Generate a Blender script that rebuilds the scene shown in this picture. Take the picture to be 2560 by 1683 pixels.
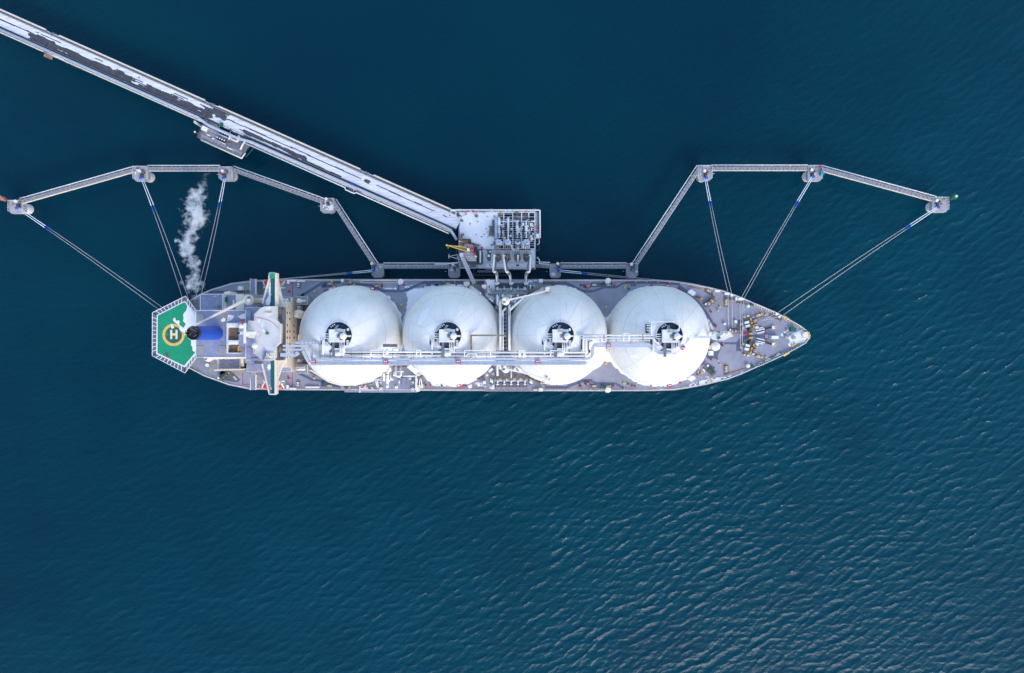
import bpy, math, random
import numpy as np
from mathutils import Vector

random.seed(7)
RNG = np.random.default_rng(11)
S = bpy.context.scene
for o in list(bpy.data.objects):
    bpy.data.objects.remove(o)

# ------------------------------------------------------------------ camera
CAM_H = 305.0
KPX = 1.5 / 2560.0            # 24 mm lens on a 36 mm sensor, survey units of 1/2560 frame width
cam = bpy.data.cameras.new('camera'); cam.lens = 24; cam.sensor_width = 36
cam.clip_start = 1.0; cam.clip_end = 30000
camo = bpy.data.objects.new('camera', cam); S.collection.objects.link(camo)
camo.location = (0, 0, CAM_H); camo.rotation_euler = (0, 0, 0)
S.camera = camo

# ------------------------------------------------------------------ sky and sun
SUN_ELEV = math.radians(34)
SUN_AZ = math.radians(-64)     # direction towards the sun in the XY plane
sd = Vector((math.cos(SUN_AZ) * math.cos(SUN_ELEV), math.sin(SUN_AZ) * math.cos(SUN_ELEV), math.sin(SUN_ELEV)))
W = bpy.data.worlds.new('World'); S.world = W; W.use_nodes = True
nt = W.node_tree
bg = nt.nodes['Background']
sky = nt.nodes.new('ShaderNodeTexSky'); sky.sky_type = 'NISHITA'; sky.sun_disc = False
sky.sun_elevation = SUN_ELEV
sky.sun_rotation = math.atan2(sd.x, sd.y)
sky.altitude = 0; sky.air_density = 1.0; sky.dust_density = 1.0; sky.ozone_density = 1.0
nt.links.new(sky.outputs[0], bg.inputs[0]); bg.inputs[1].default_value = 0.15
sun = bpy.data.lights.new('sun', 'SUN'); sun.energy = 0.5; sun.angle = math.radians(15); sun.color = (1.0, 0.88, 0.80)
suno = bpy.data.objects.new('sun', sun); S.collection.objects.link(suno)
suno.location = sd * 400; suno.rotation_euler = sd.to_track_quat('Z', 'Y').to_euler()

S.view_settings.view_transform = 'Standard'; S.view_settings.look = 'None'
S.view_settings.gamma = 1.0; S.view_settings.use_curve_mapping = False
S.view_settings.exposure = 1.4
S.render.engine = 'CYCLES'
S.cycles.volume_bounces = 3
S.cycles.use_denoising = True
S.cycles.volume_step_rate = 1.0

# ------------------------------------------------------------------ survey frames: picture survey -> metres at a given height
FR = {'A': (360, 660, 4.6025), 'B': (720, 680, 4.89), 'C': (1080, 680, 4.89), 'D': (1420, 680, 4.89),
      'E': (1720, 680, 4.891), 'F': (1090, 500, 7.113), 'G': (590, 660, 8.694), 'G2': (590, 820, 8.694),
      'HD': (380, 720, 7.114), 'M1': (1180, 690, 11.9), 'M2': (1180, 890, 11.9), 'T1': (800, 780, 10.435),
      'W': (1840, 770, 12.04), 'L': (840, 890, 9.917), 'J1': (0, 0, 5.95), 'J2': (320, 180, 5.95),
      'J3': (680, 320, 4.8917), 'K1': (0, 390, 5.0475), 'K2': (380, 390, 4.3475), 'K3': (760, 470, 5.95),
      'K4': (1330, 390, 4.742), 'K5': (1900, 390, 3.912), 'P1': (1100, 590, 15.646), 'P2': (1220, 530, 9.207),
      'P': (0, 0, 1.0)}
def w(f, x, y, z):
    ox, oy, s = FR[f]
    return ((ox + x / s - 1280) * KPX * (CAM_H - z), (841.5 - (oy + y / s)) * KPX * (CAM_H - z), z)
def wl(f, pts, z):
    return [w(f, p[0], p[1], p[2] if len(p) > 2 else z) for p in pts]
def rect(f, x0, y0, x1, y1, z):
    return wl(f, [(x0, y1), (x1, y1), (x1, y0), (x0, y0)], z)

# ------------------------------------------------------------------ mesh builder
class MB:
    def __init__(s):
        s.v = []; s.f = []; s.sm = []; s.mi = []; s.cur = 0
    def add(s, vs, fs, smooth=False):
        b = len(s.v); s.v.extend([tuple(p) for p in vs])
        for f in fs:
            s.f.append(tuple(b + i for i in f)); s.sm.append(smooth); s.mi.append(s.cur)
        return s
    def prism(s, pts, z0, z1):
        pts = [(p[0], p[1]) for p in pts]
        a = sum(pts[i][0] * pts[(i + 1) % len(pts)][1] - pts[(i + 1) % len(pts)][0] * pts[i][1] for i in range(len(pts)))
        if a < 0: pts = pts[::-1]
        n = len(pts)
        vs = [(x, y, z0) for x, y in pts] + [(x, y, z1) for x, y in pts]
        fs = [tuple(range(n - 1, -1, -1)), tuple(range(n, 2 * n))]
        fs += [(i, (i + 1) % n, n + (i + 1) % n, n + i) for i in range(n)]
        return s.add(vs, fs)
    def frame(s, pts, wid, z0, z1):            # closed outline as beams
        n = len(pts)
        for i in range(n):
            a = Vector((pts[i][0], pts[i][1], (z0 + z1) / 2)); b = Vector((pts[(i + 1) % n][0], pts[(i + 1) % n][1], (z0 + z1) / 2))
            d = (b - a)
            if d.length < 1e-5: continue
            d.normalize()
            s.bar(a - d * wid * .5, b + d * wid * .499, wid, z1 - z0 + .001 * i)
        return s
    def box(s, c, sx, sy, sz, rot=0):          # c = centre of the bottom
        ca, sa = math.cos(rot), math.sin(rot)
        P = [(-sx / 2, -sy / 2), (sx / 2, -sy / 2), (sx / 2, sy / 2), (-sx / 2, sy / 2)]
        return s.prism([(c[0] + x * ca - y * sa, c[1] + x * sa + y * ca) for x, y in P], c[2], c[2] + sz)
    def bar(s, p, q, wid, hgt):
        p = Vector(p); q = Vector(q); d = q - p
        if d.length < 1e-6: return s
        d.normalize(); up = Vector((0, 0, 1)) if abs(d.z) < .98 else Vector((0, 1, 0))
        sd_ = d.cross(up).normalized(); u = sd_.cross(d)
        vs = []
        for c in (p, q):
            for a, b in ((-1, -1), (1, -1), (1, 1), (-1, 1)):
                vs.append(c + sd_ * (a * wid / 2) + u * (b * hgt / 2))
        return s.add(vs, [(0, 1, 2, 3), (7, 6, 5, 4), (0, 4, 5, 1), (1, 5, 6, 2), (2, 6, 7, 3), (3, 7, 4, 0)])
    def tube(s, pts, r, n=8):
        pts = [Vector(p) for p in pts]; N = len(pts); vs = []
        ref = None
        for i in range(N):
            t0 = (pts[i] - pts[i - 1]).normalized() if i else None
            t1 = (pts[i + 1] - pts[i]).normalized() if i < N - 1 else None
            t = t0 if t1 is None else t1 if t0 is None else (t0 + t1)
            if t.length < 1e-6: t = t1
            t.normalize()
            sc = 1.0
            if t0 is not None and t1 is not None: sc = min(1.6, 1 / max(.3, t.dot(t1)))
            up = Vector((0, 0, 1)) if abs(t.z) < .95 else Vector((0, 1, 0))
            a = t.cross(up).normalized(); b = a.cross(t)
            rr = r[i] if isinstance(r, (list, tuple)) else r
            for k in range(n):
                th = 2 * math.pi * k / n
                vs.append(pts[i] + a * (rr * sc * math.cos(th)) + b * (rr * math.sin(th)))
        fs = []
        for i in range(N - 1):
            for k in range(n):
                fs.append((i * n + k, i * n + (k + 1) % n, (i + 1) * n + (k + 1) % n, (i + 1) * n + k))
        s.add(vs, fs, True)
        b = len(s.v) - len(vs)
        s.f.append(tuple(b + k for k in range(n - 1, -1, -1))); s.sm.append(False); s.mi.append(s.cur)
        s.f.append(tuple(b + (N - 1) * n + k for k in range(n))); s.sm.append(False); s.mi.append(s.cur)
        return s
    def cyl(s, c, r0, z0, z1, n=16, r1=None):
        r1 = r0 if r1 is None else r1
        vs = [(c[0] + r * math.cos(2 * math.pi * k / n), c[1] + r * math.sin(2 * math.pi * k / n), z) for z, r in ((z0, r0), (z1, r1)) for k in range(n)]
        s.add(vs, [(k, (k + 1) % n, n + (k + 1) % n, n + k) for k in range(n)], True)
        b = len(s.v) - 2 * n
        s.f.append(tuple(b + k for k in range(n - 1, -1, -1))); s.sm.append(False); s.mi.append(s.cur)
        s.f.append(tuple(b + n + k for k in range(n))); s.sm.append(False); s.mi.append(s.cur)
        return s
    def lathe(s, c, prof, n=32, smooth=True, close=False):   # prof: (r, z)
        vs = [(c[0] + r * math.cos(2 * math.pi * k / n), c[1] + r * math.sin(2 * math.pi * k / n), z) for r, z in prof for k in range(n)]
        m = len(prof)
        fs = [(i * n + k, i * n + (k + 1) % n, ((i + 1) % m) * n + (k + 1) % n, ((i + 1) % m) * n + k) for i in range(m if close else m - 1) for k in range(n)]
        return s.add(vs, fs, smooth)
    def ring(s, c, ri, ro, z0, z1, n=32):
        return s.lathe(c, [(ri, z0), (ro, z0), (ro, z1), (ri, z1)], n, False, True)
    def ball(s, c, rx, ry, rz, nu=12, nv=8, rot=0):
        vs = []; ca, sa = math.cos(rot), math.sin(rot)
        for j in range(nv + 1):
            ph = math.pi * j / nv
            for i in range(nu):
                th = 2 * math.pi * i / nu
                x, y = rx * math.sin(ph) * math.cos(th), ry * math.sin(ph) * math.sin(th)
                vs.append((c[0] + x * ca - y * sa, c[1] + x * sa + y * ca, c[2] - rz * math.cos(ph)))
        fs = [(j * nu + i, j * nu + (i + 1) % nu, (j + 1) * nu + (i + 1) % nu, (j + 1) * nu + i) for j in range(nv) for i in range(nu)]
        return s.add(vs, fs, True)
    def rail(s, pts, h=1.1, r=.05, step=3.0, mids=1):
        pts = [Vector(p) for p in pts]
        for m in range(mids + 1):
            s.tube([p + Vector((0, 0, h * (m + 1) / (mids + 1))) for p in pts], r, 5)
        for a, b in zip(pts, pts[1:]):
            L = (b - a).length; n = max(1, int(L / step))
            for i in range(n):
                p = a.lerp(b, i / n)
                s.bar(p, p + Vector((0, 0, h)), r * 1.7, r * 1.7)
        return s

ORIG = {}
def fill_mesh(me, mb, mats, org):
    v = np.array(mb.v, dtype=np.float64) - np.array(org)
    me.from_pydata([tuple(p) for p in v], [], mb.f)
    me.polygons.foreach_set('use_smooth', mb.sm)
    for m in (mats if isinstance(mats, (list, tuple)) else [mats]): me.materials.append(m)
    if any(mb.mi): me.polygons.foreach_set('material_index', mb.mi)
    me.update()
def props(o, label, cat, group, kind):
    if label: o['label'] = label
    if cat: o['category'] = cat
    if group: o['group'] = group
    if kind: o['kind'] = kind
def mk(name, mb, mat, parent=None, label=None, cat=None, group=None, kind=None, org=None):
    if org is None:
        v = np.array(mb.v); lo = v.min(0); hi = v.max(0)
        org = ((lo[0] + hi[0]) / 2, (lo[1] + hi[1]) / 2, lo[2])
    me = bpy.data.meshes.new(name); fill_mesh(me, mb, mat, org)
    o = bpy.data.objects.new(name, me); S.collection.objects.link(o)
    ORIG[o.name] = Vector(org)
    if parent: o.parent = parent; o.location = Vector(org) - ORIG[parent.name]
    else: o.location = org
    props(o, label, cat, group, kind)
    return o
def empty(name, loc, label, cat, group=None, parent=None):
    o = bpy.data.objects.new(name, None); S.collection.objects.link(o); o.empty_display_size = .5
    ORIG[o.name] = Vector(loc)
    if parent: o.parent = parent; o.location = Vector(loc) - ORIG[parent.name]
    else: o.location = loc
    props(o, label, cat, group, None)
    return o
def protomesh(name, mb, mats):
    me = bpy.data.meshes.new(name); fill_mesh(me, mb, mats, (0, 0, 0)); return me
def inst(name, me, loc, rot, parent=None, scale=None, label=None, cat=None, group=None):
    o = bpy.data.objects.new(name, me); S.collection.objects.link(o)
    ORIG[o.name] = Vector(loc)
    if parent: o.parent = parent; o.location = Vector(loc) - ORIG[parent.name]
    else: o.location = loc
    o.rotation_euler = (0, 0, rot)
    if scale: o.scale = scale
    props(o, label, cat, group, None)
    return o

# ------------------------------------------------------------------ materials
def mat(name, col, rough=.6, metal=0., var=.12, scale=.6, dirt=None, dirt_amt=.0, dirt_scale=.25, bump=0., coat=0., grit=.05, stretch=(1, 1, 1), rotz=0.):
    m = bpy.data.materials.new(name); m.use_nodes = True
    t = m.node_tree; N = t.nodes; L = t.links
    b = N['Principled BSDF']; b.inputs['Roughness'].default_value = rough; b.inputs['Metallic'].default_value = metal
    if coat: b.inputs['Coat Weight'].default_value = coat
    g = N.new('ShaderNodeNewGeometry')
    mp = N.new('ShaderNodeMapping'); mp.inputs['Scale'].default_value = stretch; mp.inputs['Rotation'].default_value = (0, 0, rotz); L.new(g.outputs['Position'], mp.inputs['Vector'])
    n1 = N.new('ShaderNodeTexNoise'); n1.inputs['Scale'].default_value = scale; n1.inputs['Detail'].default_value = 5; n1.inputs['Roughness'].default_value = .65
    L.new(mp.outputs[0], n1.inputs['Vector'])
    mr = N.new('ShaderNodeMapRange'); mr.inputs['From Min'].default_value = .3; mr.inputs['From Max'].default_value = .7
    mr.inputs['To Min'].default_value = 1 - var; mr.inputs['To Max'].default_value = 1 + var * .5
    L.new(n1.outputs['Fac'], mr.inputs['Value'])
    n2 = N.new('ShaderNodeTexNoise'); n2.inputs['Scale'].default_value = 6; n2.inputs['Detail'].default_value = 2
    L.new(g.outputs['Position'], n2.inputs['Vector'])
    mr2 = N.new('ShaderNodeMapRange'); mr2.inputs['From Min'].default_value = .25; mr2.inputs['From Max'].default_value = .75
    mr2.inputs['To Min'].default_value = 1 - grit; mr2.inputs['To Max'].default_value = 1 + grit
    L.new(n2.outputs['Fac'], mr2.inputs['Value'])
    mu = N.new('ShaderNodeMath'); mu.operation = 'MULTIPLY'; L.new(mr.outputs[0], mu.inputs[0]); L.new(mr2.outputs[0], mu.inputs[1])
    mx = N.new('ShaderNodeMix'); mx.data_type = 'RGBA'; mx.blend_type = 'MULTIPLY'; mx.inputs['Factor'].default_value = 1
    mx.inputs['A'].default_value = (*col, 1)
    L.new(mu.outputs[0], mx.inputs['B'])
    out = mx.outputs['Result']
    if dirt:
        n3 = N.new('ShaderNodeTexNoise'); n3.inputs['Scale'].default_value = dirt_scale; n3.inputs['Detail'].default_value = 7; n3.inputs['Roughness'].default_value = .7
        L.new(mp.outputs[0], n3.inputs['Vector'])
        r3 = N.new('ShaderNodeMapRange'); r3.inputs['From Min'].default_value = .5; r3.inputs['From Max'].default_value = .72; r3.inputs['To Max'].default_value = dirt_amt
        L.new(n3.outputs['Fac'], r3.inputs['Value'])
        m3 = N.new('ShaderNodeMix'); m3.data_type = 'RGBA'; L.new(r3.outputs[0], m3.inputs['Factor']); L.new(out, m3.inputs['A']); m3.inputs['B'].default_value = (*dirt, 1)
        out = m3.outputs['Result']
    L.new(out, b.inputs['Base Color'])
    if bump:
        bp = N.new('ShaderNodeBump'); bp.inputs['Strength'].default_value = bump; bp.inputs['Distance'].default_value = .2
        L.new(n2.outputs['Fac'], bp.inputs['Height']); L.new(bp.outputs[0], b.inputs['Normal'])
    return m

M = {}
M['deck'] = mat('deck_paint', (.285, .285, .338), .6, var=.24, scale=.12, dirt=(.36, .37, .46), dirt_amt=.5, dirt_scale=.35, grit=.08)
M['deck_dark'] = mat('walkway_paint', (.085, .11, .17), .6, var=.2, scale=.3, dirt=(.2, .21, .27), dirt_amt=.35, dirt_scale=.5)
M['roof_grey'] = mat('house_deck_paint', (.25, .26, .37), .6, var=.14, scale=.2, dirt=(.40, .41, .5), dirt_amt=.45, dirt_scale=.4)
M['cream'] = mat('cream_paint', (.74, .66, .54), .5, var=.1, scale=.5, dirt=(.5, .38, .24), dirt_amt=.25, dirt_scale=.6)
M['white'] = mat('white_paint', (.78, .77, .75), .45, var=.08, scale=.5, dirt=(.55, .5, .44), dirt_amt=.22, dirt_scale=.7)
M['roof_pale'] = mat('wheelhouse_roof_paint', (.60, .575, .565), .6, var=.12, scale=.35, dirt=(.70, .68, .66), dirt_amt=.22, dirt_scale=.3)
M['pipe'] = mat('pipe_paint', (.66, .66, .68), .4, var=.1, scale=.6, dirt=(.5, .44, .38), dirt_amt=.3, dirt_scale=.8)
M['duct'] = mat('duct_galvanised', (.5, .53, .6), .45, .25, var=.12, scale=.7, dirt=(.7, .72, .76), dirt_amt=.5, dirt_scale=.6)
M['steel'] = mat('grey_steel', (.2, .2, .215), .5, .3, var=.2, scale=1.0, dirt=(.24, .15, .09), dirt_amt=.35, dirt_scale=.8)
M['steel_dark'] = mat('dark_steel', (.055, .06, .07), .55, .2, var=.25, scale=1.2, dirt=(.15, .1, .07), dirt_amt=.4, dirt_scale=.9)
M['brownsteel'] = mat('weathered_machinery', (.16, .13, .105), .6, .1, var=.3, scale=1.5, dirt=(.3, .27, .24), dirt_amt=.5, dirt_scale=1.4)
M['hull'] = mat('hull_paint', (.03, .05, .10), .45, var=.15, scale=.2)
M['green'] = mat('helideck_green', (.003, .27, .125), .6, var=.12, scale=.25, dirt=(.005, .32, .165), dirt_amt=.5, dirt_scale=.15)
M['green_in'] = mat('helideck_dark_green', (.02, .115, .075), .6, var=.15, scale=.4)
M['teal'] = mat('teal_deck', (.008, .125, .115), .6, var=.15, scale=.4, dirt=(.03, .2, .18), dirt_amt=.3)
M['valve_green'] = mat('green_paint', (.01, .11, .065), .5)
M['yellow'] = mat('yellow_paint', (.60, .39, .06), .5, var=.12, scale=1)
M['orange'] = mat('ochre_marking', (.74, .47, .11), .6, var=.12, scale=1)
M['mark_yellow'] = mat('yellow_marking', (.42, .36, .05), .6, var=.25, scale=1)
M['mark_orange'] = mat('orange_edge_marking', (.46, .29, .18), .6, var=.3, scale=1)
M['red'] = mat('red_paint', (.52, .012, .045), .5, var=.12, scale=1)
M['red_line'] = mat('red_marking', (.42, .04, .07), .6, var=.25, scale=1)
M['lifeboat'] = mat('lifeboat_orange', (.78, .045, .03), .4, var=.08, scale=1)
M['blue'] = mat('funnel_blue', (.007, .072, .45), .35, var=.12, scale=.5, dirt=(.015, .10, .5), dirt_amt=.3, dirt_scale=.5)
M['black'] = mat('soot_black', (.018, .019, .026), .5, var=.3, scale=1)
M['brown'] = mat('brown_pit_paint', (.17, .105, .065), .6, var=.2, scale=.8)
M['hole'] = mat('dark_blue_steel_and_well_shade', (.022, .05, .085), .5, var=.2, scale=.8, dirt=(.1, .12, .15), dirt_amt=.3, dirt_scale=.8)  # tray steel; on the dome wells its dark tone is painted shade
M['glass'] = mat('window_glass', (.015, .02, .03), .08, var=.05)
M['snow'] = mat('snow', (.82, .80, .80), .75, var=.05, scale=.5, grit=.03, bump=.25)
M['road_snow'] = mat('road_snow', (.76, .74, .76), .75, var=.22, scale=.9, dirt=(.30, .31, .36), dirt_amt=.6, dirt_scale=.8, grit=.06, bump=.3, stretch=(.12, 1.3, 1), rotz=math.radians(23.9))
M['concrete'] = mat('concrete', (.40, .38, .385), .8, var=.2, scale=.5, dirt=(.24, .2, .18), dirt_amt=.55, dirt_scale=.6, grit=.1)
M['grating'] = mat('galvanised_grating', (.32, .305, .325), .6, .1, var=.2, scale=.8, dirt=(.48, .46, .48), dirt_amt=.45, dirt_scale=.8)
M['asphalt'] = mat('asphalt', (.06, .06, .07), .85, var=.25, scale=.4, dirt=(.16, .16, .18), dirt_amt=.4, dirt_scale=.5)
M['rope'] = mat('mooring_rope', (.60, .53, .50), .8, var=.1, scale=2)
M['tail'] = mat('rope_tail', (.80, .79, .82), .8, var=.06, scale=2)
M['rope_blue'] = mat('blue_sleeve', (.015, .10, .50), .7)
M['rust'] = mat('rusty_red', (.34, .15, .11), .7, var=.3, scale=1, dirt=(.5, .4, .36), dirt_amt=.5, dirt_scale=1)
M['timber'] = mat('brown_sheet', (.36, .17, .07), .6, var=.2, scale=.8, stretch=(1, 4, 1))
M['pile'] = mat('pile_concrete', (.56, .55, .57), .7, var=.12, scale=.6, dirt=(.4, .38, .36), dirt_amt=.3, dirt_scale=.6)
M['teal_steel'] = mat('teal_steel', (.07, .12, .135), .5, .2, var=.2, scale=.8)
M['paleblue'] = mat('valve_blue', (.03, .24, .36), .5)
M['drumrope'] = mat('pink_rope_coils', (.55, .33, .29), .8, var=.35, scale=4, grit=.2)

# tank cover paint: white, faint panel tone shifts, a few rusty streaks
def tank_mat():
    m = mat('tank_cover_paint', (.77, .74, .70), .62, var=.07, scale=.09, dirt=(.63, .57, .47), dirt_amt=.5, dirt_scale=.12, grit=.02)
    t = m.node_tree; N = t.nodes; L = t.links; b = N['Principled BSDF']
    src = b.inputs['Base Color'].links[0].from_socket
    g = N.new('ShaderNodeNewGeometry')
    mp = N.new('ShaderNodeMapping'); mp.inputs['Scale'].default_value = (1.1, .07, .07); L.new(g.outputs['Position'], mp.inputs[0])
    n = N.new('ShaderNodeTexNoise'); n.inputs['Scale'].default_value = 1; n.inputs['Detail'].default_value = 4; L.new(mp.outputs[0], n.inputs['Vector'])
    r = N.new('ShaderNodeMapRange'); r.inputs['From Min'].default_value = .63; r.inputs['From Max'].default_value = .8; r.inputs['To Max'].default_value = .55; L.new(n.outputs['Fac'], r.inputs['Value'])
    x = N.new('ShaderNodeMix'); x.data_type = 'RGBA'; L.new(r.outputs[0], x.inputs['Factor']); L.new(src, x.inputs['A']); x.inputs['B'].default_value = (.55, .38, .2, 1)
    L.new(x.outputs['Result'], b.inputs['Base Color'])
    return m
M['tank'] = tank_mat()
M['seam'] = mat('tank_seam', (.66, .645, .63), .5, var=.2, scale=.5)

# ------------------------------------------------------------------ numpy noise
def vnoise(x, y, seed=0):
    xi = np.floor(x).astype(np.int64); yi = np.floor(y).astype(np.int64)
    fx = x - xi; fy = y - yi; fx = fx * fx * (3 - 2 * fx); fy = fy * fy * (3 - 2 * fy)
    def h(a, b):
        n = (a * 374761393 + b * 668265263 + seed * 1442695041) & 0xffffffff
        n = ((n ^ (n >> 13)) * 1274126177) & 0xffffffff
        return ((n ^ (n >> 16)) & 0xffff) / 65535.0
    return (h(xi, yi) * (1 - fx) + h(xi + 1, yi) * fx) * (1 - fy) + (h(xi, yi + 1) * (1 - fx) + h(xi + 1, yi + 1) * fx) * fy
def fbm(x, y, seed=0, o=4):
    r = 0; a = .5
    for i in range(o):
        r = r + a * vnoise(x * 2 ** i, y * 2 ** i, seed + i * 17); a *= .5
    return r / (1 - .5 ** o)

# ------------------------------------------------------------------ sea
def sea():
    hx, hy, st = 256.0, 176.0, .46
    xs = np.arange(-hx, hx + .01, st); ys = np.arange(-hy, hy + .01, st)
    X, Y = np.meshgrid(xs, ys); Hh = np.zeros_like(X); DX = np.zeros_like(X); DY = np.zeros_like(X)
    base = math.radians(27 - 90)
    for i in range(130):
        lam = 1.25 * (7.5 / 1.25) ** RNG.random()
        th = base + RNG.normal(0, math.radians(18 if lam > 2.8 else 38))
        kk = 2 * math.pi / lam; kx, ky = kk * math.cos(th), kk * math.sin(th)
        a = .0051 * lam ** .70 * (1.15 if 2.4 < lam < 4.8 else .85)
        ph = kx * X + ky * Y + RNG.random() * 6.283
        c = np.cos(ph); s_ = np.sin(ph)
        Hh += a * c; DX -= a * math.cos(th) * s_; DY -= a * math.sin(th) * s_
    # sheltered water behind the ship and towards the shore, rougher on the windward side
    m = (X * .85 - Y * 1.25 - 40) / 330.0
    m = np.clip(.5 + m, 0, 1); m = m * m * (3 - 2 * m)
    lee = np.clip((Y - 10) / 60, 0, 1) * np.clip((150 - np.abs(X)) / 60, 0, 1)
    amp = (.30 + .66 * m) * (1 - .4 * lee) * (.55 + .9 * fbm(X / 26, Y / 17, 5))
    edge = np.clip(np.minimum(hx - np.abs(X), hy - np.abs(Y)) / 14, 0, 1)
    amp *= edge
    Hh *= amp; DX *= amp * 1.7; DY *= amp * 1.7
    jxx = 1 + np.gradient(DX, st, axis=1); jyy = 1 + np.gradient(DY, st, axis=0)
    jxy = np.gradient(DX, st, axis=0)
    J = jxx * jyy - jxy ** 2
    jt = np.percentile(J, .12); foam = np.clip((jt - J) / .12 + .3 * (J < jt), 0, 1) * edge
    crest = np.clip((Hh - .18) / .5, 0, 1)
    ny, nx = X.shape
    V = np.stack([X + DX, Y + DY, Hh], -1).reshape(-1, 3)
    idx = np.arange(nx * ny).reshape(ny, nx)
    F = np.stack([idx[:-1, :-1], idx[:-1, 1:], idx[1:, 1:], idx[1:, :-1]], -1).reshape(-1, 4)
    B = 9000.0
    # outer sheet to the horizon, joined to the border
    ext = np.array([[-B, -B, 0], [B, -B, 0], [B, B, 0], [-B, B, 0]])
    n0 = len(V); V = np.vstack([V, ext])
    c = [idx[0, 0], idx[0, -1], idx[-1, -1], idx[-1, 0]]
    bord = [idx[0, :], idx[:, -1], idx[-1, ::-1], idx[::-1, 0]]
    me = bpy.data.meshes.new('sea')
    loops = [F.reshape(-1)]; sizes = [np.full(len(F), 4)]
    for e in range(4):
        poly = np.concatenate([[n0 + e, n0 + (e + 1) % 4], bord[e][::-1]])
        loops.append(poly); sizes.append(np.array([len(poly)]))
    loops = np.concatenate(loops); sizes = np.concatenate(sizes)
    me.vertices.add(len(V)); me.vertices.foreach_set('co', V.astype(np.float32).reshape(-1))
    me.loops.add(len(loops)); me.loops.foreach_set('vertex_index', loops.astype(np.int32))
    me.polygons.add(len(sizes)); st_ = np.concatenate([[0], np.cumsum(sizes)[:-1]])
    me.polygons.foreach_set('loop_start', st_.astype(np.int32))
    me.update(calc_edges=True); me.validate()
    me.polygons.foreach_set('use_smooth', np.ones(len(me.polygons), dtype=bool))
    at = me.attributes.new('foam', 'FLOAT', 'POINT')
    at.data.foreach_set('value', np.concatenate([foam.reshape(-1), np.zeros(4)]).astype(np.float32))
    at2 = me.attributes.new('chop', 'FLOAT', 'POINT')
    at2.data.foreach_set('value', np.concatenate([np.clip(amp, 0, 1).reshape(-1), np.full(4, .4)]).astype(np.float32))
    m_ = bpy.data.materials.new('sea_water'); m_.use_nodes = True
    t = m_.node_tree; N = t.nodes; L = t.links; b = N['Principled BSDF']
    b.inputs['Roughness'].default_value = .06; b.inputs['IOR'].default_value = 1.33; b.inputs['Specular IOR Level'].default_value = .24
    g = N.new('ShaderNodeNewGeometry')
    n1 = N.new('ShaderNodeTexNoise'); n1.inputs['Scale'].default_value = .012; n1.inputs['Detail'].default_value = 4; L.new(g.outputs['Position'], n1.inputs['Vector'])
    cr = N.new('ShaderNodeValToRGB'); cr.color_ramp.elements[0].position = .3; cr.color_ramp.elements[1].position = .72
    cr.color_ramp.elements[0].color = (.0001, .0240, .0435, 1); cr.color_ramp.elements[1].color = (.0001, .0300, .0475, 1)
    L.new(n1.outputs['Fac'], cr.inputs[0])
    a_ = N.new('ShaderNodeAttribute'); a_.attribute_name = 'foam'
    nf = N.new('ShaderNodeTexNoise'); nf.inputs['Scale'].default_value = 1.6; nf.inputs['Detail'].default_value = 5; L.new(g.outputs['Position'], nf.inputs['Vector'])
    fr = N.new('ShaderNodeMapRange'); fr.inputs['From Min'].default_value = .45; fr.inputs['From Max'].default_value = .62; L.new(nf.outputs['Fac'], fr.inputs['Value'])
    fm = N.new('ShaderNodeMath'); fm.operation = 'MULTIPLY'; L.new(a_.outputs['Fac'], fm.inputs[0]); L.new(fr.outputs[0], fm.inputs[1])
    mx = N.new('ShaderNodeMix'); mx.data_type = 'RGBA'; L.new(fm.outputs[0], mx.inputs['Factor']); 
    ch = N.new('ShaderNodeAttribute'); ch.attribute_name = 'chop'
    chr_ = N.new('ShaderNodeMapRange'); chr_.inputs['From Min'].default_value = .25; chr_.inputs['From Max'].default_value = 1.0; L.new(ch.outputs['Fac'], chr_.inputs['Value'])
    mc = N.new('ShaderNodeMix'); mc.data_type = 'RGBA'; L.new(chr_.outputs[0], mc.inputs['Factor']); L.new(cr.outputs[0], mc.inputs['A']); mc.inputs['B'].default_value = (.0001, .045, .067, 1)
    L.new(mc.outputs['Result'], mx.inputs['A']); mx.inputs['B'].default_value = (.55, .58, .62, 1)
    L.new(mx.outputs['Result'], b.inputs['Base Color'])
    n2 = N.new('ShaderNodeTexNoise'); n2.inputs['Scale'].default_value = .9; n2.inputs['Detail'].default_value = 6; n2.inputs['Roughness'].default_value = .62
    mp = N.new('ShaderNodeMapping'); mp.inputs['Rotation'].default_value = (0, 0, math.radians(-27)); mp.inputs['Scale'].default_value = (.55, 1.35, 1)
    L.new(g.outputs['Position'], mp.inputs[0]); L.new(mp.outputs[0], n2.inputs['Vector'])
    bp = N.new('ShaderNodeBump'); bp.inputs['Strength'].default_value = .6; bp.inputs['Distance'].default_value = .32
    L.new(n2.outputs['Fac'], bp.inputs['Height']); L.new(bp.outputs[0], b.inputs['Normal'])
    me.materials.append(m_)
    o = bpy.data.objects.new('sea', me); S.collection.objects.link(o)
    o['kind'] = 'structure'; o['label'] = 'dark blue wind-rippled sea around ship and jetty'
sea()

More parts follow.
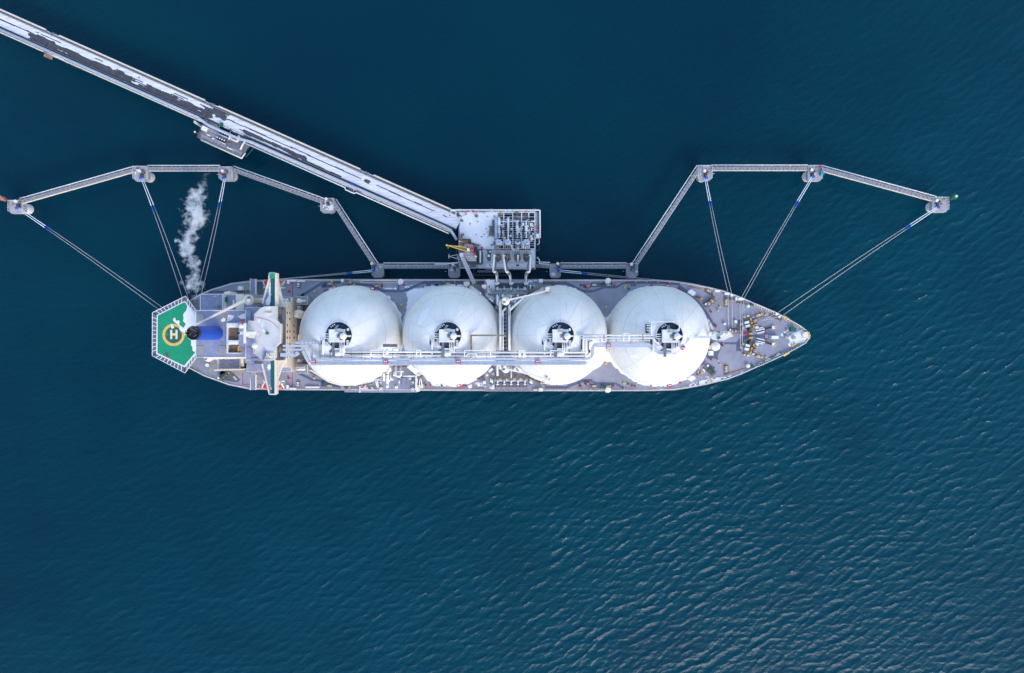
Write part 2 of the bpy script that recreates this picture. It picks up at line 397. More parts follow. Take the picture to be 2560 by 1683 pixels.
# ------------------------------------------------------------------ snow sheets (real thin geometry with ragged edges)
def inside(px, py, poly):
    c = np.zeros(px.shape, bool); n = len(poly)
    for i in range(n):
        x0, y0 = poly[i][:2]; x1, y1 = poly[(i + 1) % n][:2]
        if abs(y1 - y0) < 1e-9: continue
        t = (y0 > py) != (y1 > py)
        c ^= t & (px < (x1 - x0) * (py - y0) / (y1 - y0) + x0)
    return c
def sdist(px, py, poly):
    d = np.full(px.shape, 1e9); n = len(poly)
    for i in range(n):
        x0, y0 = poly[i][:2]; x1, y1 = poly[(i + 1) % n][:2]
        ex, ey = x1 - x0, y1 - y0; L2 = ex * ex + ey * ey + 1e-9
        t = np.clip(((px - x0) * ex + (py - y0) * ey) / L2, 0, 1)
        d = np.minimum(d, np.hypot(px - x0 - t * ex, py - y0 - t * ey))
    return np.where(inside(px, py, poly), d, -d)
def grid_mesh(mask, X, Y, Z, thick, mb):
    ny, nx = X.shape
    c = mask[:-1, :-1] & mask[1:, :-1] & mask[:-1, 1:] & mask[1:, 1:]
    idx = -np.ones(X.shape, int); use = np.zeros(X.shape, bool)
    use[:-1, :-1] |= c; use[1:, :-1] |= c; use[:-1, 1:] |= c; use[1:, 1:] |= c
    k = use.sum(); idx[use] = np.arange(k)
    vs = np.stack([X[use], Y[use], (Z + thick)[use]], -1)
    jj, ii = np.nonzero(c)
    fs = np.stack([idx[jj, ii], idx[jj, ii + 1], idx[jj + 1, ii + 1], idx[jj + 1, ii]], -1)
    mb.add(vs.tolist(), fs.tolist(), True)
def snow_poly(mb, poly, z, ragged=1.0, cell=.22, seed=1, thick=.16, holes=0.0, zf=None, nsc=1.6):
    p = np.array([q[:2] for q in poly]); lo = p.min(0) - ragged; hi = p.max(0) + ragged
    X, Y = np.meshgrid(np.arange(lo[0], hi[0], cell), np.arange(lo[1], hi[1], cell))
    d = sdist(X, Y, poly) + (fbm(X / nsc, Y / nsc, seed, 4) - .5) * 2 * ragged
    mask = d > 0
    if holes: mask &= fbm(X / 1.1 + 50, Y / 1.1, seed + 3, 4) > holes
    Z = np.full(X.shape, z) if zf is None else zf(X, Y)
    T = np.clip(d * .22, .02, thick) + .03 * fbm(X, Y, seed + 9)
    if mask.any(): grid_mesh(mask, X, Y, Z, T, mb)
    return mb
def snow_obj(name, mb, label):
    return mk(name, mb, M['snow'], None, label, 'snow', None, 'stuff')

# ================================================================== THE SHIP
ZD = 15.0
ship = empty('gas_carrier', w('P', 1250, 840, 0), 'long grey-decked gas carrier ship with four white domes moored at the jetty', 'ship')
deck_px = [(477, 751), (500, 737), (530, 724), (580, 709), (627, 703), (680, 700), (740, 699.5), (900, 699.3), (1080, 699.5), (1300, 700), (1500, 700.3), (1645, 700.8),
           (1684, 703.5), (1727, 709.7), (1772, 718.9), (1810, 728), (1851, 743.4), (1888, 759.7), (1941, 782.2), (1986, 806.8), (2014, 826), (2024, 838), (2023, 845), (2014, 856), (2006, 862),
           (1965, 884.5), (1924.5, 902.9), (1883.6, 921.3), (1851, 935.6), (1819, 947.9), (1768, 960.2), (1727, 968.3), (1686, 974.5), (1624, 976.7), (1500, 977), (1300, 976.6), (1100, 976), (900, 975), (720, 974.5), (625, 972.5),
           (573, 962), (512, 940), (473, 919.6), (456, 900), (450, 870), (449, 840), (450, 800), (457, 770)]
deck_xy = [w('P', x, y, ZD) for x, y in deck_px]
def hull():
    mb = MB(); n = len(deck_xy)
    cy = sum(p[1] for p in deck_xy) / n
    rings = []
    for z, kx, ky in ((ZD - .02, 1, 1), (9, .99, .985), (3, .975, .96), (-3, .97, .95)):
        rings.append([(p[0] * kx + (-2 * (1 - kx)), cy + (p[1] - cy) * ky, z) for p in deck_xy])
    vs = [p for r in rings for p in r]
    fs = [(i * n + k, (i + 1) * n + k, (i + 1) * n + (k + 1) % n, i * n + (k + 1) % n) for i in range(3) for k in range(n)]
    mb.add(vs, fs, True)
    mk('hull', mb, M['hull'], ship)
    mk('main_deck', MB().prism(deck_xy, ZD - .4, ZD), M['deck'], ship)
    g = MB(); g.frame([(p[0], p[1]) for p in deck_xy], .42, ZD + .01, ZD + .32)
    mk('gunwale', g, mat('gunwale_paint', (.5, .42, .4), .5, var=.2, dirt=(.34, .17, .1), dirt_amt=.5, dirt_scale=.5), ship)
    r = MB(); inner = [(p[0] * .999, cy + (p[1] - cy) * .985, ZD) for p in deck_xy]
    r.rail(inner + [inner[0]], 1.1, .06, 2.4, 1)
    mk('deck_railing', r, M['white'], ship)
hull()

# ---- painted deck markings
def paint(name, f, pts, m='deck_dark', z=ZD, lift=.02):
    return mk(name, MB().prism(wl(f, pts, z), z + lift - .015, z + lift), M[m], ship)
def line_mark(name, f, pts, wid, m, z=ZD, closed=False, lift=.03):
    mb = MB(); P = wl(f, pts, z)
    if closed: P = P + [P[0]]
    for a, b in zip(P, P[1:]):
        mb.bar((a[0], a[1], z + lift), (b[0], b[1], z + lift), wid, .012)
    return mk(name, mb, M[m], ship)
def strip(pts, wd):                                   # polyline to polygon in frame units
    L_, R_ = [], []
    for i, p in enumerate(pts):
        a = pts[max(0, i - 1)]; b = pts[min(len(pts) - 1, i + 1)]
        dx, dy = b[0] - a[0], b[1] - a[1]; l = math.hypot(dx, dy); nx, ny = -dy / l, dx / l
        L_.append((p[0] + nx * wd / 2, p[1] + ny * wd / 2)); R_.append((p[0] - nx * wd / 2, p[1] - ny * wd / 2))
    return L_ + R_[::-1]
ZL = [.02, .024, .028, .032]
paint('walkway_paint', 'B', strip([(160, 295), (410, 140), (640, 128), (1020, 165), (1170, 235), (1410, 235), (1660, 130), (1960, 128)], 30), lift=ZL[0])
paint('walkway_paint', 'B', [(405, 140), (530, 130), (540, 185), (405, 195)], lift=ZL[1])
paint('walkway_paint', 'B', strip([(1350, 110), (1350, 235)], 22), lift=ZL[1])
paint('walkway_paint', 'B', strip([(130, 1235), (290, 1315), (420, 1335), (640, 1385)], 32), lift=ZL[0])
paint('walkway_paint', 'B', [(400, 1340), (640, 1385), (640, 1412), (400, 1400)], lift=ZL[1])
paint('walkway_paint', 'C', strip([(0, 128), (640, 132)], 38), lift=ZL[1])
paint('walkway_paint', 'C', strip([(1355, 140), (1640, 140), (1830, 235), (1960, 240)], 30), lift=ZL[0])
paint('walkway_paint', 'C', strip([(1380, 1408), (1640, 1412), (1850, 1330), (1960, 1325)], 32), lift=ZL[0])
paint('walkway_paint', 'D', strip([(0, 145), (190, 235), (310, 235), (440, 190), (590, 188), (690, 130), (1160, 130), (1360, 150)], 26), lift=ZL[1])
paint('walkway_paint', 'D', [(275, 130), (540, 130), (540, 185), (275, 185)], lift=ZL[2])
paint('walkway_paint', 'D', [(1360, 150), (1480, 245), (1560, 300), (1700, 480), (1820, 690), (1760, 650), (1660, 490), (1480, 310), (1330, 200)], lift=ZL[0])
paint('walkway_paint', 'D', strip([(0, 1390), (180, 1325), (260, 1325), (350, 1360), (580, 1365), (680, 1420)], 26), lift=ZL[1])
paint('walkway_paint', 'D', [(275, 1365), (540, 1365), (540, 1420), (275, 1420)], lift=ZL[2])
paint('walkway_paint', 'D', [(1600, 1150), (1700, 1060), (1700, 900), (1850, 960), (1820, 1060), (1700, 1060), (1640, 1140)], lift=ZL[0])
for f, P, mk_ in [('E', [(15, 165), (165, 200), (170, 215), (20, 190)], 1), ('E', [(200, 195), (310, 240), (305, 275), (345, 310), (325, 325), (190, 240)], 1),
                  ('E', [(428, 258), (580, 315), (580, 350), (495, 350), (490, 430), (428, 430)], 1), ('E', [(580, 350), (700, 350), (700, 395), (580, 385)], 1),
                  ('E', [(798, 515), (900, 480), (920, 545), (825, 580)], 1), ('E', [(1005, 495), (1170, 555), (1135, 608), (985, 540)], 1),
                  ('E', [(428, 1128), (495, 1128), (500, 1225), (695, 1162), (705, 1180), (430, 1275)], 1), ('E', [(800, 1025), (825, 990), (920, 1025), (905, 1085)], 1),
                  ('E', [(985, 1045), (1135, 960), (1150, 985), (1000, 1060)], 1), ('E', [(590, 585), (660, 585), (660, 700), (640, 780), (590, 690)], 0),
                  ('E', [(440, 860), (590, 860), (650, 790), (760, 760), (920, 765), (920, 795), (760, 790), (690, 830), (650, 890), (650, 970), (590, 970), (590, 885), (440, 885)], 0),
                  ('E', [(255, 850), (430, 860), (350, 1055), (220, 1050)], 0), ('E', [(240, 1110), (335, 1170), (310, 1200), (250, 1150)], 0)]:
    paint('mooring_zone_paint', f, P, lift=ZL[3])
    if mk_: line_mark('zone_edge_line', f, P, .28, 'mark_orange', closed=True, lift=.045)
for f, P in [('A', [(860, 1240), (1000, 1230), (1110, 1330), (1080, 1365), (945, 1340)]), ('A', [(755, 310), (1230, 305), (1230, 335), (735, 335)]), ('A', [(860, 1265), (900, 1225), (960, 1250), (890, 1290)]),
             ('A', [(1780, 370), (1841, 330), (1841, 360), (1810, 390)])]:
    paint('walkway_paint', f, P, lift=ZL[0])
for f, P in [('A', [(1135, 1255), (1135, 1385), (1340, 1385), (1340, 1410)]), ('A', [(1705, 1250), (1705, 1405), (1670, 1405)]), ('A', [(1680, 222), (1710, 222), (1710, 370)])]:
    line_mark('red_line', f, P, .3, 'red_line')
for f, P in [('A', [(1170, 225), (1170, 350)]), ('A', [(803, 1125), (803, 1215)]), ('A', [(760, 1190), (760, 1290)]), ('A', [(1090, 1222), (1135, 1222), (1135, 1252), (1090, 1252)])]:
    line_mark('yellow_line', f, P, .35, 'mark_yellow')

# ---- tank covers
TZ, TR = 21.0, 20.6
HOLE = 4.95
tank_px = [(876, 838.4), (1131, 838.3), (1393.5, 838.5), (1647.5, 839.2)]
tanks = []; TC = []
for i, (u, v) in enumerate(tank_px):
    c = w('P', u, v, TZ + 1.2); c = (c[0], c[1]); TC.append(c)
    a0 = math.asin(HOLE / TR); prof = [(TR, ZD - .2), (TR, TZ)]
    for j in range(1, 25):
        a = math.pi / 2 - (math.pi / 2 - a0) * j / 24
        prof.append((TR * math.sin(a), TZ + TR * math.cos(a)))
    mb = MB().lathe(c, prof, 96)
    t = mk('tank_cover', mb, M['tank'], ship); tanks.append(t)
    zt = TZ + TR * math.cos(a0)
    mk('dome_well', MB().cyl(c, HOLE, zt - 1.4, zt - 1.3, 48), M['hole'], t)  # dark floor colour stands for the shade inside the opening
    mk('well_wall', MB().ring(c, HOLE - .02, HOLE + .12, zt - 1.4, zt + .35, 48), M['steel_dark'], t)
    mk('well_rim', MB().ring(c, HOLE + .125, HOLE + .4, zt - .05, zt + .4, 48), M['pipe'], t)
    for ang in (54, 75):
        r = TR * math.sin(math.radians(ang)); z = TZ + TR * math.cos(math.radians(ang))
        mk('weld_band', MB().lathe(c, [(r - .16, z + .11), (r - .10, z + .17), (r + .12, z - .05), (r + .06, z - .12)], 96, False), M['seam'], t)
    for kk in range(12):
        th = math.radians(30 * kk + 12 * (i % 2)); pts = []
        for j in range(13):
            a = a0 + .03 + (math.pi / 2 - a0 - .03) * j / 12
            pts.append((c[0] + (TR + .02) * math.sin(a) * math.cos(th), c[1] + (TR + .02) * math.sin(a) * math.sin(th), TZ + (TR + .02) * math.cos(a)))
        mk('weld_seam', MB().tube(pts, .055, 4), M['seam'], t)
    mk('base_ring', MB().ring(c, TR + .01, TR + .5, ZD, ZD + .5, 96), M['white'], t)

# dome equipment, the same set on every tank (survey relative to the well centre on the first tank)
def dome(i):
    c = TC[i]; t = tanks[i]; s_ = KPX * 264 / 10.435
    def q(x, y): return (c[0] + (x - 552) * s_, c[1] - (y - 552) * s_)
    zt = TZ + TR * math.cos(math.asin(HOLE / TR))
    def bx(name, x0, y0, x1, y1, z0, z1, m):
        mk(name, MB().prism([q(x0, y0), q(x1, y0), q(x1, y1), q(x0, y1)], z0, z1), M[m], t)
    mk('liquid_dome', MB().lathe(c, [(2.6, zt - 1.3), (2.6, zt + .6), (2.2, zt + 1.0), (.05, zt + 1.2)], 32), M['white'], t)
    bx('pump_platform', 330, 400, 740, 740, zt + 1.5, zt + 1.8, 'white')
    for x, y in ((340, 410), (730, 410), (340, 730), (730, 730)):
        p = q(x, y); mk('platform_leg', MB().box((p[0], p[1], zt - 1.3), .3, .3, 2.8), M['steel'], t)
    mk('platform_railing', MB().rail([(*q(x, y), zt + 1.8) for x, y in ((335, 405), (735, 405), (735, 735), (335, 735), (335, 405))], 1.1, .05, 2), M['pipe'], t)
    p = q(710, 575); mk('vent_drum', MB().lathe(p, [(1.25, zt + 1.8), (1.25, zt + 3.3), (1.0, zt + 3.7), (.05, zt + 3.85)], 24), M['white'], t)
    for x, y in ((650, 493), (648, 660)):
        bx('pump_well', x - 40, y - 18, x + 40, y + 18, zt + 1.81, zt + 2.2, 'brown')
    bx('valve_block', 545, 530, 625, 620, zt + 1.81, zt + 2.7, 'steel'); p = q(605, 555); mk('valve_wheel', MB().cyl(p, .3, zt + 2.71, zt + 3.2, 12), M['valve_green'], t)
    p = q(525, 440); mk('lamp_post', MB().cyl(p, .28, zt + 1.81, zt + 3.6, 10), M['yellow'], t)
    bx('valve_box', 490, 470, 570, 515, zt + 1.82, zt + 2.6, 'white')
    for y in (520, 578, 632):
        mk('cable_tray', MB().prism([q(200, y - 11), q(325, y - 11), q(325, y + 11), q(200, y + 11)], zt + .3, zt + .7), M['white'], t)
    for k in range(3):
        a = q(340 + k * 45, 318 - k * 28); b = q(372 + k * 45, 352 - k * 28)
        mk('rim_clamp', MB().bar((*a, zt + .45), (*b, zt + .45), .3, .35), M['white'], t)
    mb = MB(); a, b = q(530, 290), q(480, 405)
    mb.bar((a[0] - .3, a[1], zt + .3), (b[0] - .3, b[1], zt + 1.7), .12, .15).bar((a[0] + .3, a[1], zt + .3), (b[0] + .3, b[1], zt + 1.7), .12, .15)
    for k in range(6):
        f_ = (k + .5) / 6; x = a[0] + (b[0] - a[0]) * f_; y = a[1] + (b[1] - a[1]) * f_; z = zt + .3 + 1.4 * f_
        mb.bar((x - .3, y, z), (x + .3, y, z), .08, .08)
    mk('access_ladder', mb, M['pipe'], t)
    bx('side_hatch', 765, 372, 815, 440, zt - .9, zt + .3, 'white')
    bx('pipe_bridge', 745, 552, 880, 600, zt + .6, zt + 1.0, 'cream')
    bx('duct_cover', 755, 680, 822, 850, zt + .4, zt + .9, 'duct')
    bx('lower_platform', 385, 745, 455, 1110, zt + .5, zt + .8, 'steel')
    bx('grating_floor', 455, 745, 560, 900, zt + .1, zt + .3, 'steel_dark')
    bx('pipe_saddle', 570, 760, 690, 870, zt + .2, zt + .8, 'brownsteel')
    for x in (600, 650, 710):
        mk('riser_pipe', MB().tube([(*q(x, 740), zt + 1.3), (*q(x, 840), zt + 1.1), (*q(x, 1010), zt + .6)], .22, 8), M['pipe'], t)
    bx('valve_cover', 460, 895, 570, 925, zt + .4, zt + 1.2, 'white')
    for z_, P in ((0, [(150, 830), (370, 830), (370, 1015), (150, 1015)]),):
        mk('service_landing', MB().prism([q(*p) for p in P], zt - 2.2, zt - 1.6), M['duct'], t)
    bx('cabinet', 290, 940, 360, 1000, zt - 1.59, zt - .6, 'steel_dark')
    bx('instrument_landing', 62, 600, 205, 800, zt - 2.6, zt - .6, 'steel_dark')
    mk('vapour_pipe', MB().tube([(*q(130, 615), zt + .1), (*q(130, 810), zt - .1), (*q(135, 1060), zt - .2)], .32, 10), M['white'], t)
    bx('landing_floor', 205, 640, 340, 830, zt - .2, zt + .1, 'duct')
    bx('actuator', 205, 655, 250, 720, zt + .11, zt + .9, 'steel_dark'); bx('actuator', 312, 680, 345, 710, zt + .11, zt + .7, 'brownsteel')
    mk('stair', MB().bar((*q(225, 840), zt - 1.4), (*q(380, 940), zt - .2), 1.0, .2), M['steel'], t)
    p0, p1 = q(455, 1035), q(620, 1035)
    mk('gas_heater', MB().tube([(*p0, zt + .2), (p0[0] + .3, p0[1], zt + .2), (p1[0] - .3, p1[1], zt + .2), (*p1, zt + .2)], [.55, .95, .95, .55], 14), M['white'], t)
for i in range(4): dome(i)

# ---- trunk walkway over the tanks
ZW = 40.4
def walk_panels(f, pts, wid, z, m='duct', step=20, name='walkway_panel', thick=.22, par=None):
    P = [Vector(p) for p in wl(f, pts, z)]
    for a, b in zip(P, P[1:]):
        L = (b - a).length; n = max(1, round(L / (step * KPX * (CAM_H - z)))); d = (b - a) / n
        me = protomesh(name, MB().box((0, 0, -thick), d.length - .07, wid, thick), M[m])
        for k in range(n):
            c = a + d * (k + .5); inst(name, me, c, math.atan2(d.y, d.x), par or ship)
mkw = lambda y, x0, x1, f: [(x0, y), (x1, y)]
fp = [('P', [(777, 907.7), (1470, 907.7)], 1.55)]
base = MB()
trunk_top = [(777, 897.5), (1472, 897.3), (1481.5, 889), (1481.5, 868), (1489, 860), (1620, 860), (1650, 880.5), (1692, 880.5), (1722, 846)]
trunk_low = [(777, 907.8), (1466, 907.8), (1471, 905)]
P = wl('P', trunk_top, ZW - .5)
wk = MB()
for a, b in zip(P, P[1:]): wk.bar(a, b, .5, .9)
wk2 = MB()
for a, b in zip(wl('P', trunk_low, ZW - .6), wl('P', trunk_low, ZW - .6)[1:]): wk2.bar(a, b, .8, .6)
wbeam = mk('walkway_beam', wk, M['pipe'], ship)
mk('walkway_beam', wk2, M['pipe'], ship)
walk_panels('P', trunk_top, 1.15, ZW, 'duct', 20)
walk_panels('P', [(777, 904.8), (1466, 904.8)], .78, ZW - .1, 'duct', 20)
walk_panels('P', [(777, 910.2), (1466, 910.2)], .72, ZW - .1, 'duct', 20)
walk_panels('P', [(1489, 866), (1618, 866), (1648, 884.5), (1692, 884.5)], .62, ZW - .1, 'duct', 10)
walk_panels('P', [(1722, 843), (1790, 843)], .9, ZW - 1.5, 'pipe', 14)
mb = MB(); mb.rail(wl('P', trunk_top[:-1], ZW), 1.1, .06, 2.4)
mb.rail(wl('P', [(777, 913), (1466, 913)], ZW - .1), 1.1, .06, 2.4)
mk('walkway_railing', mb, M['pipe'], ship)
mb = MB(); mb.rail(wl('P', [(1722, 846), (1790, 846)], ZW - 1.5), 1.1, .06, 2.4); mb.rail(wl('P', [(1722, 840), (1790, 840)], ZW - 1.5), 1.1, .06, 2.4)
mk('catwalk_railing', mb, M['pipe'], ship)
for x in (783, 964, 1145.5, 1344.5):
    b = mk('foam_station', MB().prism(rect('P', x - 6, 901.5, x + 6, 908.5, ZW + .9), ZW, ZW + .9), M['red'], ship)
    for dx in (-2.5, 2.5):
        p = w('P', x + dx, 904, ZW + .9); mk('nozzle', MB().cyl(p, .3, ZW + .9, ZW + 1.3, 10), M['pipe'], b)
for x, y in ((1521.5, 863), (1707, 870)):
    b = mk('foam_station', MB().box(w('P', x, y, ZW), 1.7, 1.0, .9, 0 if x < 1600 else .75), M['red'], ship)
    for dx in (-2, 2): mk('nozzle', MB().cyl(w('P', x + dx, y, ZW + .9), .28, ZW + .9, ZW + 1.3, 10), M['pipe'], b)
for f, x, y in (('B', 945, 1060), ('B', 1510, 1060), ('C', 1080, 1065), ('D', 760, 862), ('D', 265, 970), ('C', 1928, 968)):
    mk('safety_gate', MB().box(w(f, x, y, ZW), .5, 1.3, .35), M['yellow'], ship)

# pipes along the trunk
def pipe(f, pts, z, r, m='pipe', name='cargo_pipe_or_shadow', par=None, n=10):
    return mk(name, MB().tube(wl(f, pts, z), r, n), M[m], par or ship)
ZP = 41.3
pipe('B', [(690, 975), (1965, 978)], ZP, .38); pipe('B', [(680, 1025), (1180, 1025)], ZP - .2, .28); pipe('B', [(1190, 1020), (1965, 1025)], ZP - .2, .3)
pipe('B', [(700, 998), (1965, 1000)], ZP - .5, .2, 'brownsteel')  # thin brown tube drawn as the shadow line between the two pipes
pipe('C', [(0, 982), (1360, 985), (1890, 985)], ZP, .36); pipe('C', [(0, 1025), (1880, 1028)], ZP - .2, .28); pipe('C', [(0, 1003), (1880, 1005)], ZP - .5, .2, 'brownsteel')  # the brown tube carries the drawn shadow line onward
pipe('C', [(1848, 985), (1848, 772), (1960, 770)], ZP, .34); pipe('C', [(1880, 1025), (1882, 805), (1960, 805)], ZP, .3)
pipe('D', [(110, 772), (1040, 772)], ZP, .34); pipe('D', [(150, 807), (1040, 807), (1110, 880)], ZP, .34); pipe('D', [(330, 835), (1000, 838)], ZP - .3, .14)
pipe('D', [(30, 1045), (200, 1045), (250, 1000), (250, 850), (300, 838)], ZP - .4, .2, 'brownsteel')
for f, pts, r in [('C', [(398, 1040), (398, 960), (715, 960), (715, 1035)], .18), ('C', [(410, 1040), (440, 1000), (540, 1000), (545, 1035)], .2), ('C', [(1065, 1045), (1065, 960), (1135, 960), (1135, 1040)], .22), ('C', [(1075, 1045), (1085, 975), (1118, 975), (1122, 1045)], .18),
                  ('B', [(675, 1030), (675, 905), (765, 900)], .16), ('B', [(1015, 1030), (1015, 955), (1165, 955), (1165, 1040)], .2), ('B', [(1570, 1030), (1570, 955), (1620, 955), (1620, 1030)], .2),
                  ('D', [(680, 850), (680, 755), (745, 755), (745, 850)], .2), ('D', [(1018, 780), (1018, 610), (1360, 605), (1360, 700)], .16), ('C', [(1450, 1030), (1450, 960), (1610, 965), (1610, 1030)], .18)]:
    pipe(f, pts, ZP + .5, r, 'white', 'expansion_loop', n=8)
psm = protomesh('pipe_support', MB().box((0, 0, -.12), .22, 3.1, .25), M['steel'])
for x in range(800, 1470, 26): inst('pipe_support', psm, w('P', x, 886, ZP - .8), 0, ship)
for x in range(1500, 1630, 20): inst('pipe_support', psm, w('P', x, 845.5, ZP - .8), 0, ship)
for x, f in ((440, 'D'), (915, 'D')): line_mark('pipe_band', f, [(x, 765), (x, 850)], .3, 'red_line', z=ZP + .3)
# trunk posts standing on the tanks and deck
for x in (792, 830, 905, 950, 1003, 1060, 1110, 1180, 1264, 1330, 1400, 1450):
    for y in (897.5, 909):
        a = w('P', x, y, ZW - .9); d = min(math.hypot(a[0] - c[0], a[1] - c[1]) for c in TC)
        zb = TZ + math.sqrt(TR ** 2 - d ** 2) - .1 if d < TR - .3 else ZD
        mk('walkway_post', MB().bar((a[0], a[1], zb), (a[0], a[1], ZW - .85), .3, .3), M['pipe'], ship)
# ducts between the house and the trunk
for pts, wd in [([(-60, 905), (275, 905), (292, 1060)], 5.2), ([(-60, 950), (185, 952), (265, 1105)], 5.0), ([(95, 866), (375, 866), (400, 890), (400, 1035)], 6.0), ([(-90, 1015), (90, 1015), (130, 985)], 9.0)]:
    mb = MB(); P = wl('B', pts, 39.5)
    for a, b in zip(P, P[1:]): mb.bar(a, b, wd * KPX * 266, .9)
    mk('gas_duct', mb, M['duct'], ship)
for x in range(150, 420, 48):
    line_mark('duct_seam', 'B', [(x if x < 380 else 378, 846), (x if x < 380 else 378, 886)], .12, 'steel_dark', z=39.98)
# small structure by tank two and valve gear near the trunk
mk('heater_skid', MB().prism(rect('B', 1160, 880, 1330, 918, 41), 39.8, 41), M['steel'], ship)
pipe('B', [(1210, 940), (1210, 1010)], 41.6, .55, 'white', 'vessel'); pipe('B', [(1270, 945), (1350, 945)], 41.6, .45, 'white', 'vessel')
mk('pipe_frame', MB().frame(rect('B', 1360, 920, 1455, 965, 41), .18, 40.6, 40.8).bar(w('B', 1360, 920, 40.7), w('B', 1455, 965, 40.7), .14, .14), M['pipe'], ship)
pipe('C', [(480, 1045), (480, 775), (900, 775)], 40.6, .3, 'steel', 'cable_bridge')
mb = MB(); mb.rail(wl('C', [(470, 1045), (470, 768), (900, 768)], 40.6), 1, .05, 2); mb.rail(wl('C', [(490, 1045), (490, 785), (900, 785)], 40.6), 1, .05, 2); mk('bridge_railing', mb, M['mark_yellow'], ship)
mk('valve_skid', MB().prism(rect('D', 950, 640, 1015, 745, 40), 36, 40), M['steel_dark'], ship)
for y in (655, 685, 715): pipe('D', [(960, y), (1015, y)], 40.3, .25, 'white', 'valve_body')
mk('skid_side', MB().prism(rect('C', 1825, 760, 1845, 950, 40), 37.5, 40), M['steel_dark'], ship)
p = w('D', 1418, 768, 40); mk('vent_drum', MB().lathe(p[:2], [(1.1, 37.2), (1.1, 39.6), (.8, 40), (.05, 40.1)], 20), M['white'], ship)
pipe('D', [(1420, 800), (1395, 850), (1330, 900)], 38.6, .5, 'white', 'vent_duct')

# ---- middle cross-over between tanks two and three
ZC = 22.0
def deckbox(name, f, x0, y0, x1, y1, z0, z1, m, par=None):
    return mk(name, MB().prism(rect(f, x0, y0, x1, y1, z1), z0, z1), M[m], par or ship)
mk('manifold_deck', MB().prism(wl('M1', [(375, 105), (2105, 105), (2105, 280), (1600, 560), (1230, 830), (1230, 1000), (700, 1000), (700, 840), (380, 560), (375, 300)], 19), ZD, 19), M['deck'], ship)
mk('manifold_deck', MB().prism(wl('M2', [(370, 1045), (2105, 1045), (2095, 880), (1650, 560), (1330, 230), (600, 230), (370, 520)], 19), ZD, 19), M['deck'], ship)
deckbox('drip_tray', 'M1', 700, 215, 1645, 355, 19.0, 19.4, 'hole'); deckbox('tray_apron', 'M1', 760, 115, 1590, 212, 19.0, 19.3, 'grating')
deckbox('drip_tray', 'M2', 690, 795, 1635, 928, 19.0, 19.4, 'steel_dark')
me = protomesh('tray_panel', MB().box((0, 0, 0), 1.05, 1.35, .12), M['grating'])
for k in range(13):
    x = 720 + k * 70; inst('tray_panel', me, w('M2', x + 20, 978, 19.02), 0, ship)
me = protomesh('tray_grid', MB().box((0, 0, 0), 1.1, 1.85, .1), M['steel'])
for k in range(9):
    inst('tray_grid', me, w('M2', 745 + k * 104, 862, 19.41), 0, ship)
for f, ys, ye, s in (('M1', 450, 330, 1), ('M2', 690, 830, -1)):
    for k, x in enumerate((760, 960, 1165, 1365, 1572)):
        big = f == 'M1' and k in (0, 2, 4)
        mk('manifold_pipe', MB().tube(wl(f, [(x, ys), (x, ye)], 20.6), .42 if big else .34, 12), M['white'] if big or f == 'M2' else M['pipe'], ship)
        a = Vector(w(f, x, ye, 20.6)); mk('manifold_flange', MB().tube([a, a + Vector((0, .45 * s, 0))], .62, 14), M['white'] if f == 'M2' else M['brownsteel'], ship)
        mk('pipe_saddle', MB().box((a[0], a[1] - 1.2 * s, 19.4), .9, .5, .9), M['steel'], ship)
        b = Vector(w(f, x, ys, 20.6)); mk('shutoff_valve', MB().box((b[0], b[1], 20), 1.5, .5, 1.3), M['brownsteel'], ship)
for f, ya, yb in (('M1', 478, 520), ('M2', 600, 655)):
    mk('manifold_walkway', MB().prism(rect(f, 545, ya, 1660, yb, 21.2), 20.9, 21.2), M['brownsteel' if f == 'M2' else 'grating'], ship)
    mb = MB(); mb.rail(wl(f, [(545, ya), (1660, ya)], 21.2), 1.1, .06, 1.6); mb.rail(wl(f, [(545, yb), (1660, yb)], 21.2), 1.1, .06, 1.6); mk('manifold_railing', mb, M['pipe' if f == 'M1' else 'mark_orange'], ship)
mk('stair_run', MB().bar(w('M1', 1640, 510, 21.2), w('M1', 2150, 300, 29), 1.0, .25), M['steel'], ship)
mb = MB(); mb.rail(wl('M1', [(1640, 490, 21.2), (2130, 285, 29)], 21), 1.1, .07, 1.5); mb.rail(wl('M1', [(1660, 530, 21.2), (2160, 325, 29)], 21), 1.1, .07, 1.5); mk('stair_railing', mb, M['mark_orange'], ship)
mk('stair_run', MB().bar(w('M2', 1600, 580, 21.2), w('M2', 2200, 870, 27), 1.0, .25), M['brown'], ship)
mb = MB(); mb.rail(wl('M2', [(1600, 570, 21.2), (2200, 855, 27)], 21), 1.1, .07, 1.5); mb.rail(wl('M2', [(1600, 600, 21.2), (2180, 890, 27)], 21), 1.1, .07, 1.5); mk('stair_railing', mb, M['mark_orange'], ship)
mk('stair_run', MB().bar(w('M2', 160, 690, 24), w('M2', 350, 560, 20.5), 1.0, .3), M['brownsteel'], ship)
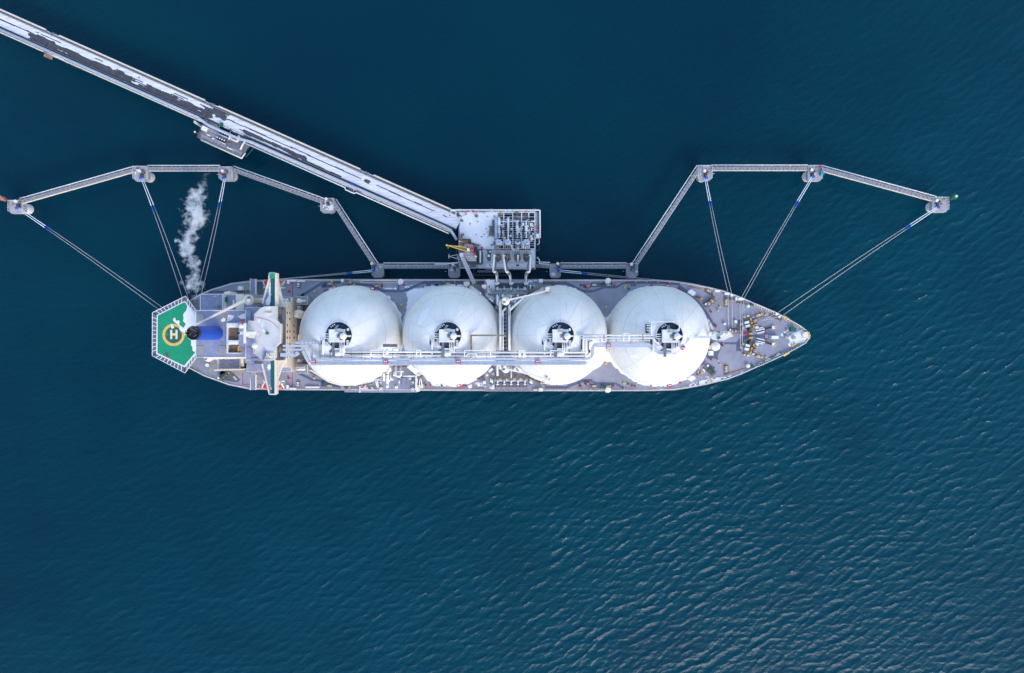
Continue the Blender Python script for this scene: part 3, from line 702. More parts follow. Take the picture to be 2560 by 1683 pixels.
# cranes at the cross-over
def crane(f, cx, cy, r, zp, tip, zt, wid, hook=True):
    c = w(f, cx, cy, zp); rr = r / FR[f][2] * KPX * (CAM_H - zp)
    cr = mk('deck_crane', MB().lathe(c[:2], [(rr * .62, ZD), (rr * .62, zp - 2.2), (rr, zp - 1.6), (rr, zp), (.05, zp + .02)], 28), M['cream'], ship)
    t_ = Vector(w(f, *tip, zt)); d = (t_ - Vector(c)); d.z = 0; d.normalize()
    a = Vector(c) + Vector((0, 0, 1.2)) + d * rr * .3
    mb = MB(); n = Vector((-d.y, d.x, 0))
    for s in (-1, 1): pass
    vs = []
    for p, wd in ((a, wid), (t_, wid * .45)):
        for q1, q2 in ((-1, -1), (1, -1), (1, 1), (-1, 1)): vs.append(p + n * q1 * wd / 2 + Vector((0, 0, q2 * wd * .45)))
    mb.add(vs, [(0, 1, 2, 3), (7, 6, 5, 4), (0, 4, 5, 1), (1, 5, 6, 2), (2, 6, 7, 3), (3, 7, 4, 0)])
    mk('boom', mb, M['cream'], cr)
    mk('crane_cab', MB().box((c[0] - d.x * rr * .25 + n.x * rr * .35, c[1] - d.y * rr * .25 + n.y * rr * .35, zp + .02), rr * .7, rr * .6, 1.6, math.atan2(d.y, d.x)), M['white'], cr)
    mk('hoist_winch', MB().box((c[0] - d.x * rr * .4 - n.x * rr * .2, c[1] - d.y * rr * .4 - n.y * rr * .2, zp + .02), rr * .5, rr * .45, 1.0, math.atan2(d.y, d.x)), M['brownsteel'], cr)
    mk('boom_ram', MB().tube([Vector(c) + d * rr * .8 + Vector((0, 0, .1)), a.lerp(t_, .3) - Vector((0, 0, .2))], .14, 8), M['steel'], cr)
    if hook: mk('hook_block', MB().box((t_.x, t_.y, t_.z - 1.4), .8, .6, .9), M['brownsteel'], cr)
    return cr
crane('M1', 1000, 745, 122, 38, (2310, 430), 40, .66)
crane('M2', 1005, 380, 130, 38, (2300, 690), 37.5, .75)
# rest for each boom, on the tank side
mk('boom_rest', MB().prism(rect('M1', 2060, 335, 2190, 410, 33), 31.5, 33), M['grating'], ship); mk('boom_rest', MB().prism(rect('M1', 2190, 330, 2310, 450, 36), 29, 36), M['cream'], ship)
mk('boom_rest', MB().frame(rect('M2', 2060, 740, 2310, 830, 32), .25, 31, 31.4), M['cream'], ship); mk('boom_rest', MB().prism(rect('M2', 2200, 640, 2270, 720, 34), 29, 34), M['cream'], ship)
# longitudinal gap between tanks two and three
for x, r in ((835, .55), (945, .5)): pipe('C', [(x, 400 if x > 900 else 360), (x, 960)], 30, r, 'white')
pipe('M1', [(1110, 1195), (1110, 1030), (1330, 830), (1620, 580)], 30, .5, 'white'); pipe('M1', [(915, 1195), (915, 1050), (1010, 950)], 29.5, .38, 'white')
pipe('M1', [(755, 560), (755, 830), (800, 875), (850, 875)], 27, .36, 'white'); pipe('M1', [(1165, 560), (1165, 760)], 25, .28, 'white'); pipe('M1', [(1370, 650), (1265, 770), (1300, 830)], 27, .3, 'white'); pipe('M1', [(1370, 550), (1370, 640)], 25, .26, 'white')
pipe('M2', [(755, 590), (755, 300), (800, 265), (835, 300), (850, 400)], 25, .4, 'white'); pipe('M2', [(1255, 235), (1510, 500)], 25, .5, 'white'); pipe('M2', [(1310, 330), (1260, 380), (1320, 445)], 24.5, .35, 'white'); pipe('M2', [(1165, 240), (1165, 660)], 24, .22, 'pipe')
pipe('C', [(868, 500), (868, 960)], 29.5, .32, 'white')
deckbox('trench_floor', 'C', 850, 420, 935, 960, 27.0, 28.3, 'steel_dark'); deckbox('cable_trench', 'C', 903, 420, 922, 958, 28.31, 29, 'steel')
me = protomesh('trench_beam', MB().box((0, 0, 0), 2.1, .35, .4), M['grating'])
for k in range(11): inst('trench_beam', me, w('C', 882, 470 + k * 46, 28.7), 0, ship)
deckbox('cross_platform', 'M1', 690, 900, 860, 970, 24, 25, 'grating'); deckbox('equipment_house', 'M1', 880, 540, 960, 630, 19, 23, 'white')
for f, pts in (('M1', [(475, 670), (520, 625), (660, 740), (610, 800)]), ('M2', [(470, 455), (590, 340), (650, 400), (525, 515)])):
    h = mk('hose_house', MB().prism(wl(f, pts, 22), 19, 21.7), M['steel_dark'], ship)
    cx = sum(p[0] for p in pts) / 4; cy = sum(p[1] for p in pts) / 4
    mk('house_roof', MB().prism(wl(f, [(cx + (x - cx) * .9, cy + (y - cy) * .9) for x, y in pts], 22), 21.71, 22.1), M['white'], h)
for f, x0, y0, x1, y1, z1, m in [('M1', 295, 262, 425, 345, 21, 'white'), ('M1', 335, 345, 415, 390, 20.6, 'cream'), ('M1', 1990, 95, 2110, 190, 21.5, 'white'), ('M1', 1840, 115, 1890, 155, 20, 'white'), ('M1', 1900, 115, 1950, 155, 20, 'white'),
                           ('M2', 1985, 965, 2105, 1055, 21.5, 'white'), ('M2', 1830, 995, 1885, 1040, 20, 'white'), ('M2', 1895, 995, 1950, 1040, 20, 'white'), ('M2', 320, 750, 415, 840, 20.5, 'white'), ('M2', 375, 895, 415, 935, 20, 'white'),
                           ('M2', 525, 680, 650, 845, 19.3, 'valve_green'), ('M2', 1690, 720, 1805, 850, 19.3, 'valve_green'), ('M1', 525, 300, 590, 430, 19.4, 'hole'), ('M1', 1690, 305, 1815, 375, 19.4, 'hole')]:
    deckbox('deck_locker' if m in ('white', 'cream') else 'reducer_tray', f, x0, y0, x1, y1, 19.0, z1, m)
for f, x, y in (('M2', 560, 720), ('M2', 610, 750), ('M2', 1730, 750), ('M2', 1775, 770), ('M1', 560, 350), ('M1', 620, 340), ('M1', 1740, 335)):
    p = w(f, x, y, 20); mk('spool_piece', MB().tube([(p[0], p[1] - .9, 19.9), (p[0], p[1] + .9, 19.9)], .32, 10), M['white'], ship)
for f, x, y in (('M1', 805, 215), ('M1', 1540, 215), ('M1', 275, 305), ('M2', 415, 810)): mk('red_valve', MB().box(w(f, x, y, 19.5), .7, .5, .8), M['red'], ship)
mb = MB(); mb.rail(wl('M1', [(375, 105), (690, 105)], 19), 1.1, .06, 2); mb.rail(wl('M1', [(1660, 105), (2105, 105), (2105, 270)], 19), 1.1, .06, 2); mb.rail(wl('M2', [(370, 600), (370, 1045), (2105, 1045), (2105, 900)], 19), 1.1, .07, 2); mk('manifold_edge_railing', mb, M['mark_orange'], ship)
mk('gangway_stand', MB().prism(wl('C', [(385, 120), (450, 115), (465, 150), (420, 185), (390, 160)], 20), ZD, 20), M['cream'], ship)
mk('accommodation_ladder', MB().bar(w('C', 450, 165, 18), w('C', 590, 270, 26), 1.3, .5), M['pipe'], ship)
mb = MB(); mb.rail(wl('C', [(470, 160, 18.3), (605, 260, 26.3)], 18), 1.0, .07, 1.2); mb.rail(wl('C', [(440, 180, 18.3), (575, 285, 26.3)], 18), 1.0, .07, 1.2); mk('ladder_railing', mb, M['cream'], ship)

# ---- stern helideck
ZH = 20.0
hd = [(100, 490), (580, 240), (790, 480), (790, 1140), (580, 1400), (85, 1165)]
net_o = [(8, 440), (595, 145), (785, 395), (785, 1240), (585, 1512), (5, 1205)]
heli = mk('helideck', MB().prism(wl('HD', [(85, 482), (580, 230), (800, 470), (800, 1140), (580, 1412), (72, 1170)], ZH), ZH - .8, ZH), M['white'], ship)
mk('deck_coating', MB().prism(wl('HD', [(103, 495), (575, 252), (783, 485), (783, 1132), (572, 1385), (98, 1158)], ZH), ZH, ZH + .04), M['green'], heli)
hc = w('HD', 385, 835, ZH); rs = KPX * (CAM_H - ZH) / 7.114
mk('inner_circle', MB().cyl(hc, 150 * rs, ZH + .041, ZH + .055, 48), M['green_in'], heli)
mk('landing_ring', MB().ring(hc, 150 * rs, 198 * rs, ZH + .041, ZH + .06, 64), M['orange'], heli)
Hm = mat('landing_letter_paint', (.80, .66, .42), .6)
mb = MB()
for x0, y0, x1, y1 in ((325, 745, 362, 910), (418, 745, 455, 910), (362, 808, 418, 846)):
    mb.prism(rect('HD', x0, y0, x1, y1, ZH), ZH + .056, ZH + .07)
mk('letter_h', mb, Hm, heli)
mk('green_square', MB().prism(rect('HD', 250, 805, 292, 850, ZH), ZH + .056, ZH + .066), M['green'], heli)
mk('foam_cabinet', MB().prism(rect('HD', 243, 1190, 285, 1228, ZH + .6), ZH + .04, ZH + .6), M['red'], heli)
netm = mat('safety_net', (.135, .14, .155), .8, var=.2, scale=3)
ins = [(85, 482), (580, 230), (800, 470), (800, 1140), (580, 1412), (72, 1170)]
segs = [(0, 1, 9), (1, 2, 5), (3, 4, 5), (4, 5, 9), (5, 0, 10)]
for a, b, n in segs:
    for k in range(n):
        def lp(p, q, t): return (p[0] + (q[0] - p[0]) * t, p[1] + (q[1] - p[1]) * t)
        t0, t1 = k / n + .06 / n, (k + 1) / n - .06 / n
        quad = [lp(net_o[a], net_o[b], t0), lp(net_o[a], net_o[b], t1), lp(ins[a], ins[b], t1), lp(ins[a], ins[b], t0)]
        mk('net_panel', MB().prism(wl('HD', quad, ZH - .3), ZH - .36, ZH - .3), netm, heli)
mb = MB()
for a, b, n in segs:
    mb.bar(w('HD', *net_o[a], ZH - .2), w('HD', *net_o[b], ZH - .2), .22, .22)
    for k in range(n + 1):
        t = k / n; p = lp(net_o[a], net_o[b], t); q_ = lp(ins[a], ins[b], t)
        mb.bar(w('HD', *p, ZH - .2), w('HD', *q_, ZH - .2), .24, .18)
mk('net_frame', mb, M['white'], heli)
mb = MB()
for x, y in ((150, 560), (150, 1090), (520, 380), (520, 1270), (400, 830), (680, 830)):
    p = w('HD', x, y, ZH); mb.cyl(p, .5, ZD - 3 if x < 300 else ZD, ZH - .8, 10)
mk('support_legs', mb, M['white'], heli)

# ---- engine casing and funnel
ZE = 29.0
cas = mk('engine_casing', MB().prism(rect('A', 597, 535, 1172, 1075, ZE), ZD, ZE - .02), M['cream'], ship)
mk('casing_roof', MB().prism(rect('A', 601, 539, 1170, 1071, ZE), ZE - .019, ZE + .05), M['roof_grey'], cas)
mk('roof_coaming', MB().frame(rect('A', 599, 537, 1171, 1073, ZE), .2, ZE, ZE + .25), M['white'], cas)
for x0, y0, x1, y1 in ((625, 585, 687, 657), (881, 585, 942, 657), (623, 951, 685, 1025), (878, 951, 939, 1025)):
    mk('hatch', MB().prism(rect('A', x0, y0, x1, y1, ZE), ZE + .05, ZE + .22), M['roof_grey'], cas)
    mk('hatch_marking', MB().frame(rect('A', x0 - 2, y0 - 2, x1 + 2, y1 + 2, ZE), .32, ZE + .05, ZE + .24), M['mark_yellow'], cas)
pit = mk('boiler_casing', MB().prism(rect('A', 963, 680, 1085, 733, ZE + 2), ZE + .05, ZE + 2), M['white'], cas)
mk('pit_wall', MB().prism(rect('A', 967, 878, 1088, 930, ZE + 2), ZE + .05, ZE + 2), M['white'], cas)
mk('pit_wall', MB().prism(rect('A', 950, 680, 962, 1028, ZE + 2), ZE + .05, ZE + 2), M['white'], cas)
for y0, y1 in ((733, 878), (930, 1022)):
    mk('intake_trunk', MB().prism(rect('A', 968, y0 + 2, 1078, y1 - 2, ZE + .6), ZE + .06, ZE + .6), M['brown'], cas)
mk('pit_wall', MB().prism(rect('A', 963, 1022, 1100, 1030, ZE + 2), ZE + .05, ZE + 2), M['white'], cas)
mk('pit_gate', MB().prism(rect('A', 1078, 945, 1090, 1005, ZE + 2), ZE + .05, ZE + 2), M['yellow'], cas)
FX = ((537.5 - 1280) * KPX * (CAM_H - ZE) + (488 - 1280) * KPX * (CAM_H - 48.5)) / 2
FY = (841.5 - 833) * KPX * (CAM_H - 38)
fun = mk('funnel', MB().lathe((FX, FY), [(2.78, ZE + .05), (2.72, 40), (2.6, 48.0)], 48), M['blue'], ship)
mk('funnel_top', MB().lathe((FX, FY), [(2.6, 48.0), (2.64, 48.05), (2.64, 49.0), (2.35, 49.05), (2.3, 48.3), (.05, 48.3)], 48), M['black'], fun)
mk('exhaust_pipe', MB().ring((FX - 1.45, FY - .1), .55, .78, 48.31, 50.2, 24), mat('exhaust_brown', (.05, .03, .028), .6), fun)
mk('exhaust_throat', MB().cyl((FX - 1.45, FY - .1), .54, 48.31, 48.6, 20), M['black'], fun)
for dx, dy, a in ((.2, 1.0, -.6), (.4, -1.1, .6), (.8, 1.7, -.4)):
    mk('exhaust_louvre', MB().box((FX + dx, FY + dy, 48.31), 1.5, .22, .25, a), M['steel'], fun)

# ---- aft houses
def house(name, f, x0, y0, x1, y1, z0, z1, wallm='cream', roofm='roof_grey', inset=3, coam=True):
    h = mk(name, MB().prism(rect(f, x0, y0, x1, y1, z1), z0, z1 - .02), M[wallm], ship)
    mk('roof', MB().prism(rect(f, x0 + inset, y0 + inset, x1 - inset, y1 - inset, z1), z1 - .019, z1 + .06), M[roofm], h)
    if coam: mk('coaming', MB().frame(rect(f, x0 + 1, y0 + 1, x1 - 1, y1 - 1, z1), .22, z1 + .0, z1 + .35), M['white'], h)
    return h
h = house('deck_house', 'A', 650, 350, 908, 533, ZD, 22)
mk('vent_box', MB().prism(rect('A', 848, 484, 866, 502, 22.8), 22.07, 22.8), M['brown'], h)
h2 = house('deck_house', 'A', 909, 346, 1062, 533, ZD, 22.6, roofm='cream')
mk('sunken_hatch', MB().prism(rect('A', 947, 360, 1052, 528, 22.8), 22.67, 22.9), M['roof_grey'], h2)
mk('green_door_box', MB().prism(rect('A', 928, 380, 950, 442, 24), 22.67, 24), M['valve_green'], h2)
mk('stair_head', MB().prism(wl('A', [(915, 325), (980, 312), (995, 330), (985, 345), (930, 345)], 23), ZD, 23), M['cream'], ship)
tw = mk('crane_tower', MB().prism(rect('A', 1063, 347, 1150, 533, 26), ZD, 26), M['cream'], ship)
crane('A', 1198, 412, 58, 33, (606, 694), 33, 1.15, hook=False)
mk('deck_locker', MB().prism(rect('A', 1080, 258, 1132, 300, ZD + 2), ZD, ZD + 2), M['white'], ship)
h = house('deck_house', 'A', 855, 1085, 1110, 1215, ZD, 20, inset=14)
mk('skylight', MB().prism(rect('A', 896, 1084, 914, 1100, 21), 20.07, 20.9), M['brown'], h)
mk('side_wall', MB().prism(rect('A', 1112, 1080, 1140, 1180, 22), ZD, 22), M['cream'], ship); mk('green_door_box', MB().prism(rect('A', 1142, 1110, 1156, 1180, 21), ZD, 21), M['valve_green'], ship)
mk('bulwark_wall', MB().prism(rect('A', 860, 1190, 1180, 1215, 20), ZD, 19.8) if False else MB().bar(w('A', 860, 1218, 19.5), w('A', 1180, 1208, 19.5), .5, 9), M['cream'], ship)
crane('A', 735, 1085, 40, 26, (1240, 1078), 26, 1.0, hook=False)
mk('deck_pipe_run', MB().tube(wl('A', [(690, 1085), (850, 1100), (855, 1215)], 20), .3, 8), M['cream'], ship)
p = w('A', 740, 1163, ZD); mk('mushroom_vent', MB().cyl(p, .35, ZD, ZD + .9, 12).cyl(p, .75, ZD + .9, ZD + 1.25, 16), M['white'], ship)
# small radar and aerials aft of the wheelhouse
for x, y in ((1130, 650), (1123, 690)): mk('warning_light', MB().cyl(w('A', x, y, 38), .5, 37.2, 38, 12), M['red'], ship)

# ---- accommodation and bridge
XF = -91.8
ac = mk('accommodation', MB().prism([w('A', 1180, 348, 21)[:2], (XF, w('A', 1180, 382, 21)[1]), (XF, w('A', 1180, 1243, 21)[1]), w('A', 1180, 1243, 21)[:2]], ZD, 20.98), M['cream'], ship)
mk('lower_roof', MB().prism([w('A', 1184, 352, 21)[:2], (XF - .3, w('A', 1180, 386, 21)[1]), (XF - .3, w('A', 1180, 1239, 21)[1]), w('A', 1184, 1239, 21)[:2]], 20.981, 21.05), M['roof_grey'], ac)
yN, yS = w('A', 0, 500, 34)[1], w('A', 0, 1110, 34)[1]
xa = w('A', 1172, 0, 34)[0]
blk = mk('upper_house', MB().prism([(xa, yN), (XF - .02, yN), (XF - .02, yS), (xa, yS)], 21.06, 33.98), M['cream'], ship)
mk('upper_roof', MB().prism([(xa + .2, yN - .2), (XF - .3, yN - .2), (XF - .3, yS + .2), (xa + .2, yS + .2)], 33.985, 34.06), M['roof_grey'], blk)
yN2, yS2 = w('A', 0, 432, 24)[1], w('A', 0, 1192, 24)[1]
for y0, y1 in ((yN + .02, yN2), (yS2, yS - .02)):
    mk('wing_house', MB().prism([(XF - 7.5, y0), (XF - .04, y0), (XF - .04, y1), (XF - 7.5, y1)], 21.06, 26), M['cream'], ship)
wm = protomesh('window', MB().box((0, 0, 0), .12, .85, .95), M['glass'])
wf = protomesh('window_frame', MB().box((0, 0, 0), .08, 1.05, 1.15), M['white'])
random.seed(3)
for z in (17.2, 22.6, 25.6, 28.6, 31.4):
    ys = np.arange(yS + 1.3, yN - .8, 2.55)
    for j, y in enumerate(ys):
        if (j + int(z)) % 4 == 3: continue
        inst('window', wm, (XF + .02 + (.02 if z < 21 else 0), y, z), 0, blk)
for z in (24.4, 27.4, 30.3, 33.2):
    mk('deck_edge', MB().box((XF + .12, (yN + yS) / 2, z), .28, yN - yS, .14), M['cream'], blk)
# stepped decks around the house
for y0, y1 in ((172, 346), (1275, 1450)):
    bd = mk('boat_deck', MB().prism(rect('A', 1230, y0, 1276, y1, 20.5), 20.0, 20.5), M['roof_grey'], ship)
    mk('deck_screen', MB().prism(rect('A', 1277, y0, 1285, y1, 21.3), 20.0, 21.3), M['cream'], bd); mk('edge_rail', MB().rail(wl('A', [(1231, y0), (1231, y1)], 20.5), 1.0, .06, 2), M['white'], bd)
    for yy in (y0 + 15, y1 - 15): mk('deck_post', MB().cyl(w('A', 1255, yy, 20), .25, ZD, 20, 10), M['cream'], bd)
house('boat_deck_link', 'A', 1182, 1140, 1240, 1274, ZD, 20.4, inset=2, coam=False)
deckbox('stair_well', 'A', 1292, 180, 1362, 340, ZD, ZD + .3, 'deck_dark')
for y in (300, 320, 335): mk('stair_step', MB().box(w('A', 1330, y, ZD + .6), 2.4, .5, .5), M['steel'], ship)
for f, x0, y0, x1, y1, z0, z1, m in [('A', 1152, 460, 1290, 534, 21.06, 27, 'roof_grey'), ('A', 1172, 535, 1230, 660, 34.06, 34.6, 'roof_grey'), ('A', 1185, 960, 1228, 1070, 34.06, 34.6, 'roof_grey'), ('A', 1090, 670, 1280, 950, 34.07, 36.5, 'roof_grey'),
                               ('A', 1160, 1080, 1240, 1140, 21.06, 25, 'roof_grey'), ('A', 1270, 1150, 1370, 1192, 21.06, 22.3, 'roof_grey'), ('A', 1232, 1085, 1310, 1112, 34.07, 34.5, 'roof_grey')]:
    deckbox('house_step', f, x0, y0, x1, y1, z0, z1, m)
# wheelhouse
ZB = 40.0
wh_roof = wl('G', [(640, 932), (872, 925), (880, 1200), (978, 1310)], ZB) + wl('G2', [(970, 330), (868, 422), (850, 702), (600, 700), (402, 540), (415, 205), (290, 190)], ZB) + wl('G', [(287, 1240), (425, 1238), (420, 1100), (545, 975)], ZB)
wh = mk('wheelhouse', MB().prism(wh_roof, 34.07, ZB - .02), M['cream'], ship)
mk('wheelhouse_roof', MB().prism(wh_roof, ZB - .019, ZB + .12), M['roof_pale'], wh)
mb = MB(); mb.rail([(p[0], p[1], ZB + .12) for p in wh_roof + [wh_roof[0]]], 1.0, .06, 2.2); mk('roof_railing', mb, M['cream'], wh)
fr = wl('G', [(890, 930), (905, 1195), (1005, 1300)], 37.5) + wl('G2', [(1000, 340), (895, 430), (890, 700)], 37.5)
fo = wl('G', [(1050, 955), (1050, 1565)], 36) + wl('G2', [(1050, 300), (1050, 700)], 36)
for a, b in zip(fr, fr[1:]):
    a_ = Vector(a); b_ = Vector(b); n_ = max(2, int((b_ - a_).length / 1.6))
    for k in range(n_):
        p, q_ = a_.lerp(b_, (k + .06) / n_), a_.lerp(b_, (k + .94) / n_)
        p.z = q_.z = 38.6; mk('bridge_window', MB().bar(p, q_, .35, 1.5), M['glass'], wh)
gal = mk('bridge_front_gallery', MB().prism(wl('G', [(880, 930), (1048, 955)], 35.5) + wl('G2', [(1045, 700), (880, 702)], 35.5), 34.07, 35.5), M['cream'], ship)
bl = wl('G', [(935, 965), (1040, 960)], 36.6) + wl('G2', [(1038, 675), (925, 675)], 36.6)
mb = MB()
for a, b in zip(bl, bl[1:]): mb.bar(a, b, .95, 2.0)
mk('gallery_bulwark', mb, mat('gallery_grey', (.13, .115, .13), .5), gal)
mb = MB()
fr2 = wl('G', [(900, 940), (912, 1190), (1012, 1295)], 38) + wl('G2', [(1005, 345), (900, 438), (896, 690)], 38)
for a, b in zip(fr2, fr2[1:]): mb.bar(a, b, 1.15, .3)
mk('window_visor', mb, bpy.data.materials['gallery_grey'], wh)
rr_ = KPX * (CAM_H - ZB) / 8.694
arc = [w('G', 430 + 560 * math.sin(t), 1168 + 0 + 560 * (1 - math.cos(t)) * .8, ZB + .16) for t in np.linspace(0, 1.08, 14)]
mb = MB()
for a, b in zip(arc, arc[1:]): mb.bar(a, b, .16, .02)
mk('roof_arc_line', mb, M['red_line'], wh)
p = w('G2', 485, 132, ZB); mk('roof_circle_line', MB().ring(p, 52 * rr_, 56 * rr_, ZB + .125, ZB + .14, 40), M['red_line'], wh)
p = w('G2', 692, 118, ZB); mk('compass_dome', MB().lathe(p[:2], [(.55, ZB + .12), (.55, ZB + 1.2), (.35, ZB + 1.6), (.03, ZB + 1.7)], 16), M['valve_green'], wh)
p = w('G2', 405, 390, 42); mk('satellite_dome', MB().ball((p[0], p[1], 42), 1.1, 1.0, 1.1, 20, 12).cyl(p, .35, 36, 41.2, 10), M['white'], wh)
mk('roof_screen', MB().bar(w('G2', 645, 500, ZB + .9), w('G2', 585, 695, ZB + .9), .25, 1.5), mat('blue_grey_panel', (.10, .16, .30), .5), wh)
mk('aerial_deck', MB().prism(rect('G2', 655, 540, 800, 660, ZB + .6), ZB + .12, ZB + .6), M['cream'], wh)
for x, y in ((765, 620), (720, 590), (690, 690), (740, 690)): mk('aerial_base', MB().cyl(w('G2', x, y, ZB), .3, ZB + .6 if y < 660 else ZB + .12, ZB + 1.5, 10), M['cream'], wh)
for x0, y0, x1, y1 in ((480, 1200, 530, 1280), (570, 1420, 640, 1480), (560, 1270, 580, 1380)): mk('roof_plate', MB().prism(rect('G', x0, y0, x1, y1, ZB), ZB + .12, ZB + .17), M['white'], wh)
mk('signal_gear', MB().prism(rect('G', 630, 1060, 780, 1105, ZB + .7), ZB + .12, ZB + .7), M['cream'], wh); mk('signal_gear', MB().prism(rect('G', 650, 930, 730, 990, ZB + 1), ZB + .12, ZB + 1), M['cream'], wh)
# radar mast
mast = mk('radar_mast', MB().cyl(w('A', 1180, 800, 46), 1.0, 36.5, 48, 14, .6), M['white'], ship)
mk('radar_scanner', MB().prism(rect('A', 1145, 685, 1170, 915, 48.6), 48.01, 48.6), M['white'], mast)
mk('mast_yard', MB().bar(w('A', 1090, 797, 46.5), w('A', 1290, 797, 46.5), 1.1, .5), M['white'], mast)
mk('mast_yard', MB().bar(w('A', 1200, 815, 45), w('A', 1270, 825, 45), 2.2, .5), M['cream'], mast)
for x, y in ((1086, 797), (1172, 742), (1172, 856)): mk('mast_light', MB().cyl(w('A', x, y, 47), .5, 46.8, 47.7, 10), M['black'] if y != 742 else M['valve_green'], mast)
mk('mast_platform', MB().box(w('A', 1205, 790, 44), 3.0, 3.4, .3), M['cream'], mast)
mk('satellite_dome', MB().ball(w('A', 1118, 715, 38.6), 1.0, 1.0, 1.1, 16, 10), M['white'], mast)
# bridge wings
ZWg = 36.0
def wing(f, poly, green, box_, edge, brace, tip, name='bridge_wing'):
    b = mk(name, MB().prism(wl(f, poly, ZWg), ZWg - .6, ZWg), M['roof_grey'], ship)
    mk('green_floor', MB().prism(wl(f, green, ZWg), ZWg + .001, ZWg + .05), M['teal'], b)
    mk('windbreak', MB().prism(rect(f, *box_, ZWg + 1.3), ZWg - .59, ZWg + 1.3), M['cream'], b)
    mb = MB()
    P = wl(f, edge, ZWg + .5)
    for p, q_ in zip(P, P[1:]): mb.bar(p, q_, .45, 1.3)
    mk('bulwark', mb, M['cream'], b)
    mk('brace', MB().prism(wl(f, brace, 34.5), 33, 34.5), M['cream'], b)
    if tip: mk('cab_roof', MB().prism(wl(f, tip, ZWg + 2.2), ZWg + .06, ZWg + 2.2), M['green'], b)
    return b
wing('G', [(738, 198), (850, 198), (850, 925), (600, 925), (580, 860), (735, 320)], [(755, 318), (842, 318), (842, 922), (742, 922)], (846, 200, 897, 930), [(580, 860), (732, 320), (722, 300), (742, 196), (846, 196)],
     [(902, 330), (1040, 950), (922, 952), (952, 860), (905, 700)], [(742, 205), (825, 205), (822, 298), (726, 298)])
wing('G2', [(570, 780), (600, 700), (845, 700), (845, 1440), (738, 1440)], [(750, 705), (832, 705), (832, 1425), (772, 1425), (752, 1300)], (836, 705, 886, 1440), [(575, 782), (735, 1438), (880, 1442)],
     [(890, 1150), (1040, 702), (922, 705), (948, 772), (893, 960)], None)
# lifeboats (things that can be launched) and their davits
def lifeboat(f, cx, cy, label, s):
    e = empty('lifeboat', w(f, cx, cy, 18), label, 'lifeboat', 'lifeboats under the bridge wings')
    c = w(f, cx, cy, 19.2)
    mk('boat_hull', MB().ball((c[0], c[1], 18.9), 3.95, 1.32, 1.4, 24, 12), M['lifeboat'], e)
    mb = MB().ball((c[0], c[1], 19.7), 3.0, 1.05, 1.15, 20, 10); mk('canopy', mb, M['lifeboat'], e)
    mk('conning_cupola', MB().box((c[0] - 2.1, c[1], 20.1), .9, .9, .9), M['lifeboat'], e)
    mk('fender_strip', MB().lathe((0, 0), [(1, 0), (1.02, .05), (1, .1)], 24) if False else MB().frame([(c[0] + 3.9 * math.cos(t), c[1] + 1.32 * math.sin(t)) for t in np.linspace(0, 6.283, 20)[:-1]], .1, 18.95, 19.1), M['white'], e)
lifeboat('G', 800, 392, 'red-orange enclosed lifeboat under the bridge wing nearest the jetty', 1)
lifeboat('G2', 790, 1287, 'red-orange enclosed lifeboat under the bridge wing on the open-sea side', -1)
for f, L_ in (('G', [((590, 385), (640, 500)), ((915, 380), (970, 510)), ((640, 505), (600, 520)), ((960, 520), (1055, 520)), ((1050, 390), (985, 480))]), ('G2', [((640, 1165), (570, 1290)), ((590, 1160), (650, 1160)), ((960, 1165), (910, 1290)), ((985, 1200), (1045, 1300)), ((900, 1160), (1050, 1160))])):
    for a, b in L_: mk('davit_arm', MB().bar(w(f, *a, 20.4), w(f, *b, 18.5), .45, .6), M['cream'], ship)
for f, x0, y0, x1, y1 in (('G', 1105, 350, 1155, 430), ('G2', 1092, 1245, 1140, 1320), ('G', 1172, 345, 1232, 382), ('G', 1242, 345, 1300, 382), ('G2', 1162, 1305, 1220, 1340), ('G2', 1228, 1305, 1285, 1340)):
    deckbox('raft_cradle', f, x0, y0, x1, y1, ZD, ZD + 1.4, 'white')
for f, x, y in (('G', 1155, 597), ('G2', 1145, 1087)): mk('red_hatch', MB().cyl(w(f, x, y, ZD), .42, ZD, ZD + .5, 14), M['red'], ship)
# galleries ahead of the house
for y0, y1 in ((300, 400), (1135, 1240)):
    deckbox('vent_platform', 'B', 105, y0, 245, y1, ZD, 20, 'grating')
    mb = MB(); mb.rail(wl('B', [(105, y0), (245, y0), (245, y1), (105, y1)], 20), 1.1, .06, 2); mk('platform_railing', mb, M['pipe'], ship)
p = w('B', 130, 352, 22); mk('vent_drum', MB().lathe(p[:2], [(.9, 20), (.9, 22), (.05, 22.2)], 18), M['white'], ship); pipe('B', [(130, 355), (215, 355)], 21, .4, 'white', 'vent_pipe')
pipe('B', [(105, 1190), (210, 1190)], 21.2, .5, 'white', 'vent_pipe'); pipe('B', [(105, 1165), (210, 1165)], 21, .35, 'cream', 'vent_pipe')
p = w('B', 115, 515, 24); mk('mast_house', MB().lathe(p[:2], [(1.7, ZD), (1.7, 23.8), (.05, 24)], 24), M['cream'], ship)
for y in (430, 470, 1085): deckbox('vent_cowl', 'B', 112, y - 15, 150, y + 18, ZD, 19, 'cream')
deckbox('gap_floor', 'B', 110, 410, 200, 840, ZD + .05, ZD + .1, 'deck_dark'); deckbox('locker', 'B', 122, 765, 158, 840, ZD + .11, 18, 'white'); deckbox('locker_door', 'B', 119, 765, 121.5, 840, ZD + .11, 17.6, 'red')
pipe('B', [(230, 1200), (290, 1203), (400, 1275), (500, 1340), (640, 1378), (830, 1378), (980, 1330), (1110, 1265)], 18, .42, 'cream', 'vent_main')
pipe('B', [(240, 1215), (400, 1290), (520, 1355), (640, 1390), (830, 1390), (1000, 1335)], 17, .2, 'brownsteel', 'service_pipe')

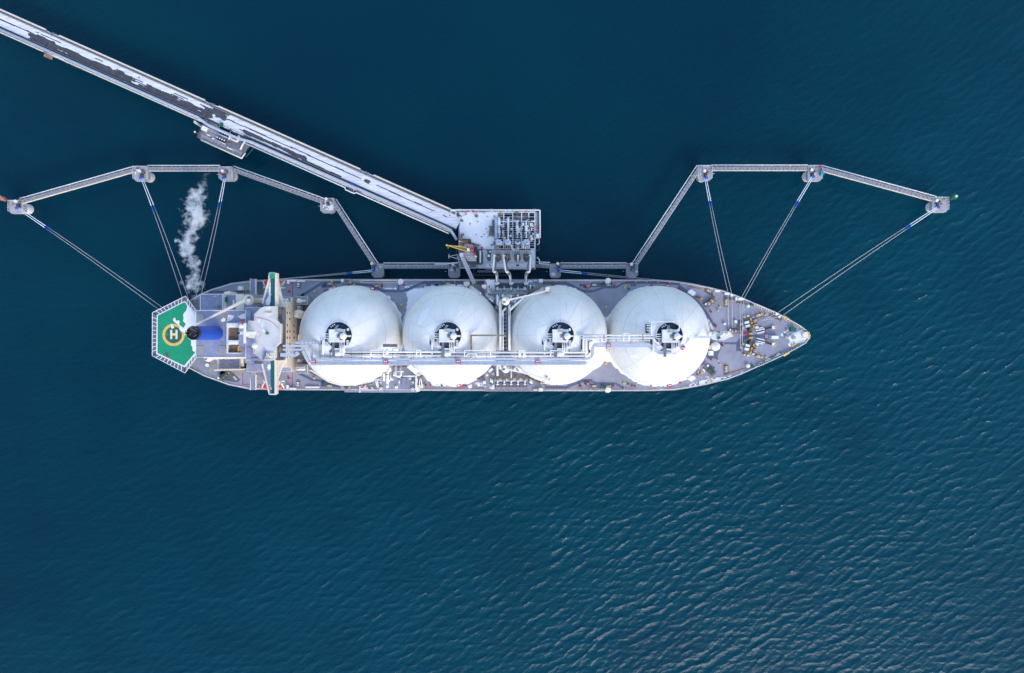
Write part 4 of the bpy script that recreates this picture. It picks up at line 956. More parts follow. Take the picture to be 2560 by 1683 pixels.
# ---- side machinery bay between tanks one and two (open-sea side)
deckbox('bay_platform', 'L', 1060, 270, 1990, 885, ZD + .001, ZD + .8, 'deck')
mk('side_platform', MB().prism(wl('L', [(205, 850), (1060, 850), (1060, 888), (1550, 888), (1570, 880), (1980, 880), (2060, 845), (2060, 870), (1990, 905), (1540, 912), (880, 908), (210, 900)], ZD + .2), ZD - .5, ZD + .2), M['grating'], ship)
me = protomesh('platform_plank', MB().box((0, 0, 0), 1.55, .55, .08), M['roof_grey'])
for k in range(9): inst('platform_plank', me, w('L', 275 + k * 92, 876, ZD + .22), 0, ship)
for pts, r, z in [([(1190, 240), (1190, 620)], .42, 22), ([(1340, 240), (1345, 360), (1280, 400), (1272, 800)], .5, 21), ([(1490, 240), (1490, 500), (1550, 520)], .3, 22), ([(1610, 260), (1610, 470), (1570, 515), (1500, 500)], .42, 20), ([(1545, 240), (1545, 380)], .2, 22),
                  ([(1500, 388), (1680, 388)], .25, 21), ([(1660, 498), (2000, 498)], .32, 19.5), ([(1215, 500), (1250, 500)], .25, 20), ([(1275, 240), (1275, 320), (1215, 340)], .16, 21), ([(1430, 350), (1395, 420), (1395, 510), (1500, 520)], .14, 20), ([(1350, 380), (1350, 540), (1380, 605)], .25, 19), ([(1395, 545), (1410, 605)], .25, 18)]:
    pipe('L', pts, z, r, 'white' if r > .22 else 'brownsteel', 'process_pipe')
for x, y in ((1190, 422), (1272, 460), (1272, 722), (1610, 292), (1345, 268)):
    p = w('L', x, y, 22 if x < 1200 else 21); mk('red_band', MB().bar((p[0] - .55, p[1], p[2] + .5), (p[0] + .55, p[1], p[2] + .5), .3, .1), M['red_line'], ship)
for x, y in ((1455, 420), (1440, 470), (1300, 605)):
    p = w('L', x, y, 19); mk('pressure_vessel', MB().ball((p[0], p[1], 18.4), .7, .8, .8, 14, 10), M['white'], ship)
for x, y, r in ((1112, 482, 50), (1112, 828, 55), (1905, 838, 52), (1490, 778, 40)):
    p = w('L', x, y, 17); rr = r / 9.917 * KPX * 288
    rl = mk('hose_reel', MB().cyl(p, rr, ZD + .8, ZD + 1.5, 28), M['white'] if r == 40 else M['grating'], ship)
    mk('reel_hub', MB().cyl(p, rr * .5, ZD + 1.5, ZD + 1.9, 20), M['white'], rl)
    if r != 40: mk('reel_flange', MB().ring(p, rr * .82, rr, ZD + 1.5, ZD + 1.8, 28), M['white'], rl)
deckbox('plate_hatch', 'L', 1635, 550, 1725, 795, ZD + .81, ZD + 1.2, 'roof_grey')
for x0, y0, x1, y1 in ((1805, 540, 1860, 590), (1882, 625, 1935, 680), (1552, 610, 1575, 700), (1090, 555, 1125, 580), (1090, 600, 1120, 625), (1090, 650, 1118, 680)): deckbox('deck_locker', 'L', x0, y0, x1, y1, ZD + .81, ZD + 1.8, 'white')
mk('inclined_conveyor', MB().bar(w('L', 1800, 240, 25), w('L', 2030, 440, 20), 1.8, .6), M['pipe'], ship)
mk('hose_crane', MB().prism(wl('L', [(1985, 460), (2060, 430), (2085, 470), (2070, 500), (2000, 505)], 21), ZD, 21), M['cream'], ship)
mk('crane_arm', MB().bar(w('L', 1990, 480, 20), w('L', 1985, 840, 19), .6, .8), M['cream'], ship)
for a, b, m in (((2020, 555), (2000, 715), 'cream'), ((2085, 555), (2065, 720), 'cream'), ((2045, 560), (2025, 700), 'rope_blue'), ((2100, 560), (2135, 720), 'cream'), ((2085, 560), (2100, 715), 'brown')):
    mk('lifting_leg', MB().bar(w('L', *a, 20), w('L', *b, 18.5), .35, .5), M[m], ship)
deckbox('davit_base', 'L', 2060, 720, 2150, 805, ZD, 18.5, 'cream'); deckbox('davit_base', 'L', 1985, 730, 2055, 890, ZD, 17.5, 'white'); deckbox('davit_head', 'L', 2010, 510, 2105, 550, ZD, 20, 'steel')
deckbox('provision_locker', 'L', 980, 565, 1085, 620, ZD, 18, 'duct')
for a, b in (((985, 620), (1030, 790)), ((1025, 620), (1060, 790))): mk('ladder_side', MB().bar(w('L', *a, 18), w('L', *b, 15.8), .35, .35), M['cream'], ship)
deckbox('anchor_box', 'L', 110, 740, 365, 850, ZD, ZD + 1.2, 'grating'); deckbox('tool_rack', 'L', 205, 778, 295, 822, ZD + 1.21, ZD + 1.7, 'brown'); deckbox('green_rack', 'L', 200, 738, 310, 755, ZD + 1.21, ZD + 1.6, 'valve_green')
mk('side_fairlead', MB().prism(rect('L', 575, 755, 592, 912, 17), ZD, 17), M['cream'], ship)
pipe('L', [(400, 850), (1010, 850)], ZD + 1, .1, 'pipe', 'side_rail')
for x0, x1 in ((760, 800), (800, 850), (870, 910)): deckbox('stowed_gear', 'L', x0, 730, x1, 775, ZD, ZD + 1.1, 'brownsteel')

# ---- deck fittings along the sides (port lockers, vents, hydrants)
def fit(f, pts, m, name, r=.42, h=.9, box_=False):
    me = protomesh(name, MB().box((0, 0, 0), r * 2, r * 1.7, h) if box_ else MB().cyl((0, 0), r, 0, h * .8, 12).cyl((0, 0), r * .7, h * .8, h, 12), M[m])
    for x, y in pts: inst(name, me, w(f, x, y, ZD + .03), 0, ship)
fit('B', [(490, 222), (750, 155), (1150, 158), (1415, 158), (1700, 158), (15, 238), (560, 1360), (930, 1382), (1745, 1385), (10, 1298)], 'red', 'fire_hydrant', .42)
fit('C', [(298, 155), (1475, 158), (385, 1388), (1525, 1390), (1800, 1390), (1855, 160)], 'red', 'fire_hydrant', .42)
fit('D', [(192, 162), (565, 162), (778, 160), (1022, 163), (1367, 208), (1605, 320), (1745, 488), (138, 1390), (553, 1392), (780, 1392), (1014, 1395), (1368, 1352), (1605, 1237), (1745, 1070), (1805, 658), (1890, 897)], 'red', 'fire_hydrant', .42)
fit('B', [(460, 235), (1080, 155), (1148, 180), (1655, 182), (1732, 158), (1685, 1382), (1880, 1388)], 'valve_green', 'deck_valve', .38)
fit('D', [(155, 162), (208, 185), (815, 160), (743, 208), (1578, 303), (155, 1392), (210, 1362), (733, 1368), (815, 1392), (1578, 1250)], 'valve_green', 'deck_valve', .4)
fit('C', [(1820, 160), (1865, 182), (122, 1388), (412, 1388), (1818, 1392), (1870, 1365)], 'valve_green', 'deck_valve', .4)
fit('B', [(330, 238), (1388, 403), (325, 1298), (540, 120), (810, 158), (1080, 172)], 'orange', 'ullage_cap', .5)
fit('D', [(463, 430), (463, 1122), (1630, 328), (1632, 1232), (683, 1362), (700, 172), (690, 195)], 'orange', 'ullage_cap', .48)
fit('C', [(145, 122), (282, 122), (555, 122), (1382, 122), (1520, 122), (1658, 122), (1795, 122), (1655, 1432), (1795, 1432), (180, 1397), (200, 1397), (65, 1388)], 'orange', 'rail_light', .26)
fit('D', [(133, 122), (272, 122), (408, 122), (548, 122), (683, 124), (822, 124), (960, 125), (1098, 128), (1235, 132), (1375, 145), (133, 1430), (270, 1430), (408, 1430), (683, 1430)], 'orange', 'rail_light', .26)
bol = MB(); bol.box((0, 0, 0), 2.1, .8, .12); bol.cur = 1; bol.cyl((-.62, 0), .36, .12, .95, 12).cyl((.62, 0), .36, .12, .95, 12)
bolm = protomesh('bollard', bol, [M['white'], M['yellow']])
for f, x, y, a in [('B', 513, 145, 0), ('B', 508, 1392, 0), ('B', 1818, 160, 0), ('C', 58, 160, 0), ('C', 195, 145, 0), ('D', 320, 158, 0), ('D', 495, 158, 0), ('D', 320, 1398, 0), ('D', 495, 1398, 0), ('D', 1720, 232, -.5), ('D', 1728, 1327, .5),
                   ('A', 1050, 1312, -.9), ]:
    inst('bollard', bolm, w(f, x, y, ZD + .05), a, ship, (.9, .9, 1))
for f, x, y, a in [('E', 464, 372, 1.57), ('E', 464, 1188, 1.57), ('W', 690, 215, .35), ('W', 695, 1465, -.35)]:
    inst('bollard', bolm, w(f, x, y, ZD + .05), a, ship, (1.25, 1.25, 1.2))
for f, P in (('C', [(1880, 165), (1935, 195)]), ('C', [(1885, 1360), (1935, 1385)]), ('D', [(220, 158), (275, 198)]), ('D', [(220, 1355), (272, 1388)]), ('D', [(1195, 155), (1245, 182)]), ('D', [(1215, 1375), (1275, 1402)]), ('C', [(302, 1375), (355, 1405)]), ('B', [(538, 172), (590, 200)]), ('B', [(1005, 185), (1058, 220)])):
    (x0, y0), (x1, y1) = P
    b = mk('fire_box', MB().prism(rect(f, x0, y0, x1, y1, ZD + 1.2), ZD + .03, ZD + 1.2), M['red'], ship)
    mk('box_lid', MB().prism(rect(f, x0 + 10, y0 + 9, x1 - 10, y1 - 9, ZD + 1.3), ZD + 1.21, ZD + 1.35), M['white'], b)
def roundbox(name, f, pts, z1, m='white'):
    mk(name, MB().prism(wl(f, pts, z1), ZD + .03, z1), M[m], ship)
roundbox('store_hatch', 'D', [(1465, 250), (1490, 218), (1515, 215), (1560, 250), (1560, 268), (1530, 295)], ZD + 1.6)
roundbox('store_hatch', 'D', [(1465, 1310), (1530, 1265), (1560, 1290), (1560, 1310), (1510, 1342)], ZD + 1.6)
roundbox('store_hatch', 'B', [(1205, 300), (1230, 285), (1255, 320), (1230, 345)], ZD + 1.5)
for f, x, y in (('B', 135, 160), ('B', 130, 1370)):
    p = w(f, x, y, ZD); b = mk('hose_rack', MB().box((p[0], p[1], ZD + .03), 1.2, 2.2, .6), M['steel_dark'], ship)
    for dy in (-.6, .1, .7): mk('hose_coil', MB().box((p[0], p[1] + dy, ZD + .64), 1.0, .35, .4), M['white'], b)
for f, x, y in (('B', 435, 170), ('B', 430, 1365), ('D', 418, 160), ('D', 418, 1392), ('B', 1885, 155)):
    p = w(f, x, y, ZD); mk('valve_cluster', MB().box((p[0], p[1], ZD + .05), .9, .5, .7).box((p[0] + .5, p[1] + .5, ZD + .05), .5, .5, .9), M['valve_green'], ship)
deckbox('pilot_station', 'B', 645, 85, 775, 142, ZD, ZD + 1.6, 'grating'); deckbox('station_gear', 'B', 695, 95, 740, 125, ZD + 1.61, ZD + 2.1, 'brownsteel'); p = w('B', 668, 105, 17); mk('vent_drum', MB().cyl(p, .6, ZD + 1.61, ZD + 2.6, 14), M['white'], ship)
for f, x, y in (('B', 1378, 120), ('D', 490, 108), ('D', 490, 1440)):
    p = w(f, x, y, ZD + 1)
    b = mk('fairlead_stand', MB().lathe(p[:2], [(1.2, ZD + .02), (1.25, ZD + 1.0), (.9, ZD + 1.5), (.05, ZD + 1.55)], 9, False), M['white'], ship)
    mk('stand_hood', MB().box((p[0] - .7, p[1] - .5, ZD + .02), .9, 1.3, 1.4, .4).box((p[0] + .6, p[1] + .4, ZD + .02), 1.1, .9, 1.2, -.3), M['white'], b)
for f, x0, x1, y in (('B', 20, 60, 105), ('B', 60, 95, 105), ('B', 110, 205, 112), ('B', 20, 55, 1428), ('B', 58, 95, 1428), ('B', 210, 380, 1412)): deckbox('side_locker', f, x0, y - 10, x1, y + 9, ZD, ZD + .9, 'white')
mk('rail_ladder', MB().frame(rect('B', 890, 108, 1330, 132, ZD + .5), .18, ZD + .3, ZD + .6), M['cream'], ship)

# ---- winches
def winch(f, x, y, rot, m_drum, n_drum=2, sc=1.0):
    c = w(f, x, y, ZD); ca, sa = math.cos(rot), math.sin(rot)
    def tr(dx, dy): return (c[0] + (dx * ca - dy * sa) * sc, c[1] + (dx * sa + dy * ca) * sc)
    wi = mk('mooring_winch', MB().prism([tr(-2.6, -1.3), tr(2.6, -1.3), tr(2.6, 1.3), tr(-2.6, 1.3)], ZD + .05, ZD + .35), M['brownsteel'], ship)
    for k in range(n_drum):
        x0 = -.9 + k * 1.7
        a, b = tr(x0 - .6, 0), tr(x0 + .6, 0)
        mk('drum', MB().tube([(*a, ZD + 1.2), (*b, ZD + 1.2)], .78 * sc, 16), M[m_drum], wi)
        for e in (-.7, .7):
            p, q_ = tr(x0 + e - .06, 0), tr(x0 + e + .06, 0)
            mk('drum_flange', MB().tube([(*p, ZD + 1.2), (*q_, ZD + 1.2)], 1.05 * sc, 18), M['steel'], wi)
    p = tr(-2.2, 0); mk('winch_motor', MB().box((p[0], p[1], ZD + .36), 1.0 * sc, 1.5 * sc, 1.5, rot), M['steel'], wi)
    p = tr(-2.2, .6); mk('motor_cover', MB().cyl(p, .45 * sc, ZD + 1.87, ZD + 2.2, 14), M['white'], wi)
    p = tr(2.4, 0); mk('warping_head', MB().tube([(*tr(2.2, 0), ZD + 1.2), (*tr(2.7, 0), ZD + 1.2), (*tr(2.75, 0), ZD + 1.2)], [.3, .35, .5], 12), M['yellow'], wi)
winch('E', 262, 370, math.radians(38), 'drumrope'); winch('E', 262, 1200, math.radians(-42), 'valve_green'); winch('A', 935, 1290, math.radians(35), 'valve_green', 2, .95)
winch('E', 550, 722, 0, 'drumrope', 2, .8)
def windlass(s):
    Y = lambda y: 840 + s * (y - 840)
    f = 'W'
    def P(x, y, z): return w(f, x, Y(y), z)
    wl_ = mk('anchor_windlass', MB().prism([P(*q_, ZD) for q_ in ((345, 360), (420, 350), (490, 770), (440, 790))], ZD + .05, ZD + .9), M['brownsteel'], ship)
    mk('winch_bed', MB().prism([P(*q_, ZD) for q_ in ((205, 270), (340, 270), (470, 640), (300, 640))], ZD + .05, ZD + .35), M['steel'], wl_)
    for x, y, a in ((295, 440, .25), (322, 548, .25)):
        p = P(x, y, ZD); mk('winch_motor', MB().box((p[0], p[1], ZD + .36), 1.7, 1.0, 1.2, a * s), M['white'], wl_)
    for x, y, m in ((528, 380, 'drumrope'), (565, 505, 'drumrope'), (590, 592, 'white')):
        p = P(x, y, ZD); d = Vector((math.cos(-1.25 * s), math.sin(-1.25 * s), 0)) * .55
        c = Vector((p[0], p[1], ZD + 1.15))
        mk('drum', MB().tube([c - d, c + d], .82, 16), M[m], wl_)
        for e in (-1.25, 1.25): mk('drum_flange', MB().tube([c + d * e * .95, c + d * e * 1.1], 1.05, 16), M['brownsteel'] if e < 0 else M['pipe'], wl_)
    for x, y in ((440, 455), (495, 560), (410, 345)):
        p = P(x, y, ZD); mk('brake_gear', MB().box((p[0], p[1], ZD + .36), .5, 1.1, 1.3, .2 * s), M['yellow'], wl_)
    p = P(355, 640, ZD); mk('gypsy_wheel', MB().tube([(p[0] - .3, p[1], ZD + 1.2), (p[0] + .35, p[1], ZD + 1.2)], 1.0, 18), M['black'], wl_)
    mk('gear_case', MB().box((*P(430, 775, ZD)[:2], ZD + .05), 1.4, .8, 1.1), M['yellow'], wl_)
    mk('chain_channel', MB().bar(P(630, 705, ZD + .5), P(1075, 585, ZD + .5), .55, .35), M['black'], wl_)
    for o_ in (-1, 1):
        mk('channel_guard', MB().bar(P(615 + 15 * o_, 735 - 45 * (o_ < 0) + 30 * (o_ > 0), ZD + .6), P(860, 700 - 68 * (o_ < 0) + 10 * (o_ > 0), ZD + .6), .4, .5), M['white'], wl_)
    mk('channel_guard', MB().bar(P(640, 620, ZD + .6), P(810, 595, ZD + .6), .5, .5), M['pipe'], wl_)
    mk('chain_stopper', MB().box((*P(1098, 590, ZD)[:2], ZD + .05), 1.1, 1.1, 1.0), M['white'], wl_)
    mk('hawse_hole', MB().cyl(P(1145, 570, ZD), .62, ZD + .05, ZD + .12, 18), mat('hawse_red', (.16, .02, .02), .6) if 'hawse_red' not in bpy.data.materials else bpy.data.materials['hawse_red'], wl_)
    mk('hawse_rim', MB().ring(P(1140, 575, ZD), .65, .95, ZD + .05, ZD + .16, 24), M['orange'], wl_)
    for x, y in ((240, 270), (345, 245)): mk('control_stand', MB().box((*P(x, y, ZD)[:2], ZD + .05), .95, .6, .9, .2), M['orange'] if x < 300 else M['cream'], wl_)
    mk('stopper_base', MB().box((*P(500, 290, ZD)[:2], ZD + .05), .8, .6, .9, .4 * s), M['white'], wl_)
    for x, y in ((140, 487), (200, 597), (895, 195)):
        p = P(x, y, ZD); r = mk('pedestal_roller', MB().cyl(p, .38, ZD + .05, ZD + 1.0, 14), M['cream'], ship); mk('roller_cap', MB().cyl(p, .26, ZD + 1.0, ZD + 1.1, 12), M['yellow'], r)
windlass(1); windlass(-1)
for x, y in ((385, 432), (362, 475), (945, 525), (1205, 715), (365, 1085), (388, 1130)):
    p = w('E', x, y, ZD); r = mk('pedestal_roller', MB().cyl(p, .38, ZD + .05, ZD + 1.0, 14), M['cream'], ship); mk('roller_cap', MB().cyl(p, .26, ZD + 1.0, ZD + 1.1, 12), M['yellow'], r)
for x, y, r, m, h in ((345, 910, 56, 'white', 3.5), (740, 417, 20, 'white', 1.2), (738, 1147, 25, 'white', 1.2), (1203, 797, 23, 'grating', 1.0), (452, 634, 17, 'white', 1.2)):
    p = w('E', x, y, ZD + h); rr = r / 4.891 * KPX * (CAM_H - ZD - h)
    v_ = mk('deck_vent' if r < 50 else 'ventilator_house', MB().lathe(p[:2], [(rr * .85, ZD + .03), (rr * .85, ZD + h * .6), (rr, ZD + h * .65), (rr * .9, ZD + h), (.05, ZD + h * 1.06)], 28), M[m], ship)
    if r > 50: mk('vent_cap', MB().cyl(p, .35, ZD + h * 1.05, ZD + h * 1.2, 12), M['cream'], v_)
for x0, y0, x1, y1, z1, m, nm in [(1025, 782, 1108, 820, 2.0, 'white', 'bosun_hatch'), (1262, 680, 1325, 730, 1.8, 'valve_green', 'capstan_house'), (768, 388, 802, 412, 1.0, 'valve_green', 'rope_box'), (775, 1140, 810, 1168, 1.0, 'valve_green', 'rope_box'), (1278, 785, 1315, 822, 1.0, 'grating', 'mast_base'),
                               (570, 592, 602, 622, 1.2, 'white', 'deck_locker'), (572, 624, 602, 634, .9, 'yellow', 'locker_step'), (262, 965, 312, 1022, 2.5, 'white', 'deck_house_small'), (258, 900, 285, 950, 2.0, 'cream', 'deck_house_small'), (942, 765, 985, 815, .6, 'roof_grey', 'hatch_cover'),
                               (690, 748, 738, 768, .8, 'red', 'fire_box'), (945, 818, 985, 832, .8, 'red', 'fire_box'), (945, 730, 968, 746, .8, 'red', 'fire_box'), (580, 310, 605, 345, .8, 'white', 'deck_locker'), (330, 222, 392, 246, .7, 'white', 'roller_chock'), (448, 252, 508, 280, .8, 'white', 'roller_chock'), (522, 272, 555, 298, .8, 'white', 'roller_chock'), (615, 316, 680, 345, .8, 'white', 'roller_chock'),
                               (300, 730, 335, 765, 2.2, 'white', 'deck_locker'), (270, 735, 298, 780, 1.5, 'grating', 'deck_locker')]:
    deckbox(nm, 'E', x0, y0, x1, y1, ZD + .035, ZD + z1, m)
mk('hatch_front', MB().prism(wl('E', [(990, 770), (1022, 780), (1022, 822), (1000, 815)], ZD + 1), ZD + .03, ZD + 1), M['grating'], ship)
mk('stem_fitting', MB().prism(wl('E', [(1400, 770), (1425, 735), (1478, 735), (1490, 800), (1470, 815), (1420, 815)], ZD + 1.6), ZD + .02, ZD + 1.6), M['cream'], ship)
mk('stem_band', MB().bar(w('E', 1478, 732, ZD + 1.7), w('E', 1490, 812, ZD + 1.7), .4, .25), M['yellow'], ship)
for x, y, a in ((1195, 562, -.55), (1195, 1003, .55)): mk('panama_chock', MB().box(w('E', x, y, ZD - .3), 2.6, .9, .9, a), M['orange'], ship)
for x, y in ((1270, 900), (1300, 882)): mk('yellow_bitt', MB().cyl(w('E', x, y, ZD), .5, ZD, ZD + .9, 14), M['yellow'], ship)
for x, y in ((1100, 518), (1135, 548)): mk('fairlead_roller', MB().cyl(w('E', x - 25, y + 2, ZD), .5, ZD, ZD + .9, 14), M['white'], ship)
# bulwark stays along the bow
mb = MB()
nb = [(820, 390), (905, 425), (990, 462), (1080, 500), (1160, 545), (1240, 588), (1310, 625), (1380, 668), (1440, 715)]
sb = [(1440, 868), (1380, 900), (1300, 945), (1200, 998), (1110, 1042), (1020, 1085), (930, 1125), (850, 1160)]
for L_, ins_ in ((nb, 1), (sb, -1)):
    pr = None
    for (x0, y0), (x1, y1) in zip(L_, L_[1:]):
        for t in (0, .33, .66):
            x = x0 + (x1 - x0) * t; y = y0 + (y1 - y0) * t
            dx, dy = x1 - x0, y1 - y0; l = math.hypot(dx, dy)
            a = w('E', x, y, ZD + 1.1); b = w('E', x - dy / l * 24, y + dx / l * 24, ZD + .05)
            mb.bar(a, (b[0], b[1], ZD + .2), .14, .25)
    P_ = wl('E', L_, ZD + .7)
    for a, b in zip(P_, P_[1:]): mb.bar(a, b, .18, 1.3)
    mk('bow_bulwark', mb, M['cream'], ship); mb = MB()
# forward mast / walkway end
fm = mk('foremast_platform', MB().prism(wl('E', [(270, 780), (340, 740), (500, 725), (545, 785), (500, 800), (430, 835), (310, 830)], 30), 29.4, 30), M['white'], ship)
mk('mast_post', MB().cyl(w('E', 420, 785, 28), .8, ZD, 29.4, 14), M['white'], fm)
for k, (x, y) in enumerate(((372, 735), (370, 808), (430, 760), (470, 770), (400, 790), (490, 745))):
    mk('mast_fitting', MB().box(w('E', x, y, 30.01), 1.0, .9, .8 + .3 * (k % 3), k * .5), M['valve_green'] if k < 2 else M['white'], fm)
mb = MB(); mb.rail(wl('E', [(270, 780), (340, 740), (500, 725), (545, 785), (500, 800), (430, 835), (310, 830), (270, 780)], 30), 1.1, .07, 1.6); mk('mast_railing', mb, M['cream'], fm)
mk('ladder_tower', MB().bar(w('E', 270, 740, 36), w('E', 270, 800, 30.5), 1.2, .4), M['pipe'], fm)
for i, (x, y) in enumerate(((240, 600), (262, 640), (280, 690), (262, 660))):
    mk('side_bracket', MB().box(w('E', x, y, ZD + .03), .9, 1.4, 1.2 + .3 * i, .5), M['cream'] if i % 2 else M['pipe'], ship)

# ================================================================== ROPES
def rope(P0, Pm, extra, label, group):
    a = Vector(P0); b = Vector(Pm)
    L = (b - a).length; tl = min(.2 * L, 14)
    e = empty('mooring_rope', a, label, 'rope', group)
    def cat_(t):
        p = a.lerp(b, t); p.z -= .022 * L * 4 * t * (1 - t); return p
    t1 = tl / L; t2 = t1 + 2.2 / L
    mk('rope_tail', MB().tube([cat_(t) for t in np.linspace(0, t1, 4)], .15, 6), M['tail'], e)
    mk('blue_sleeve', MB().tube([cat_(t) for t in np.linspace(t1, t2, 3)], .2, 6), M['rope_blue'], e)
    mk('rope_line', MB().tube([cat_(t) for t in np.linspace(t2, 1, 14)] + [Vector(p) for p in extra], .088, 6), M['rope'], e)
ZR = 9.6; ZS = ZD + .7
RP = [((46, 521.5), (458, 807), (458, 820), [], [], 'outermost left dolphin to the stern'),
      ((354.5, 446), (470, 792), (485, 788), [], [], 'dolphin left of the steam to the stern'),
      ((561.5, 446), (487, 752), (503, 737), [], [], 'dolphin right of the steam to the stern'),
      ((934, 677), (655, 701.5), (662, 701.2), [], [], 'square dolphin left of the platform'),
      ((1397.5, 677), (1690, 706.5), (1683, 703.5), [], [], 'square dolphin right of the platform'),
      ((1764, 446), (1820, 732), (1829.5, 735), [(495, 700)], [(545, 690)], 'dolphin topping the steep right catwalk'),
      ((2031, 443.5), (1853.5, 744), (1860, 746.5), [(640, 480), (640, 915)], [(668, 500), (664, 870)], 'dolphin with the blue cabinet'),
      ((2343, 519.5), (1943, 783), (1956, 789.5), [(850, 620)], [(860, 610)], 'outermost right dolphin to the bow')]
for p0, pa, pb, ea, eb, txt in RP:
    for k, (pp, ex) in enumerate(((pa, ea), (pb, eb))):
        o_ = .35 * (1 if k else -1)
        a = Vector(w('P', *p0, ZR)); b = Vector(w('P', *pp, ZS)); d = (b - a).normalized(); n = Vector((-d.y, d.x, 0))
        sgn = 1 if (Vector(w('P', *pb, ZS)) - Vector(w('P', *pa, ZS))).dot(n) > 0 else -1
        a = a + n * o_ * sgn
        side = 'left' if abs(pb[0] - pa[0]) < 0 else ''
        if p0[0] in (46,): nm = ('upper', 'lower')[k]
        elif p0[0] in (934,): nm = ('farther-reaching', 'shorter')[k]
        elif p0[0] in (1397.5,): nm = ('farther-reaching', 'shorter')[k]
        else: nm = ('left', 'right')[k]
        rope(a, b, wl('E', ex, ZD + .9) if ex else [], f'{nm} mooring rope of the pair from the {txt}', 'mooring ropes')

# ================================================================== JETTY
ZJ = 11.0
# --- dolphins
ZDL = 8.0
DOL = [((23, 501, 60, 533.5), (73.3, 524), 'outermost left mooring dolphin with a red beacon'),
       ((334, 416, 370.5, 452.4), (376, 444.5), 'mooring dolphin left of the steam plume with white round pile'),
       ((549, 417.5, 582.5, 452), (583, 442.5), 'mooring dolphin right of the steam plume with white round pile'),
       ((802, 496, 836, 532), (829, 523), 'snow-topped walkway dolphin near the middle of the long trestle'),
       ((930, 660, 959, 694), None, 'square dolphin with ropes left of the loading platform'),
       ((1121, 659, 1150, 695), None, 'snowy square dolphin touching the loading platform by the crane'),
       ((1374, 660, 1402, 695), None, 'square dolphin with ropes just right of the loading platform'),
       ((1566, 659, 1594, 694), None, 'square dolphin at the foot of the steep right-hand catwalk'),
       ((1744, 414, 1780, 451), (1752, 444), 'mooring dolphin at the top of the steep right-hand catwalk'),
       ((2019, 414, 2054.5, 452.5), (2016.5, 443), 'mooring dolphin with a small blue cabinet'),
       ((2330, 493, 2369.5, 530.5), (2325, 519.5), 'outermost right mooring dolphin with a green beacon')]
rope_start = {0: RP[0][0], 1: RP[1][0], 2: RP[2][0], 4: RP[3][0], 6: RP[4][0], 8: RP[5][0], 9: RP[6][0], 10: RP[7][0]}
for i, (b, pl, lab) in enumerate(DOL):
    x0, y0, x1, y1 = b; cc = w('P', (x0 + x1) / 2, (y0 + y1) / 2, ZDL)
    d = empty('mooring_dolphin', (cc[0], cc[1], 0), lab, 'dolphin', 'mooring dolphins')
    r = 5
    cap = mk('cap', MB().prism(wl('P', [(x0, y0), (x1, y0), (x1, y1 - r), (x1 - r, y1), (x0 + r, y1), (x0, y1 - r)], ZDL), ZDL - 2.0, ZDL), M['concrete'], d)
    if pl:
        p = w('P', *pl, 0); mk('pile', MB().cyl(p, 2.1, -4, ZDL - 1.6, 32), M['pile'], d)
        mk('pile_collar', MB().ring(p, 2.101, 2.25, .2, .8, 32), M['pile'], d)
    else:
        for sx in (-1, 1):
            for sy in (-1, 1): mk('pile', MB().cyl((cc[0] + sx * 1.5, cc[1] + sy * 2.0), .6, -4, ZDL - 2, 14), M['steel_dark'], d)
        fy = w('P', 0, y1, ZDL)[1]
        mk('fender', MB().box((cc[0], fy - .35, ZDL - 5), 3.6, .5, 4.6), M['black'], d)
    hx, hy = rope_start.get(i, ((x0 + x1) / 2 + 1, (y0 + y1) / 2 + 2))
    h = w('P', hx, hy, ZDL + .5)
    random.seed(40 + i)
    hk = mk('release_hook', MB().box((h[0], h[1] + 1.1, ZDL), 1.2, 1.6, 1.0), M['steel_dark'], d)
    mk('hook_arm', MB().bar((h[0] - .3, h[1] + 1.0, ZDL + 1.3), (h[0], h[1], ZDL + 1.5), .35, .5).bar((h[0] + .3, h[1] + 1.0, ZDL + 1.3), (h[0], h[1], ZDL + 1.5), .35, .5), M['steel'], hk)
    if i in rope_start: mk('blue_eye', MB().ball((h[0], h[1], ZDL + 1.55), .75, .75, .3, 12, 8), M['rope_blue'], hk)
    mk('capstan', MB().cyl((h[0] - .6, h[1] + 3.0, 0), .5, ZDL, ZDL + 1.4, 12).cyl((h[0] - .6, h[1] + 3.0), .65, ZDL + 1.4, ZDL + 1.6, 12), M['white'], d)
    mk('control_box', MB().box((h[0] + 1.0, h[1] + 2.6, ZDL), .7, .9, 1.3), M['brownsteel'], d)
    mk('stain_slab', MB().box((h[0] + random.uniform(-1.4, 1.4), h[1] + 3.3, ZDL), 1.6, .9, .25, random.uniform(0, 1)), M['brownsteel'], d)
    for kq in range(4):
        qx, qy = random.uniform(-2.2, 2.2), random.uniform(-.6, 2.6)
        mk('deck_gear', MB().box((cc[0] + qx, cc[1] + qy, ZDL), random.uniform(.4, 1.1), random.uniform(.3, .8), random.uniform(.15, .7), random.uniform(0, 1.5)), M[random.choice(['brownsteel', 'steel', 'white', 'concrete', 'rust'])], d)
    mk('ladder', MB().rail([(cc[0] + (3.3 if i > 7 else -3.3), cc[1] - .4, ZDL - .4), (cc[0] + (4.2 if i > 7 else -4.2), cc[1] - .2, ZDL - .4)], .5, .05, .8), M['white'], d)
    mk('cap_railing', MB().rail(wl('P', [(x0 + .7, y1 - r), (x0 + .7, y0 + .7), (x1 - .7, y0 + .7), (x1 - .7, y1 - r)], ZDL), 1.1, .05, 1.6), M['pipe'], d)
    if i in (2, 3, 4, 7, 5, 9): mk('life_ring_box', MB().box((*w('P', x0 + (2 if i != 9 else 30), y0 + (16 if i == 2 else 3), ZDL)[:2], ZDL), .9, .6, .9), M['red'], d)
    if i == 9: mk('blue_cabinet', MB().box(w('P', 2051.5, 434.5, ZDL), 1.1, 1.7, 1.6), M['paleblue'], d)
